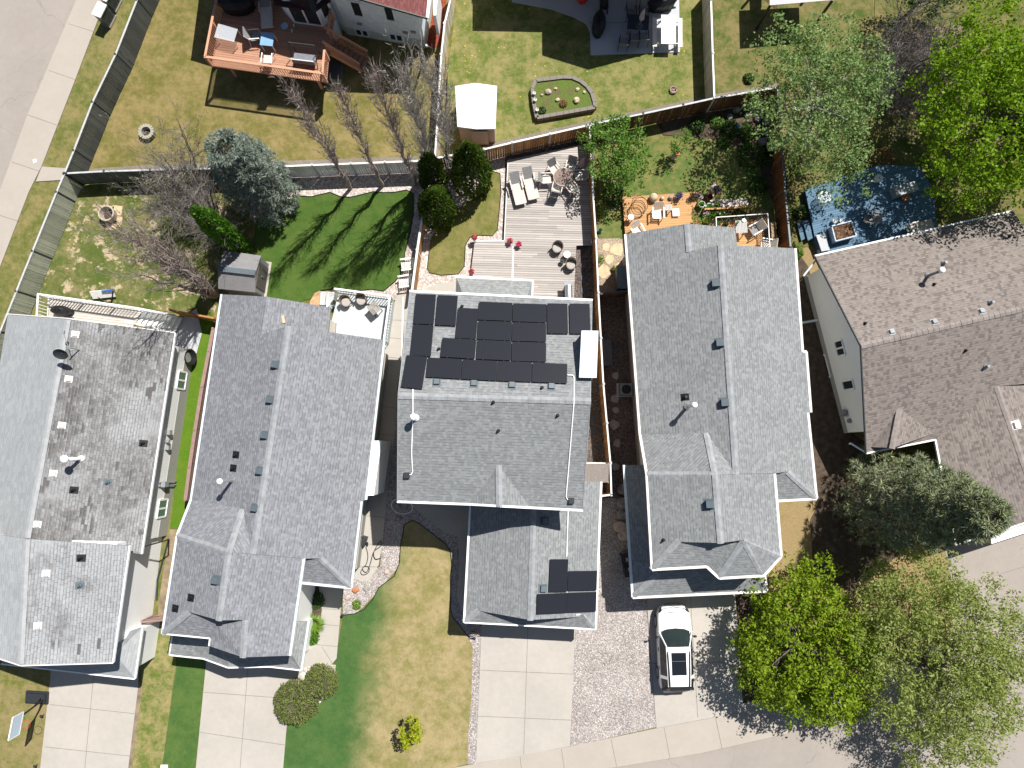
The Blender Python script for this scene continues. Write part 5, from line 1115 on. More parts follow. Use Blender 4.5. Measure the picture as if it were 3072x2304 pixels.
def spirea(name, label, base, r, hz, n):
    o = thing(name, label, 'shrub', base, 'rounded spirea shrubs by the driveway'); base = V(base); lb = MB(); tb = MB()
    for i in range(n):
        d = rv(); d.z = abs(d.z); f = (1 - .35 * R.random() ** 2) * (1 + .15 * noise.noise(d * 3 + base)); c = base + V((d.x * r * f, d.y * r * f, d.z * hz * f + .1))
        s = .1 * R.uniform(.6, 1.3); leafq(lb, c, rv() + V((0, 0, .4)), s * 1.6, s * .5, d + rv(.5))
    for i in range(150):
        d = rv(); d.z = abs(d.z); tb.tube([base, base + V((d.x * r * .6, d.y * r * .6, d.z * hz * .7 + .1)), base + V((d.x * r, d.y * r, d.z * hz + .1)) * 1.0], [.012, .009, .004], 3, cap=False)
    tb.build('stems', M['twig'], o); lb.build('foliage', LM['spirea'], o); return o
spirea('shrub', 'larger round brownish green shrub beside the driveway', GP0(895, 2098), 1.25, 1.25, 5200)
spirea('shrub', 'smaller round shrub tucked behind the large one at the front walk', GP0(968, 2040), .95, 1.0, 3600)
def blades(name, label, base, r, n, L, mat, cat='plant', group=None, w=.035):
    o = thing(name, label, cat, base, group); base = V(base); b = MB()
    for i in range(n):
        az = R.uniform(0, 6.283); q = base + V((math.cos(az), math.sin(az), 0)) * r * R.random() * .6; d = V((math.cos(az), math.sin(az), 0)); l_ = L * R.uniform(.6, 1.1); sd = V((-d.y, d.x, 0)) * w / 2
        m = q + d * l_ * .45 + V((0, 0, l_ * .7)); e = q + d * l_ * .95 + V((0, 0, l_ * .45)); b.add([q - sd, q + sd, m + sd, m - sd, e], [(0, 1, 2, 3), (3, 2, 4)])
    b.build('leaves', mat, o); return o
blades('daylily', 'spiky bright green clump in the bed beside the front walk', GP0(948, 1868), .25, 260, .62, LM['grassy'])
def mound(name, label, base, r, hz, n, mat, s=.1, cat='plant', group=None):
    o = thing(name, label, cat, base, group); base = V(base); b = MB()
    for i in range(n):
        d = rv(); d.z = abs(d.z); f = .55 + .45 * R.random() ** .5; leafq(b, base + V((d.x * r * f, d.y * r * f, d.z * hz * f + .03)), rv() + V((0, 0, .8)), s * R.uniform(.6, 1.3) * 1.3, s * .7)
    b.build('foliage', mat, o); return o
M['none'] = M['soil']
mound('bed_plant', 'low dark green plant in the shade at the front entrance bed', GP0(950, 1800), .5, .35, 420, LM['dim'])
mound('bed_plant', 'low green plant at the lower end of the front entrance bed', GP0(938, 1912), .42, .35, 420, LM['column'])
mound('bed_plant', 'small bright tuft in the pale gravel beside the front path', GP0(1071, 1813), .28, .25, 200, LM['grassy'], .09)
# ------------------------------------------------------------------ furniture and yard things
M['sling'] = plain('beige sling fabric', (.5, .47, .42), .8, .06, 10)
M['slingg'] = plain('grey sling fabric', (.2, .2, .2), .8, .08, 10)
M['champ'] = plain('champagne metal', (.55, .47, .42), .4, .05, 6)
M['wicker'] = plain('brown wicker', (.19, .155, .13), .8, .25, 40, bump=.5)
M['wickerd'] = plain('dark wicker', (.07, .06, .055), .8, .25, 40, bump=.5)
M['cush'] = plain('stone cushion', (.36, .33, .3), .9, .06, 8)
M['glasst'] = clear('tinted glass top', (.3, .22, .18), .62)
M['glassc'] = clear('clear glass top', (.75, .8, .85), .3)
M['bluet'] = plain('blue reflecting table top', (.2, .36, .55), .25, .05, 2)
M['adir'] = plain('pale slat plastic', (.62, .6, .56), .6, .05, 6)
M['teal'] = plain('teal glaze', (.05, .25, .3), .3, .1, 5)
M['terra'] = plain('terracotta', (.42, .17, .08), .8, .1, 6)
M['potw'] = plain('white pot', (.72, .72, .7), .5, .05, 6)
M['red'] = plain('red plastic', (.5, .03, .03), .4, .08, 6)
M['umb'] = plain('mauve umbrella cloth', (.3, .2, .215), .9, .12, 8)
M['bpaint'] = plain('blue paint', (.04, .1, .4), .4, .05, 6)
M['sand'] = plain('sandstone', (.46, .38, .27), .9, .15, 5, bump=.3)
M['rockp'] = plain('pink boulder', (.44, .34, .3), .9, .2, 5, bump=.4)
M['rockg'] = plain('grey boulder', (.25, .23, .215), .9, .25, 4, bump=.4)
def four_legs(par, sx, sy, h, t, mat, splay=0.0):
    for x in (-1, 1):
        for y in (-1, 1):
            b = MB(); b.tube([(x * (sx + splay), y * (sy + splay), 0), (x * sx, y * sy, h)], t, 6); b.build('leg', mat, par)
def sling_chair(seat='sling', back='slingg', frame='champ'):
    o = thing('patio_chair', '', 'chair'); s = M[seat]
    b = MB(); b.add([(-.26, -.26, .44), (.26, -.26, .44), (.26, .24, .4), (-.26, .24, .4), (-.26, -.26, .415), (.26, -.26, .415), (.26, .24, .375), (-.26, .24, .375)], [(0, 1, 2, 3), (7, 6, 5, 4), (0, 4, 5, 1), (2, 6, 7, 3), (1, 5, 6, 2), (3, 7, 4, 0)]); b.build('seat', s, o)
    b = MB(); b.add([(-.26, .24, .42), (.26, .24, .42), (.26, .5, .98), (-.26, .5, .98), (-.26, .27, .41), (.26, .27, .41), (.26, .525, .97), (-.26, .525, .97)], [(3, 2, 1, 0), (4, 5, 6, 7), (0, 1, 5, 4), (2, 3, 7, 6), (1, 2, 6, 5), (3, 0, 4, 7)]); b.build('backrest', M[back], o)
    for x in (-.29, .29):
        b = MB(); b.tube([(x, -.28, .02), (x, -.28, .62), (x, .1, .66), (x, .33, .64), (x, .5, .98)], .018, 6); b.tube([(x, .33, .6), (x, .42, .0)], .018, 6); b.build('frame', M[frame], o)
        b = MB(); b.beam((x, -.28, .65), (x, .3, .665), .055, .025); b.build('armrest', M[frame], o)
    return o
def lounger():
    o = thing('sun_lounger', '', 'lounger')
    b = MB(); b.box((0, -.33, .34), (.58, 1.3, .05)); b.tube([(-.29, -.98, .34), (.29, -.98, .34)], .035, 8); b.build('seat', M['sling'], o)
    b = MB(); b.beam((0, .3, .35), (0, .88, .78), .58, .035); b.build('backrest', M['slingg'], o)
    for x in (-.32, .32):
        b = MB(); b.beam((x, -.98, .33), (x, .32, .33), .045, .06); b.build('side_rail', M['champ'], o)
        b = MB(); b.beam((x * 1.06, -.1, .56), (x * 1.06, .5, .58), .07, .03); b.tube([(x * 1.06, -.1, .55), (x * 1.06, -.1, .33)], .018, 6); b.build('armrest', M['champ'], o)
    four_legs(o, .31, .8, .33, .02, M['champ']); return o
def tub_chair():
    o = thing('wicker_chair', '', 'chair'); b = MB(); n = 18; vs = []
    for i in range(n + 1):
        a = rad(-20 + 220 * i / n); h = .62 + .28 * max(0, math.sin(a)) ** 2
        for r_, z in ((.3, .12), (.35, h), (.31, h), (.26, .14)): vs.append((r_ * math.cos(a), r_ * .95 * math.sin(a), z))
    b.add(vs, [(i * 4 + k, (i + 1) * 4 + k, (i + 1) * 4 + (k + 1) % 4, i * 4 + (k + 1) % 4) for i in range(n) for k in range(4)] + [(0, 1, 2, 3), (n * 4 + 3, n * 4 + 2, n * 4 + 1, n * 4)]); b.build('shell', M['wicker'], o, False)
    b = MB(); b.lathe((0, -.05, .38), [(.24, 0), (.27, .02), (.27, .08), (.22, .11), (.01, .115)], 18); b.build('cushion', M['cush'], o); four_legs(o, .2, .2, .38, .025, M['wickerd'], .03); return o
def slat_chair(mat='adir'):
    o = thing('slat_chair', '', 'chair'); m = M[mat]
    for i in range(6):
        y = -.28 + i * .1; b = MB() if i == 0 else b; b.box((0, y, .38 - i * .012), (.54, .075, .022))
    b.build('seat', m, o); b = MB()
    for i in range(6): b.beam((-.24 + i * .096, .3, .34), (-.25 + i * .1, .52, .98 - abs(i - 2.5) * .03), .075, .02, up=V((0, 1, .3)))
    b.build('backrest', m, o)
    for x in (-.33, .33):
        b = MB(); b.box((x, 0, .58), (.1, .66, .025)); b.build('armrest', m, o)
    four_legs(o, .31, .27, .57, .03, m); return o
def table(name, mat, sx, sy, h, leg, t=.035, slats=0, rnd=0):
    o = thing(name, '', 'table'); b = MB()
    if rnd: b.lathe((0, 0, h - t), [(rnd, 0), (rnd, t), (rnd - .01, t)], 32)
    elif slats:
        for i in range(slats): b.box((-sx / 2 + sx * (i + .5) / slats, 0, h - t / 2), (sx / slats * .82, sy, t))
    else: b.box((0, 0, h - t / 2), (sx, sy, t))
    b.build('tabletop', mat, o)
    if rnd:
        b = MB(); b.ring((0, 0, h - t / 2), rnd, .022, 32); b.build('rim', leg, o)
        four_legs(o, rnd * .6, rnd * .6, h - t, .022, leg)
    else: four_legs(o, sx / 2 - .05, sy / 2 - .05, h - t, .028, leg)
    return o
def single(o, px, py, h, rz, label, cat=None, scale=1):
    place(o, P(px, py, h), rad(rz), scale); o['label'] = label
    if cat: o['category'] = cat
    return o
# grey deck set
DG = 'chairs round the tinted table on the grey deck'
series(lambda: sling_chair(), [(1664, 508, .35 + .45, 30, 'beige sling chair at the upper left of the tinted round table'), (1711, 502, .8, -18, 'beige sling chair with a towel at the top of the tinted round table'), (1640, 537, .8, 92, 'beige sling chair at the left of the tinted round table'), (1672, 562, .8, 168, 'beige sling chair below the tinted round table, longest shadow'), (1712, 560, .8, 218, 'beige sling chair at the lower right of the tinted round table'), (1738, 528, .8, -86, 'shaded sling chair between the tinted round table and the cedar fence')], DG)
for o_ in [o for o in C.objects if o.get('group') == DG]: o_.location.z = .35
series(lounger, [(1552, 565, .7, 14, 'left sun lounger nearest the stone edge on the grey deck'), (1590, 550, .7, 14, 'right sun lounger nearer the round table on the grey deck')], 'sun loungers on the grey deck')
for o_ in [o for o in C.objects if o.get('group') == 'sun loungers on the grey deck']: o_.location.z = .35
o = single(table('patio_table', M['glasst'], 0, 0, .74, M['champ'], rnd=.56), 1689, 531, 1.05, 0, 'round tinted glass table among beige sling chairs'); o.location.z = .35
o = single(table('side_table', M['champ'], .3, .4, .42, M['champ']), 1563, 537, .75, 14, 'narrow little table between the two sun loungers'); o.location.z = .35
def closed_umbrella(px, py, z, ht, mat, label, lean=(0, 0), stripe=None):
    p = P(px, py, z); o = thing('patio_umbrella', label, 'umbrella', p); b = MB(); t = p + V((lean[0], lean[1], ht)); b.tube([p, t], .022, 6); b.build('pole', M['grey'], o)
    b = MB(); n = 12; vs = []
    for i, (f, r_) in enumerate(((1.0, .03), (.9, .09), (.7, .13), (.52, .16), (.42, .17))):
        c = p.lerp(t, f)
        for k in range(n): a = 2 * math.pi * k / n; q = r_ * (1 if k % 2 else .6); vs.append(c + V((q * math.cos(a), q * math.sin(a), 0)))
    b.add(vs, [(i * n + k, i * n + (k + 1) % n, (i + 1) * n + (k + 1) % n, (i + 1) * n + k) for i in range(4) for k in range(n)]); b.build('canopy', mat, o)
    b = MB(); b.lathe(p, [(.24, 0), (.24, .05), (.06, .1), (.04, .14)], 14); b.build('base', M['dgrey'], o); return o
closed_umbrella(1736, 512, .35, 2.1, M['umb'], 'closed mauve umbrella beside the cedar fence on the grey deck', (.1, -.1))
series(tub_chair, [(1036, 903, 1.45, 28, 'left wicker tub chair on the white vinyl deck'), (1083, 898, 1.45, -8, 'right wicker tub chair on the white vinyl deck, next to the square table'), (1672, 743, .75, -28, 'upper wicker chair on the grey deck by the round white table'), (1713, 793, .75, -12, 'lower wicker chair on the grey deck by the round white table')], 'wicker tub chairs')
for o_ in [o for o in C.objects if o.get('group') == 'wicker tub chairs']: o_.location.z = .95 if o_.location.x < -3 else .35
o = single(table('patio_table', planks('grey slatted top', (.34, .31, .28), .1), .62, .62, .68, M['dark'], slats=6), 1122, 924, 1.62, 40, 'square grey slatted table on the white vinyl deck'); o.location.z = .95
o = single(table('side_table', M['potw'], 0, 0, .45, M['potw'], rnd=.19), 1701, 763, .8, 0, 'small round white table between two wicker chairs'); o.location.z = .35
def potted(label, px, py, z, r, h, pot, fl, n=60, fs=.09, fr=None, group=None, name='flower_pot', fl2=None):
    p = P(px, py, z + h); p.z = z; o = thing(name, label, 'flower pot', p, group); b = MB(); b.lathe(p, [(r * .7, 0), (r, h), (r * .88, h), (r * .85, h - .04), (.01, h - .04)], 16); b.build('pot', pot, o)
    fr = fr or r * 1.25
    for nm, m, k in (('foliage', LM['column'], .45), ('blossoms', fl, 1.0)):
        b = MB()
        for i in range(int(n * k)):
            d = rv(); d.z = abs(d.z); leafq(b, p + V((0, 0, h)) + d * fr * R.random() ** .4 * (1 if nm == 'blossoms' else .85), rv() + V((0, 0, 1)), fs * R.uniform(.7, 1.3), fs * .8)
        b.build(nm, m, o)
    return o
PG = 'pink flower pots on the grey deck'
for px, py, lb in ((1423, 714, 'pot of hot pink flowers at the upper corner of the lower grey deck'), (1414, 816, 'pot of hot pink flowers at the edge by the porch roof'), (1530, 724, 'left of two pink flower pots standing together on the grey deck'), (1556, 733, 'right of two pink flower pots standing together on the grey deck')): potted(lb, px, py, .3, .13, .3, M['potw'], LM['pink'], 70, .1, .2, PG)
potted('round black tub between the two wicker chairs', 1687, 783, .35, .15, .3, M['black'], LM['dim'], 12, .05, .06)
potted('pot of pale pink flowers at the garage corner by the driveway', 1424, 1902, 0, .24, .3, M['postd'], LM['pale'], 130, .09, .28)
def grill(label, px, py, z, rz, cover=False, L=.75, W_=.45, H_=.95, mat='black', name='barbecue'):
    o = thing(name, label, 'barbecue')
    if cover:
        b = MB(); b.blob((0, 0, H_ * .55), (L, W_, H_ * .5), .12, 2.2, 3, 16, 9); b.prism([(L * .9 * math.cos(k / 12 * 6.283), W_ * .92 * math.sin(k / 12 * 6.283)) for k in range(12)], .02, H_ * .5); b.build('cover', M[mat], o)
        b = MB(); b.tube([(L * .7, 0, H_ * .75), (L * 1.25, 0, H_ * .72)], .07, 8); b.build('shelf_end', M[mat], o)
    else:
        b = MB(); b.box((0, 0, .45), (L, W_, .8)); b.build('cabinet', M['dark'], o); b = MB(); b.tube([(-L * .5, 0, .9), (L * .5, 0, .9)], W_ * .48, 14); b.build('lid', M['silver'], o)
        for s in (-1, 1):
            b = MB(); b.box((s * (L * .5 + .16), 0, .86), (.3, W_, .03)); b.build('side_shelf', M['grey'], o)
        b = MB(); b.tube([(-L * .35, -W_ * .55, .98), (L * .35, -W_ * .55, .98)], .015, 6); b.build('handle', M['silver'], o)
    place(o, P(px, py, z + .5), rad(rz)); o.location.z = z; return o
grill('silver lidded barbecue at the lower right end of the grey deck', 1704, 880, .35, 92)
grill('black covered barbecue on the concrete patio', 1797, 70, .06, 84, True, .82, .42)
grill('big black covered furniture heap at the top of the patio', 1984, 0, .06, 10, True, 1.05, .62, 1.1, name='covered_furniture'); C.objects[-1]
grill('dark covered barbecue on the narrow pale deck behind the worn roof', 183, 932, 1.6, -5, True, .55, .3, .9)
grill('large black covered grill in the far corner of the brown deck', 708, 8, 1.95, 0, True, 1.1, .62, 1.1)
# slatted chairs by the tan fence
series(slat_chair, [(1220, 795, .4, -82, 'upper of two pale slatted chairs in front of the orange tan fence'), (1213, 846, .4, -82, 'lower of two pale slatted chairs in front of the orange tan fence'), (1974, 640, .7, 0, 'slatted chair in the middle of the low orange deck'), (1914, 694, .7, 28, 'slatted chair at the roof edge of the low orange deck')], 'slatted garden chairs')
for o_, z in zip([o for o in C.objects if o.get('group') == 'slatted garden chairs'], (.03, .03, .3, .3)): o_.location.z = z
o = single(table('side_table', M['grey'], .42, .36, .5, M['grey'], slats=5), 2006, 622, .8, 2, 'grey side table beside the slatted chair on the low orange deck'); o.location.z = .3
o = single(table('serving_board', M['potw'], .4, .46, .16, M['potw']), 2027, 638, .4, 2, 'low white square stand on the low orange deck'); o.location.z = .3
o = single(table('side_table', M['potw'], 0, 0, .5, M['grey'], rnd=.18), 1893, 651, .8, 0, 'round white table by the wire hoops on the low orange deck'); o.location.z = .3
for px, py, r_, lb in ((1961, 592, .26, 'largest of three stone balls on the orange deck edge'), (1987, 595, .12, 'small tan stone ball in the middle of the three balls'), (2012, 593, .13, 'small grey stone ball next to the purple flowers')):
    p = P(px, py, .3 + r_); b = MB(); b.blob((p.x, p.y, .3 + r_ * .97), (r_, r_, r_), .03, 3, px, 18, 12); tag(b.build('stone_ball', M['sand'] if 'grey' not in lb else M['rockg'], None, True), lb, 'ornament', 'stone balls on the orange deck')
o = thing('wire_trellis', 'wire hoop plant support with a hooked pole on the low orange deck', 'plant support', P(1908, 625, .3)); c = P(1912, 628, .5)
for i, (dx, dy, r_, z) in enumerate(((0, 0, .46, .35), (.02, .05, .42, .6), (.1, .1, .44, .85))):
    b = MB(); b.ring(c + V((dx, dy, z - .4)), r_, .018, 32, 5, Matrix.Rotation(rad(8 + 5 * i), 3, 'X')); b.build('hoop', M['dark'], o)
b = MB(); b.tube([c + V((-.4, .2, -.2)), c + V((-.4, .3, 1.1)), c + V((-.1, .35, 1.4)), c + V((.25, .2, 1.25))], .016, 6); b.build('hook_pole', M['dark'], o)
for px, py, z, r_, h, pot, fl, lb, fr in ((2036, 588, .3, .2, .3, 'postd', 'purple', 'big pot of purple flowers next to the stone balls', .34), (2078, 590, .3, .14, .25, 'postd', 'maroon', 'pot of maroon leaves at the deck end', .26), (2092, 586, .3, .12, .25, 'postd', 'purple', 'dark purple potted plant beside the maroon leaves', .2),
    (2102, 592, .3, .1, .22, 'potw', 'pale', 'small white pot of pale pink flowers', .15), (2130, 591, .1, .2, .3, 'red', 'maroon', 'red glazed pot in front of the bending person', .12), (2106, 612, .1, .2, .3, 'potw', 'column', 'square white pot of green leaves at the cut deck corner', .16), (2128, 620, .1, .24, .3, 'mint', 'column', 'round pale tub of grassy green plants', .24),
    (2154, 614, .1, .17, .3, 'terra', 'apple', 'clay pot of light green plants on the stone bed', .18), (2092, 668, .3, .26, .3, 'terra', 'apple', 'large leafy potted shrub under the roof corner', .42), (2120, 660, .1, .2, .3, 'terra', 'column', 'leafy green potted shrub beside the railing post', .34), (2118, 640, .1, .14, .25, 'teal', 'pale', 'teal pot of pale flowers among the pot garden', .2),
    (2138, 645, .1, .16, .25, 'dark', 'column', 'dark pot with trailing greens beneath the white rail', .24), (2166, 640, .1, .17, .25, 'mint', 'apple', 'coil leaved green pot plant in the middle of the pot garden', .25), (2186, 639, .1, .13, .22, 'terra', 'dry', 'clay pot with orange leaves in the pot garden', .17), (2210, 634, .1, .13, .25, 'dark', 'dim', 'dark leafed pot behind the white rail', .2),
    (2232, 622, .1, .14, .3, 'potw', 'lime', 'tall light green leafy plant on the planter board', .26), (2290, 665, .75, .14, .25, 'terra', 'dry', 'pot of orange and green leaves in the railing corner', .3), (2152, 672, .75, .12, .22, 'potw', 'apple', 'green potted plant by the first rail post', .2), (2178, 672, .75, .15, .2, 'dgrey', 'dim', 'dark round planter on the raised orange deck', .14),
    (1802, 690, 0, .14, .2, 'teal', 'dim', 'teal glazed bowl beside the cedar fence', .1), (1800, 778, 0, .12, .2, 'terra', 'apple', 'leafy green plant beside the sandy path', .34), (1842, 805, 0, .1, .2, 'terra', 'yellow', 'yellow flowered plant by the dark storage box', .16), (1803, 636, 0, .12, .2, 'terra', 'apple', 'leafy plant at the cedar fence next to the green lawn', .32)):
    potted(lb, px, py, z, r_, h, M[pot], LM[fl], 60, .1, fr, 'potted plants around the orange decks')
o = single(table('patio_table', planks('white slat top', (.55, .54, .52), .05), .68, .75, .72, M['grey'], slats=8), 2224, 680, 1.45, 3, 'grey slatted table on the raised orange deck'); o.location.z = .75
for px, py, r_, m, lb in ((2213, 667, .07, 'column', 'green pot on the grey slatted table'), (2231, 661, .08, 'silver', 'silver bowl on the grey slatted table'), (2207, 676, .08, 'black', 'black dish on the grey slatted table')):
    p = P(px, py, 1.52); b = MB(); b.lathe((p.x, p.y, 1.47), [(r_ * .6, 0), (r_, .1), (r_ * .8, .1), (.01, .05)], 12); tag(b.build('bowl', LM['column'] if m == 'column' else M[m]), lb, 'bowl')
single(sling_chair('slingg', 'sling', 'white'), 2262, 690, 1.1, -60, 'folding sling chair right of the grey slatted table').location.z = .75
single(sling_chair('sling', 'sling', 'white'), 2295, 735, 1.1, -100, 'chair half hidden by the roof edge on the raised orange deck').location.z = .75
# brown deck furniture
z = 1.95
o = single(table('glass_table', M['glassc'], 1.2, .85, .72, M['white'], .02), 678, 98, z + .72, -14, 'clear glass table with white frame in the corner of the brown deck'); o.location.z = z
b = MB(); b.ring((0, 0, .71), .5, .02, 32, 6, Matrix.Diagonal((1.22, .86, 1))); b.build('rim', M['white'], o)
o = single(table('patio_table', M['bluet'], .75, .8, .72, M['trim']), 801, 117, z + .72, -6, 'square blue topped table with pale legs on the brown deck'); o.location.z = z
single(sling_chair('slingg', 'slingg', 'trim'), 765, 108, z + .45, 96, 'grey green chair left of the blue topped table').location.z = z
single(sling_chair('sling', 'sling', 'white'), 803, 178, z + .45, 176, 'pale chair below the blue topped table').location.z = z
single(lounger(), 798, 34, z + .4, 4, 'dark grey reclining chair by the house wall on the brown deck').location.z = z
o = thing('swing_bench', 'grey cushioned swing bench with dark frame at the brown deck corner', 'bench'); b = MB(); b.box((0, 0, .42), (1.3, .5, .1)); b.box((0, -.3, .62), (1.3, .1, .42)); b.build('cushion', plain('grey cushion', (.17, .18, .2), .9), o)
b = MB(); b.tube([(-.75, .35, 1.35), (.75, .35, 1.35)], .03, 8); b.tube([(-.75, .35, 1.35), (-.7, -.35, .0)], .025, 6); b.tube([(.75, .35, 1.35), (.7, -.35, 0)], .025, 6); b.tube([(-.75, .35, 1.35), (-.72, .6, 0)], .025, 6); b.tube([(.75, .35, 1.35), (.72, .6, 0)], .025, 6); b.build('frame', M['postd'], o)
b = MB(); b.tube([(-.68, -.36, .84), (.68, -.36, .84)], .035, 8); b.build('top_bar', M['potw'], o); place(o, P(915, 176, z + .4), rad(-7)); o.location.z = z
b = MB(); p = P(854, 79, z); b.lathe((p.x, p.y, z), [(.2, 0), (.22, .05), (.19, .06), (.18, .03), (.01, .03)], 20); tag(b.build('tray', plain('pale blue tray', (.4, .5, .6), .4)), 'round pale blue tray on the brown deck by the patio door', 'tray')
for px, py, a, lb in ((882, 76, 30, 'upper pale slipper by the patio door'), (876, 92, 80, 'lower pale slipper by the patio door')):
    o_ = MB(); p = P(px, py, z + .03); o_.blob((p.x, p.y, z + .04), (.06, .14, .04), .05, 2, 1, 10, 6); tag(o_.build('slipper', M['sling']), lb, 'shoe', 'slippers on the brown deck')
b = MB(); q = PL([(990, 198), (1030, 202), (1026, 250), (990, 246)]); b.prism(q, 0, .5); o = tag(b.build('storage_box', plain('grey green plastic', (.12, .16, .16))), 'grey green storage box under the brown deck stairs', 'box'); b = MB(); b.prism(inset(q, -.03), .5, .56); b.build('lid', M['dgrey'], o)
# patio beyond: white picnic table, chairs, striped umbrella
o = thing('picnic_table', 'white picnic table with two benches on the patio', 'picnic table'); b = MB()
for i in range(5): b.box((-.36 + i * .18, 0, .75), (.17, 1.85, .04))
b.build('tabletop', M['white'], o)
for s in (-1, 1):
    b = MB(); b.box((s * .78 - .065, 0, .44), (.125, 1.85, .04)); b.box((s * .78 + .065, 0, .44), (.125, 1.85, .04)); b.build('bench', M['trim'], o)
    b = MB(); b.beam((-.85, s * .7, .4), (.85, s * .7, .4), .04, .09); b.beam((-.6, s * .7, 0), (-.3, s * .7, .73), .04, .09, up=V((0, 1, 0))); b.beam((.6, s * .7, 0), (.3, s * .7, .73), .04, .09, up=V((0, 1, 0))); b.build('trestle', M['white'], o)
place(o, P(2005, 90, .75), rad(-1)); o.location.z = .06
o = thing('patio_table', 'dark glass table in the shade on the concrete patio', 'table'); b = MB(); b.box((0, 0, .72), (1.3, .95, .02)); b.build('tabletop', glassy('dark glass', (.04, .05, .06)), o); four_legs(o, .55, .4, .71, .022, M['dark']); place(o, P(1915, 66, .8), rad(-4)); o.location.z = .06
series(lambda: sling_chair('slingg', 'slingg', 'dark'), [(1903, 112, .5, 178, 'middle dark chair in front of the shaded patio table'), (1930, 110, .5, 180, 'right dark chair in front of the shaded patio table'), (1872, 124, .5, 170, 'left dark chair on the shaded patio'), (1893, 38, .5, 4, 'dark chair behind the shaded patio table'), (1931, 36, .5, -4, 'dark chair behind the striped umbrella')], 'dark chairs on the shaded patio')
for o_ in [o for o in C.objects if o.get('group') == 'dark chairs on the shaded patio']: o_.location.z = .06
closed_umbrella(1918, 78, .78, 1.7, plain('mauve striped cloth', (.42, .36, .42), .9, .25, 6), 'closed pale striped umbrella standing in the shaded patio table')
o = thing('stroller', 'dark wheeled cart at the top of the patio', 'cart', P(1812, 10, .06)); p = P(1812, 10, .4); b = MB(); b.box((p.x, p.y, .4), (.5, .6, .35)); b.build('basket', M['dark'], o)
for sx in (-.22, .22):
    b = MB(); b.ring((p.x + sx, p.y - .42, .18), .12, .03, 14, 6, Matrix.Rotation(rad(90), 3, 'Y')); b.build('wheel', M['black'], o)
b = MB(); b.blob((P(1745, 8).x, P(1745, 8).y, .4), (.35, .3, .4), .1, 2, 4, 12, 8); o = tag(b.build('covered_chair', M['red']), 'red covered chair at the top of the patio walk', 'chair')
# blue deck furniture
o = single(table('glass_table', M['glassc'], 0, 0, .6, M['white'], .02, rnd=.36), 2474, 592, 1.1, 0, 'round clear table at the left of the blue deck'); o.location.z = .5
potted('white tub of dark soil on the blue deck', 2637, 534, .5, .24, .4, M['potw'], LM['dry'], 10, .05, .08)
for px, lb in ((2505, 'left small grey pot behind the blue planter'), (2526, 'right small grey pot behind the blue planter')): potted(lb, px, 662, .5, .14, .3, M['grey'], LM['dry'], 8, .05, .05)
series(lambda: sling_chair('slingg', 'slingg', 'dark'), [(2606, 658, .9, -110, 'dark folding chair on the blue deck'), (2630, 648, .9, 70, 'grey reclined chair on the blue deck beside the folding chair')], 'shaded chairs on the blue deck')
for o_ in [o for o in C.objects if o.get('group') == 'shaded chairs on the blue deck']: o_.location.z = .5
single(lounger(), 2752, 684, .9, 104, 'pale lounger at the roof edge of the blue deck').location.z = .5
b = MB(); q = PL([(2680, 560), (2745, 545), (2755, 570), (2690, 590)], 1.0); b.prism([p.to_2d() for p in q], .5, 1.1); tag(b.build('covered_bench', plain('silver tarp', (.3, .31, .32), .5, .25, 3)), 'silver tarp covered bench at the right of the blue deck', 'bench')
b = MB(); p = P(2716, 592, .6); b.lathe((p.x, p.y, .5), [(.22, 0), (.24, .2), (.2, .22), (.01, .15)], 14); tag(b.build('fire_bowl', M['terra']), 'rusty orange fire bowl on the shaded blue deck', 'fire bowl')
b = MB(); p = P(2817, 424, .3); b.blob((p.x, p.y, .3), (.32, .25, .3), .1, 2, 5, 12, 8); o = tag(b.build('garden_toy', M['dgrey']), 'small dark garden toy with a red hood under the vivid maple', 'toy'); b = MB(); b.blob((p.x + .28, p.y + .06, .42), (.2, .2, .18), .05, 2, 6, 10, 6); b.build('hood', M['red'], o)
# sheds
o = thing('shed', 'white roofed metal shed with beige walls beside the bare poplars', 'shed', P(1430, 340)); ht = [(1365, 258, 2.05), (1424, 249, 2.35), (1491, 258, 2.05), (1486, 386, 2.05), (1428, 387, 2.35), (1372, 380, 2.05)]
a = W(*ht); TRIS.pop(o.name, 0)
b = MB(); b.face([a[1], a[0], a[5], a[4]]); b.face([a[2], a[1], a[4], a[3]]); dn = V((0, 0, -.07)); b.face([p + dn for p in (a[4], a[5], a[0], a[1])]); b.face([p + dn for p in (a[3], a[4], a[1], a[2])])
for i in range(6): b.face([a[i], a[i] + dn, a[(i + 1) % 6] + dn, a[(i + 1) % 6]])
b.build('roof', M['white'], o); b = MB(); q = inset([a[0], a[2], a[3], a[5]], .06); b.prism(q, 0, 2.0); b.build('wall', plain('beige shed wall', (.5, .42, .33), .6, .05), o); gable(o, a[5] + V((.05, .06, -.05)), a[3] + V((-.05, .06, -.05)), a[4] + V((0, .06, -.1)), plain('beige shed gable', (.5, .42, .33), .6, .05))
b = MB(); q = a[3] * .42 + a[4] * .58; b.box((q.x - .3, q.y + .02, .95), (1.0, .04, 1.8)); b.build('door', plain('beige shed door', (.45, .38, .3), .6, .05), o)
o = thing('shed', 'grey resin shed with brown double doors at the corner of the dark green lawn', 'shed', P(735, 830)); A_ = W((671, 751, 1.68), (783, 767, 1.68), (766, 877, 1.68), (655, 866, 1.68)); r0, r1_ = P(654, 806, 2.25), P(766, 819, 2.25)
gm = plain('grey resin', (.2, .195, .2), .6, .06, 3)
b = MB(); dn = V((0, 0, -.06))
for f in ([A_[0], A_[1], r1_, r0], [r0, r1_, A_[2], A_[3]]): b.face(list(reversed(f))); b.face([p + dn for p in f])
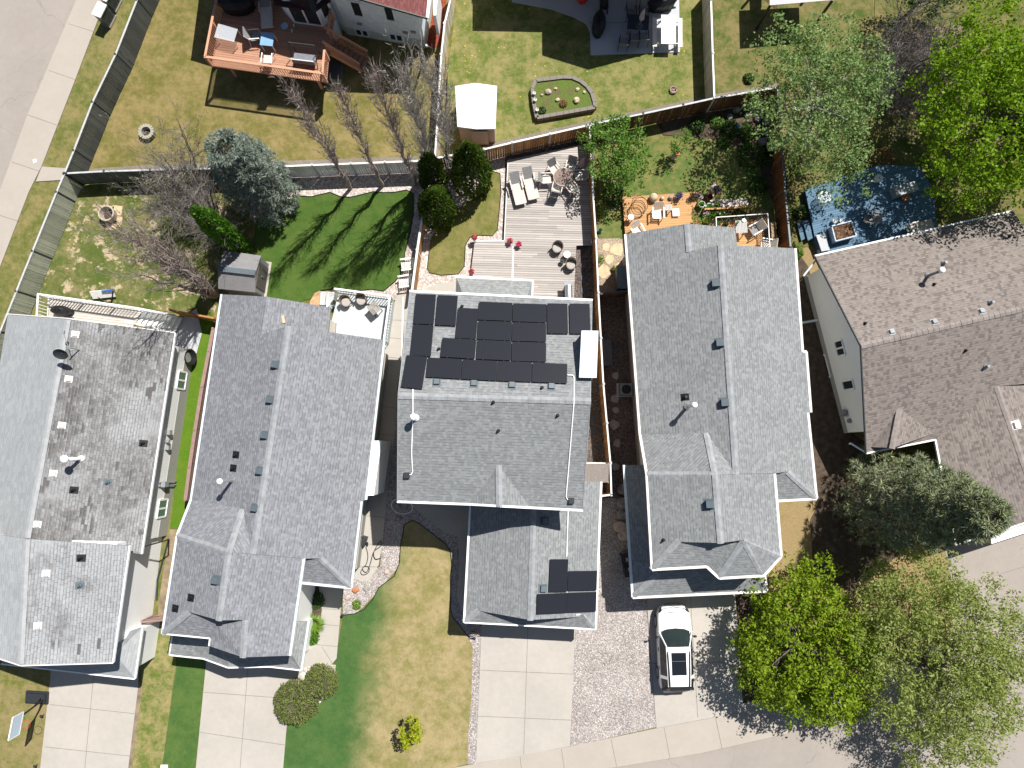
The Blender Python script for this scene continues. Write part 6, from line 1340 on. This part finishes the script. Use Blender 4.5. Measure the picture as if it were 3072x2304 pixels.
for p, q in ((A_[0], A_[1]), (A_[1], r1_), (r1_, A_[2]), (A_[2], A_[3]), (A_[3], r0), (r0, A_[0])): b.face([p, p + dn, q + dn, q])
rf = b.build('roof', gm, o); b = MB(); b.beam(r0 + V((0, 0, .03)), r1_ + V((0, 0, .03)), .3, .08); b.build('ridge_vent', M['slate'], rf)
q4 = inset(A_, .08); b = MB(); b.prism(q4, .05, 1.64); b.build('wall', gm, o); gable(o, A_[1] + V((-.1, -.08, -.03)), A_[2] + V((-.1, .08, -.03)), r1_ + V((-.1, 0, -.08)), gm)
b = MB(); b.prism(inset(A_, -.06), -.01, .05); b.build('base_pad', M['concrete'], o)
pe = sorted(q4, key=lambda p: -p.x)[:2]; pe = sorted(pe, key=lambda p: p.y); d_ = (pe[1] - pe[0]).normalized(); nn = V((d_.y, -d_.x))
for s0, s1_ in ((.14, .495), (.505, .86)):
    p, q = pe[0].lerp(pe[1], s0) + nn * .02, pe[0].lerp(pe[1], s1_) + nn * .02; b = MB(); b.beam(V((p.x, p.y, .87)), V((q.x, q.y, .87)), .05, 1.5); dr = b.build('door', plain('brown resin door', (.095, .085, .08), .6, .06), o)
    m_ = p if s0 > .3 else q; b = MB(); b.box((m_.x + nn.x * .05, m_.y + nn.y * .05, .95), (.05, .05, .3)); b.build('handle', M['silver'], dr)
# mailboxes
def mailbox():
    o = thing('mailbox', '', 'mailbox'); b = MB(); b.box((0, 0, .62), (.82, .5, 1.0)); b.build('cabinet', plain('grey green mailbox door', (.12, .14, .13), .4, .3, 3), o); b = MB(); b.box((0, 0, 1.15), (.9, .6, .07)); b.build('roof', M['potw'], o)
    b = MB(); b.box((0, 0, .06), (.86, .55, .12)); b.build('plinth', M['concrete'], o); b = MB()
    for x in (-.2, 0, .2): b.box((x, -.255, .65), (.012, .02, .85))
    for z in (.35, .5, .65, .8, .95): b.box((0, -.257, z), (.78, .02, .012))
    b.build('door_seams', M['dark'], o); return o
series(mailbox, [(297, 28, 1.18, 67, 'nearer community mailbox cabinet with white top beside the road'), (315, -20, 1.18, 67, 'farther community mailbox cabinet cut by the top edge')], 'community mailboxes by the road')
for o_ in [o for o in C.objects if o.get('group') == 'community mailboxes by the road']: o_.location.z = 0
# planter of stone blocks
o = thing('planter', 'raised bed of grey stone blocks on the green lawn', 'planter', P(1690, 290)); OUT = [(1608, 240), (1650, 235), (1689, 230), (1717, 231), (1742, 242), (1762, 258), (1776, 278), (1784, 305), (1785, 321), (1740, 329), (1690, 338), (1650, 345), (1611, 352), (1602, 310), (1597, 264)]
bw = PL(OUT, .4); loop = bw + [bw[0]]; blk = planks('grey wall block', (.26, .23, .205), .15)
for a, c in zip(loop, loop[1:]):
    L = (c - a).length; n_ = max(1, round(L / .4)); d = (c - a) / L
    for i in range(n_):
        b = MB(); m_ = a + d * L * (i + .5) / n_; b.box((m_.x, m_.y, .2), (L / n_ - .015, .22, .4), math.atan2(d.y, d.x)); b.build('border_block', blk, o)
b = MB(); b.prism([p.to_2d() for p in inset(bw, .06)], 0, .3); b.build('soil', grass('weedy bed', (.1, .14, .03), (.13, .09, .06), .45, 1.2), o)
def rock(label, px, py, z, r, mat, cat='rock', group=None, s=0, name='rock', flat=.7):
    p = P(px, py, z + r * .4); b = MB(); b.blob((p.x, p.y, z + r * flat * .6), (r, r * R.uniform(.75, 1.1), r * flat), .35, 1.6, px * .37 + s, 10, 7); return tag(b.build(name, mat), label, cat, group)
for px, py, r_, m, lb in ((1645, 275, .19, 'rockp', 'largest pink boulder in the stone block bed'), (1667, 266, .1, 'sand', 'small pale rock near the top of the stone block bed'), (1673, 299, .14, 'sand', 'round pale rock in the middle of the stone block bed'), (1732, 268, .12, 'sand', 'pale rock under the curved end of the stone block bed'), (1753, 276, .1, 'sand', 'yellowish rock at the right end of the stone block bed'), (1729, 300, .2, 'sand', 'long pale slab rock at the lower right of the stone block bed'), (1625, 285, .09, 'rockp', 'little pinkish rock at the left of the stone block bed')): rock(lb, px, py, .3, r_, M[m], group='rocks in the stone block bed')
for px, py, lb in ((1603, 278, 'white pot on the upper left wall of the stone block bed'), (1606, 298, 'white pot in the middle of the left wall of the stone block bed'), (1612, 328, 'white pot at the lower left corner of the stone block bed')): potted(lb, px, py, .4, .1, .2, M['potw'], LM['dry'], 6, .05, .05, 'white pots on the stone block bed')
mound('bed_plant', 'rusty dry plant in the stone block bed', P(1690, 313, .3), .26, .2, 150, LM['dry'], .09); mound('bed_plant', 'dark leafy plant in the lower left corner of the stone block bed', P(1626, 333, .3), .25, .2, 150, LM['dim'], .09)
# fire rings
def fire_ring(label, px, py, r, h, mat, name='fire_ring'):
    p = P(px, py); o = thing(name, label, 'fire pit', p); n = 16
    for k in range(n):
        a = 2 * math.pi * k / n; b = MB(); b.box(p + V((r * math.cos(a), r * math.sin(a), h / 2)), (.2, 2 * math.pi * r / n - .012, h + R.uniform(-.02, .02)), a); b.build('block', mat, o)
    b = MB(); b.lathe(p, [(r - .08, .02), (r - .08, .05), (.01, .06)], 16); b.build('ash_bed', gravel('ash and charred wood', [(.1, .09, .08), (.2, .18, .16), (.05, .05, .05)], 8), o); return o
fire_ring('pale stone fire ring on the dry lawn near the mailbox fence', 446, 401, .38, .35, planks('lichen stone', (.42, .4, .32), .25))
p = P(333, 648); o = thing('fire_pit', 'round concrete fire pit on pale slabs in the patchy yard', 'fire pit', p); b = MB(); b.lathe(p, [(.42, 0), (.48, .55), (.4, .55), (.36, .08), (.01, .08)], 28); b.build('ring', plain('tan concrete ring', (.42, .36, .29), .9), o); b = MB(); b.lathe(p, [(.36, .07), (.35, .12), (.01, .14)], 16); b.build('ash_bed', M['soil'], o)
for px, py, w_, lb in ((328, 632, .55, 'pale square slab behind the concrete fire pit'), (352, 632, .6, 'pale square slab at the upper right of the concrete fire pit'), (355, 662, .5, 'pale square slab right of the concrete fire pit'), (335, 676, .6, 'pale square slab in the shade of the concrete fire pit')):
    b = MB(); q = P(px, py); b.box((q.x, q.y, .02), (w_, w_, .05), rad(-6)); tag(b.build('paver', FS), lb, 'paving stone', 'slabs under the fire pit')
b = MB(); p = P(2019, 272); b.ring((p.x, p.y, .12), .2, .05, 18, 6); b.tube([(p.x - .2, p.y, .12), (p.x + .2, p.y + .05, .2)], .02, 5); b.lathe((p.x, p.y, -.01), [(.16, 0), (.14, .06), (.01, .07)], 12); tag(b.build('metal_ring', M['railb']), 'small rusty metal ring on the lawn near the beige fence', 'ornament')
# hoops
o = thing('basketball_hoop', 'portable basketball hoop beside the left driveway', 'basketball hoop', P(110, 2095)); z = .35; b = MB(); q = PL([(76, 2074), (142, 2078), (140, 2114), (74, 2110)], .2); b.prism([p.to_2d() for p in q], 0, .16); b.prism(inset(q, .08), .16, .3); b.build('base', M['dark'], o)
p0 = P(132, 2098, .2); d_ = V((-.55, -.35, 0)).normalized(); t0 = P(62, 2150, 2.6); b = MB(); b.tube([p0, p0.lerp(t0, .55), t0], .05, 8); b.tube([p0 + V((-.15, .1, 0)), p0.lerp(t0, .5)], .03, 6); b.tube([p0.lerp(t0, .7), t0 + V((0, -.15, .4))], .03, 6); b.build('pole', M['black'], o)
c = P(48, 2178, 3.0); ax = Matrix.Rotation(rad(82), 3, 'Z'); b = MB(); b.box(c, (1.15, .04, .78), m=ax); bb = b.build('backboard', clear('acrylic backboard', (.55, .7, .85), .75), o); b = MB()
for a, e in (((-.58, 0, -.4), (.58, 0, -.4)), ((-.58, 0, .4), (.58, 0, .4)), ((-.58, 0, -.4), (-.58, 0, .4)), ((.58, 0, -.4), (.58, 0, .4))): b.beam(c + ax @ V(a), c + ax @ V(e), .06, .05)
b.build('frame', M['potw'], bb); b = MB(); b.ring(c + ax @ V((0, -.32, -.3)), .23, .012, 22, 5); b.build('rim', M['red'], o)
o = thing('basketball_hoop', 'blue and white tipped over hoop backboard in the patchy yard', 'basketball hoop', P(308, 885)); ax = Matrix.Rotation(rad(6), 3, 'Z'); c = P(308, 882, .35); b = MB(); b.box(c, (1.35, .06, .5), m=ax @ Matrix.Rotation(rad(-48), 3, 'X')); b.build('backboard', M['potw'], o); b = MB(); b.beam(c + V((.05, .12, .2)), c + V((.75, .2, .25)), .1, .06); b.build('edge_stripe', M['bpaint'], o)
b = MB(); b.tube([c + V((-.5, 0, 0)), c + V((0, -.45, -.3)), c + V((.3, -.4, -.32))], .035, 6); b.tube([c + V((.68, .15, .1)), c + V((.35, -.5, -.3))], .035, 6); b.build('frame', M['black'], o)
# kayak like black tube by the window, bins, storage and the air conditioner
o = thing('hose_reel', 'coiled black hose hung on the white wall by the basement window', 'hose', P(568, 1072, .6)); b = MB(); p = P(566, 1072, .7)
for k in range(4): b.ring(p + V((k * .05 - .05, 0, 0)), .3 + .03 * k, .05, 26, 6, Matrix.Rotation(rad(62), 3, 'Y') @ Matrix.Diagonal((1, 1.15, 1)))
b.build('coil', M['black'], o)
def bin_():
    o = thing('wheelie_bin', '', 'bin'); b = MB(); b.add([(-.24, -.26, .05), (.24, -.26, .05), (.24, .26, .05), (-.24, .26, .05), (-.29, -.33, .98), (.29, -.33, .98), (.29, .33, .98), (-.29, .33, .98)], [(3, 2, 1, 0), (4, 5, 6, 7), (0, 1, 5, 4), (1, 2, 6, 5), (2, 3, 7, 6), (3, 0, 4, 7)]); b.build('body', M['black'], o)
    b = MB(); b.box((0, 0, 1.01), (.62, .72, .06)); ld = b.build('lid', M['dark'], o); b = MB()
    for k in range(3): b.box((-.06, .14 - k * .07, 1.045), (.11, .035, .008))
    b.build('label_mark', M['potw'], ld)
    for x in (-.27, .27):
        b = MB(); b.ring((x, .27, .1), .07, .03, 12, 6, Matrix.Rotation(rad(90), 3, 'Y')); b.build('wheel', M['black'], o)
    return o
series(bin_, [(1884, 1682, 1.0, 8, 'upper black wheelie bin under the edge of the skirt roof'), (1890, 1712, 1.0, 2, 'lower black wheelie bin under the edge of the skirt roof')], 'black wheelie bins')
for o_ in [o for o in C.objects if o.get('group') == 'black wheelie bins']: o_.location.z = 0
def storage(label, quad, h, mat):
    q = PL(quad, h); b = MB(); b.prism([p.to_2d() for p in q], 0, h - .08); o = tag(b.build('storage_box', M[mat]), label, 'box'); b = MB(); b.prism(inset(q, -.03), h - .08, h); b.build('lid', M[mat], o); return o
storage('dark storage bench in the side yard near the chimney', [(1806, 1020), (1832, 1021), (1836, 1094), (1810, 1095)], .7, 'dgrey'); storage('tall dark blue storage box beside the house wall', [(1850, 797), (1888, 800), (1892, 865), (1856, 864)], 1.2, 'slate')
o = thing('air_conditioner', 'round topped grey air conditioner in the dark side yard', 'air conditioner', P(1878, 1168)); p = P(1879, 1168, .7); b = MB(); b.box((p.x, p.y, .06), (.95, .8, .1)); b.build('pad', M['patio'], o); b = MB(); b.box((p.x, p.y, .42), (.72, .66, .62)); b.build('cabinet', plain('ac grey', (.16, .18, .19), .5), o); b = MB(); b.ring((p.x, p.y, .75), .24, .03, 24, 6); b.lathe((p.x, p.y, .7), [(.23, 0), (.22, .04), (.01, .04)], 20); b.build('fan_grille', M['black'], o)
for i, (px, py, r_) in enumerate(((1872, 1470, .4), (1868, 1510, .42), (1864, 1545, .36), (1862, 1580, .4), (1874, 1605, .38), (1880, 1635, .36))): rock('%s boulder in the row beside the skirt roof' % ('uppermost', 'second', 'third', 'fourth reddish', 'fifth tan', 'lowest')[i], px, py, 0, r_, M['rockp'] if i in (3, 4) else M['rockg'], group='boulders beside the skirt roof', name='boulder')
for i, (px, py, r_) in enumerate(((2208, 330, .25), (2235, 318, .22), (2262, 322, .3), (2285, 335, .26), (2300, 365, .3), (2272, 355, .24), (2302, 400, .28), (2245, 345, .22), (2288, 425, .25), (2190, 350, .2))): rock('grey boulder heaped in the shaded corner of the brown fences', px, py, 0, r_, M['rockg'], group='boulders in the shaded garden corner', name='boulder')
for px, py, r_, m, lb in ((1067, 1770, .2, 'terra', 'reddish brown rock in the pale gravel by the front walk'), (1100, 1765, .17, 'rockg', 'flat dark rock in the pale gravel'), (1100, 1776, .09, 'rockg', 'small dark rock below the flat dark rock'), (1043, 1792, .16, 'rockp', 'long pinkish rock at the walk edge'), (1160, 1716, .14, 'rockp', 'curved brown rock in the pale gravel by the lawn tip'), (1195, 1555, .2, 'rockg', 'round rock in the shaded gravel'), (1192, 1519, .24, 'rockg', 'shaded round rock below the house corner')): rock(lb, px, py, 0, r_, M[m], group='loose rocks in the pale gravel', flat=.5)
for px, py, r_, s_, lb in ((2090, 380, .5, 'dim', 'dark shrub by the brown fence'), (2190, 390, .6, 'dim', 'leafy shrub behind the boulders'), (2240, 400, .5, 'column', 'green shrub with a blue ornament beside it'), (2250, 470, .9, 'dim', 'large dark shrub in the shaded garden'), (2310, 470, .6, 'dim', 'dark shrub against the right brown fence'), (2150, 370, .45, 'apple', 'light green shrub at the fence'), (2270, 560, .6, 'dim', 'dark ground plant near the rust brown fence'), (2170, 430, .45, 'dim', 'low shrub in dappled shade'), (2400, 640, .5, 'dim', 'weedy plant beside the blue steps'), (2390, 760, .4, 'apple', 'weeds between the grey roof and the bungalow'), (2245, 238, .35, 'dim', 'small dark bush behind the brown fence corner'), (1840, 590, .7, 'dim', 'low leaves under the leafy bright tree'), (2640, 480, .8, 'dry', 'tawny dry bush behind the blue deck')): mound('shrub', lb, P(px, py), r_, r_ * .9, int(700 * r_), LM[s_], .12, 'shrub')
b = MB(); p = P(2209, 387); b.blob((p.x, p.y, .3), (.12, .12, .14), .05, 2, 2, 12, 8); tag(b.build('glass_ball', plain('bright blue glaze', (.03, .25, .6), .2)), 'bright blue garden ball among the shaded shrubs', 'ornament')
b = MB(); p = P(2029, 463); b.lathe(p, [(.12, 0), (.16, .25), (.13, .25), (.01, .22)], 14); tag(b.build('pot', M['red']), 'red pot beside the small leafy tree', 'pot')
b = MB(); p = P(2018, 474); b.blob((p.x, p.y, .1), (.18, .14, .12), .2, 2, 8); tag(b.build('rock', M['sand']), 'pale rock beside the red pot', 'rock')
# hose and washer on the walk
o = thing('pressure_washer', 'dark pressure washer standing against the white wall by the walkway', 'pressure washer', P(1090, 1625)); p = P(1092, 1622, .3); b = MB(); b.box(p, (.28, .5, .5), rad(-15)); b.build('body', M['dark'], o); b = MB(); b.tube([p + V((0, .2, .25)), p + V((.0, .35, .6)), p + V((-.15, .38, .62))], .02, 6); b.build('handle', M['railb'], o)
for x in (-.17, .17):
    b = MB(); b.ring(p + V((x, -.22, -.18)), .1, .03, 14, 6, Matrix.Rotation(rad(90), 3, 'Y')); b.build('wheel', M['black'], o)
hp = [(1098, 1640), (1104, 1665), (1100, 1690), (1088, 1705), (1083, 1718), (1092, 1724), (1106, 1716), (1108, 1702), (1096, 1698), (1088, 1706), (1100, 1716), (1112, 1690), (1122, 1655), (1140, 1640), (1146, 1632), (1142, 1622), (1130, 1640), (1122, 1660), (1128, 1676), (1146, 1672)]
hq = [V((p.x, p.y, .05 + .004 * i)) for i, p in enumerate(PL(hp))]; sm = []
for i in range(len(hq) - 1):
    a_, b_, c_, d_ = hq[max(0, i - 1)], hq[i], hq[i + 1], hq[min(len(hq) - 1, i + 2)]
    for k in range(5): t = k / 5; sm.append(.5 * ((2 * b_) + (c_ - a_) * t + (2 * a_ - 5 * b_ + 4 * c_ - d_) * t * t + (3 * b_ - 3 * c_ + d_ - a_) * t ** 3))
b = MB(); b.tube(sm, .022, 6); tag(b.build('hose', M['dark']), 'thin dark hose looped on the pale walkway', 'hose')
b = MB(); q = PL([(100, 480), (110, 478), (112, 488), (102, 492)]); b.prism(q, .03, .06); tag(b.build('paper_scrap', M['potw']), 'white paper scrap on the sidewalk by the road', 'litter')
b = MB(); p = P(911, 2023); b.lathe((p.x, p.y, .016), [(.12, 0), (.12, .03), (.08, .035), (.01, .02)], 16); tag(b.build('drain_cap', M['trim']), 'round drain cap in the pale gravel by the shrubs', 'drain')
b = MB(); p = P(494, 2300); b.box((p.x, p.y, .04), (.4, .25, .08)); tag(b.build('utility_cover', M['trim']), 'pale utility cover in the grass between the left driveways', 'cover')
# porch lamp stub lights at the lawn
for px, py, lb in ((133, 2143, 'small dark path light beside the left driveway'), (114, 2292, 'lower small dark path light beside the left driveway'), (1030, 1843, 'dark path light at the tip of the pale gravel')):
    p = P(px, py); b = MB(); b.lathe(p, [(.02, 0), (.02, .28), (.09, .3), (.02, .38)], 10); tag(b.build('path_light', M['dark']), lb, 'light', 'small path lights')
# brush pile
o = thing('brush_pile', 'heap of cut grey branches under the leafless tree at the upper right', 'brush pile', P(2730, 250)); b = MB()
for i in range(900):
    p = P(2735 + R.gauss(0, 58), 235 + R.gauss(0, 62)); a = R.gauss(.6, .9) + (3.14 if R.random() < .3 else 0); L = R.uniform(.6, 2.6); d = V((math.cos(a), math.sin(a), R.uniform(-.1, .35))) * L; s_ = p + V((0, 0, R.uniform(.05, 1.1))); b.tube([s_, s_ + d * .5 + rv(.1), s_ + d], [.018, .014, .006], 3, cap=False)
b.build('brush', plain('cut grey branches', (.26, .235, .22), .95, .25, 3), o)
b = MB(); p = P(2690, 228, .8); b.box((p.x, p.y, .75), (.55, .25, .12), rad(15)); tag(b.build('wood_block', M['trim']), 'pale wooden block lying on the brush pile', 'block')
# ------------------------------------------------------------------ white car
M['car'] = plain('white car paint', (.8, .8, .8), .22, .01, 2, spec=.6)
M['cargl'] = glassy('dark car glass', (.012, .014, .018), .04)
M['carws'] = glassy('windscreen glass', (.018, .028, .028), .04)
def car():
    o = thing('parked_car', 'white sport utility car with a dark glass roof panel parked on the right driveway', 'car')
    st = [(2.38, .3, .44, .64), (2.35, .52, .4, .69), (2.27, .69, .33, .76), (2.15, .8, .29, .82), (1.95, .89, .27, .89), (1.6, .945, .27, .96), (1.1, .95, .27, 1.03), (.6, .95, .27, 1.04), (-.4, .95, .27, 1.05), (-1.4, .95, .27, 1.08), (-1.95, .93, .28, 1.1), (-2.2, .87, .32, 1.08), (-2.33, .78, .38, 1.0), (-2.37, .66, .45, .86)]
    vs = []; K = 10
    for y, w_, z0, z1 in st:
        for x, z in ((-.72, z0), (-1, z0 + .1), (-1.0, z0 + (z1 - z0) * .55), (-.975, z1 - .09), (-.88, z1 - .01), (.88, z1 - .01), (.975, z1 - .09), (1.0, z0 + (z1 - z0) * .55), (1, z0 + .1), (.72, z0)): vs.append((x * w_, y, z))
    n = len(st); fs = [(i * K + k, (i + 1) * K + k, (i + 1) * K + (k + 1) % K, i * K + (k + 1) % K) for i in range(n - 1) for k in range(K)] + [tuple(range(K)), tuple((n - 1) * K + k for k in range(K - 1, -1, -1))]
    b = MB(); b.add(vs, fs); b.build('body', M['car'], o, True)
    def loft(name, secs, mat, smooth=True):
        b = MB(); k = len(secs[0]); v = [p for s in secs for p in s]; b.add(v, [(i * k + j, (i + 1) * k + j, (i + 1) * k + j + 1, i * k + j + 1) for i in range(len(secs) - 1) for j in range(k - 1)]); return b.build(name, mat, o, smooth)
    def rf(y): # roof half width, height
        return (.645 - .05 * max(0, (-y - .4)) / 1.5, 1.6 + .05 * (1 - ((y + .7) / 1.3) ** 2) - (.02 if y < -1.6 else 0))
    ys = [.3, .1, -.3, -.7, -1.1, -1.5, -1.85]
    loft('roof', [[(-rf(y)[0], y, rf(y)[1] - .05), (-rf(y)[0] * .85, y, rf(y)[1]), (0, y, rf(y)[1] + .015), (rf(y)[0] * .85, y, rf(y)[1]), (rf(y)[0], y, rf(y)[1] - .05)] for y in ys], M['car'])
    ws = loft('windscreen', [[(-.8, 1.0, 1.03), (-.5, 1.12, 1.045), (0, 1.17, 1.05), (.5, 1.12, 1.045), (.8, 1.0, 1.03)], [(-.64, .3, 1.555), (-.5, .33, 1.6), (0, .36, 1.625), (.5, .33, 1.6), (.64, .3, 1.555)]], M['carws'])
    b = MB(); b.box((0, 1.04, 1.055), (1.25, .1, .02), 0); b.tube([(-.5, 1.06, 1.09), (.1, 1.0, 1.13)], .012, 5); b.tube([(.1, 1.08, 1.09), (.6, .98, 1.11)], .012, 5); b.build('wipers', M['black'], ws)
    loft('rear_window', [[(-.52, -1.85, 1.56), (0, -1.9, 1.6), (.52, -1.85, 1.56)], [(-.72, -2.22, 1.1), (0, -2.3, 1.12), (.72, -2.22, 1.1)]], M['cargl'])
    for s in (-1, 1):
        def q(y, f): w0 = .925 if y > -1.6 else .88; r_ = rf(min(.3, max(-1.85, y))); return (s * (w0 + (r_[0] - w0) * f), y, 1.06 + (r_[1] - .05 - 1.06) * f)
        b = MB(); b.add([q(.85, .02), q(.25, .93), q(-.45, .95), q(-.45, .02)], [(0, 1, 2, 3)]); b.build('side_window', M['cargl'], o)
        b = MB(); b.add([q(-.5, .02), q(-.5, .95), q(-1.25, .93), q(-1.35, .02)], [(0, 1, 2, 3)]); b.build('side_window', M['cargl'], o)
        b = MB(); b.add([q(-1.5, .06), q(-1.45, .9), q(-1.82, .84), q(-2.1, .06)], [(0, 1, 2, 3)]); b.build('side_window', M['cargl'], o)
        for y0, f0, y1, f1, w_, pm in ((1.0, -.02, .3, 1, .07, 'car'), (-.47, 0, -.47, 1, .05, 'cargl'), (-1.42, 0, -1.38, 1, .16, 'car'), (-2.15, 0, -1.85, 1, .14, 'black')):
            b = MB(); b.beam(q(y0, f0), q(y1, f1), w_, .05, up=V((s, 0, .4))); b.build('pillar', M[pm], o)
        b = MB(); b.tube([q(.3, 1), q(-.8, 1.0), q(-1.85, 1)], .04, 6); b.build('roof_edge', M['car'], o)
        b = MB(); b.tube([(s * .6, .05, 1.6), (s * .6, -.1, 1.665), (s * .57, -1.0, 1.68), (s * .545, -1.7, 1.65), (s * .54, -1.9, 1.58)], .034, 6); b.build('roof_rail', M['black'], o)
        b = MB(); b.blob((s * 1.07, .72, 1.12), (.11, .07, .08), .05, 2, 2, 12, 8); b.tube([(s * .92, .75, 1.08), (s * 1.02, .73, 1.1)], .03, 6); b.build('wing_mirror', M['black'], o)
        for y in (.0, -1.0):
            b = MB(); b.beam((s * .965, y + .1, .9), (s * .965, y - .1, .9), .03, .035); b.build('door_handle', M['black'], o)
        b = MB(); b.add([(s * .66, 2.32, .7), (s * .8, 2.22, .72), (s * .88, 1.95, .84), (s * .7, 2.05, .86)], [(0, 1, 2, 3)]); b.v = [p + V((0, .012, .02)) for p in b.v]; b.build('headlight', M['black'], o)
        b = MB(); b.add([(s * .78, -2.34, .92), (s * .9, -2.16, .96), (s * .89, -2.1, 1.08), (s * .74, -2.26, 1.08)], [(0, 1, 2, 3)]); b.v = [p + V((s * .012, -.015, .01)) for p in b.v]; b.build('tail_light', plain('tail light red', (.3, .01, .01), .3), o)
        for y in (1.42, -1.4):
            b = MB(); b.tube([(s * .74, y, .36), (s * .97, y, .36)], .36, 22); wh = b.build('wheel', M['black'], o); b = MB(); b.tube([(s * .96, y, .36), (s * .985, y, .36)], .24, 16); b.build('rim', M['silver'], wh)
    b = MB(); b.box((0, -.6, 1.672), (.8, 1.2, .012)); b.build('sunroof', M['cargl'], o); b = MB(); b.box((0, -.45, 1.684), (.8, .014, .006)); b.build('sunroof_seam', M['silver'], o)
    b = MB(); b.box((0, -1.93, 1.6), (1.1, .2, .04)); b.build('spoiler', M['black'], o)
    b = MB(); b.box((0, 2.37, .55), (.9, .04, .16)); b.build('grille', M['black'], o); b = MB(); b.tube([(-.82, 2.02, .905), (-.6, 2.2, .84), (0, 2.29, .81), (.6, 2.2, .84), (.82, 2.02, .905)], .014, 5); b.build('bonnet_seam', M['dark'], o)
    b = MB(); b.box((0, 2.02, .915), (.62, .05, .008)); b.build('bonnet_vent', M['grey'], o)
    b = MB(); b.box((0, -2.38, .6), (1.2, .05, .2)); b.build('rear_bumper', M['dgrey'], o)
    return o
c_ = car(); pc = P(2026, 1946, .85); c_.location = (pc.x, pc.y, 0); c_.rotation_euler = (0, 0, rad(1.2))
# ------------------------------------------------------------------ person bending over the flower pots
SK = plain('skin', (.42, .23, .15), .6, .05, 8)
per = thing('person', 'person in black top and pale shorts bending over the flower pots at the orange deck', 'person', P(2158, 583))
hip = P(2141, 556, .92); fl_ = P(2122, 579, .04); fr_ = P(2136, 586, .04); sh_ = P(2154, 575, .92); fwd = (sh_ - hip); fwd.z = 0; fwd.normalize(); sdv = V((-fwd.y, fwd.x, 0)); up = V((0, 0, 1))
def skin(name, mat, verts, edges, par, sub=2):
    me = bpy.data.meshes.new(name); me.from_pydata([tuple(v[0] - per.location) for v in verts], edges, []); me.materials.append(mat)
    o = bpy.data.objects.new(name, me); C.objects.link(o); o.parent = par; m = o.modifiers.new('skin', 'SKIN'); m.use_smooth_shade = True
    for i, v in enumerate(verts): me.skin_vertices[0].data[i].radius = (v[1], v[1] * (v[2] if len(v) > 2 else 1)); me.skin_vertices[0].data[i].use_root = i == 0
    s = o.modifiers.new('sub', 'SUBSURF'); s.levels = sub; s.render_levels = sub; return o
ch_ = hip + fwd * .42 + up * .02; nk = hip + fwd * .58 - up * .1; hd = nk + fwd * .12 - up * .13
Vb = [(hip, .14, .8), (hip + fwd * .2 + up * .06, .13, .8), (ch_, .15, .75), (nk, .055), (hd, .09), (hd + fwd * .06 - up * .07, .075)]; E = [(0, 1), (1, 2), (2, 3), (3, 4), (4, 5)]
def chain(start, pts):
    p = start
    for q in pts: Vb.append(q); E.append((p, len(Vb) - 1)); p = len(Vb) - 1
    return p
kn = []
for s, f in ((1, fl_), (-1, fr_)):
    k = hip + sdv * .1 * s - up * .42 + (f - hip).to_2d().to_3d() * .4 + fwd * .1; kn.append(k); a = chain(0, [(hip + sdv * .1 * s - up * .08, .1), (k, .062), ((k + f) / 2 + up * .02, .055), (f + up * .06, .036)]); chain(a, [(f + fwd * .14, .03)])
hands = []
for s in (1, -1):
    sh = ch_ + fwd * .06 + sdv * .19 * s; el_ = sh + fwd * .12 - up * .27; wr = P(2153 + 5 * s, 588 - 4 * s, .4); hands.append(wr); d = (wr - el_).normalized(); pm = wr + d * .07
    a = chain(2, [(sh, .06), (el_, .042), (wr, .026), (pm, .034, .5)]); x = d.cross(up).normalized()
    for i, (o_, L) in enumerate(((-.03, .07), (-.01, .085), (.01, .08), (.03, .06))): chain(a, [(pm + x * o_ + d * .03, .0095), (pm + x * o_ + d * (.03 + L * .5) - up * .01, .009), (pm + x * o_ * 1.1 + d * (.03 + L * .8) - up * .035, .0075)])
    chain(a, [(pm - x * .045 * s - d * .02, .011), (pm - x * .06 * s + d * .025, .009)])
skin('body', SK, Vb, E, per)
skin('shirt', plain('black top', (.014, .015, .02), .9), [(hip + fwd * .06 + up * .02, .15, .86), (hip + fwd * .2 + up * .06, .148, .84), (ch_, .165, .8), (ch_ + fwd * .08, .12, .8), (ch_ + fwd * .06 + sdv * .2, .075), (ch_ + fwd * .11 + sdv * .22 - up * .12, .06), (ch_ + fwd * .06 - sdv * .2, .075), (ch_ + fwd * .11 - sdv * .22 - up * .12, .06)], [(0, 1), (1, 2), (2, 3), (2, 4), (4, 5), (2, 6), (6, 7)], per)
skin('shorts', plain('pale grey shorts', (.4, .42, .45), .9), [(hip, .17, .95), (hip + fwd * .09 + up * .03, .155, .9), (hip + sdv * .1 - up * .1, .125), ((hip + sdv * .1 - up * .08).lerp(kn[0], .75), .09), (hip - sdv * .1 - up * .1, .125), ((hip - sdv * .1 - up * .08).lerp(kn[1], .75), .09)], [(0, 1), (0, 2), (2, 3), (0, 4), (4, 5)], per)
b = MB(); b.blob(hd - fwd * .01 + up * .03, (.105, .1, .1), .08, 3, 1, 14, 9); b.build('hair', plain('fair hair', (.42, .3, .16), .8, .2, 30), per, True)
hx_ = hd + fwd * .07 - up * .1; b = MB()
for s in (-1, 1): b.blob(hx_ + sdv * .03 * s + up * .0, (.012, .012, .012), 0, 1, 0, 8, 5)
b.blob(hx_ - up * .03 + fwd * .015, (.014, .014, .014), 0, 1, 0, 8, 5); b.build('face', SK, per)
for f in (fl_, fr_):
    b = MB(); b.blob(f + fwd * .06 + up * .01, (.06, .13, .05), .03, 1, 0, 12, 7); b.build('shoe', M['potw'], per)
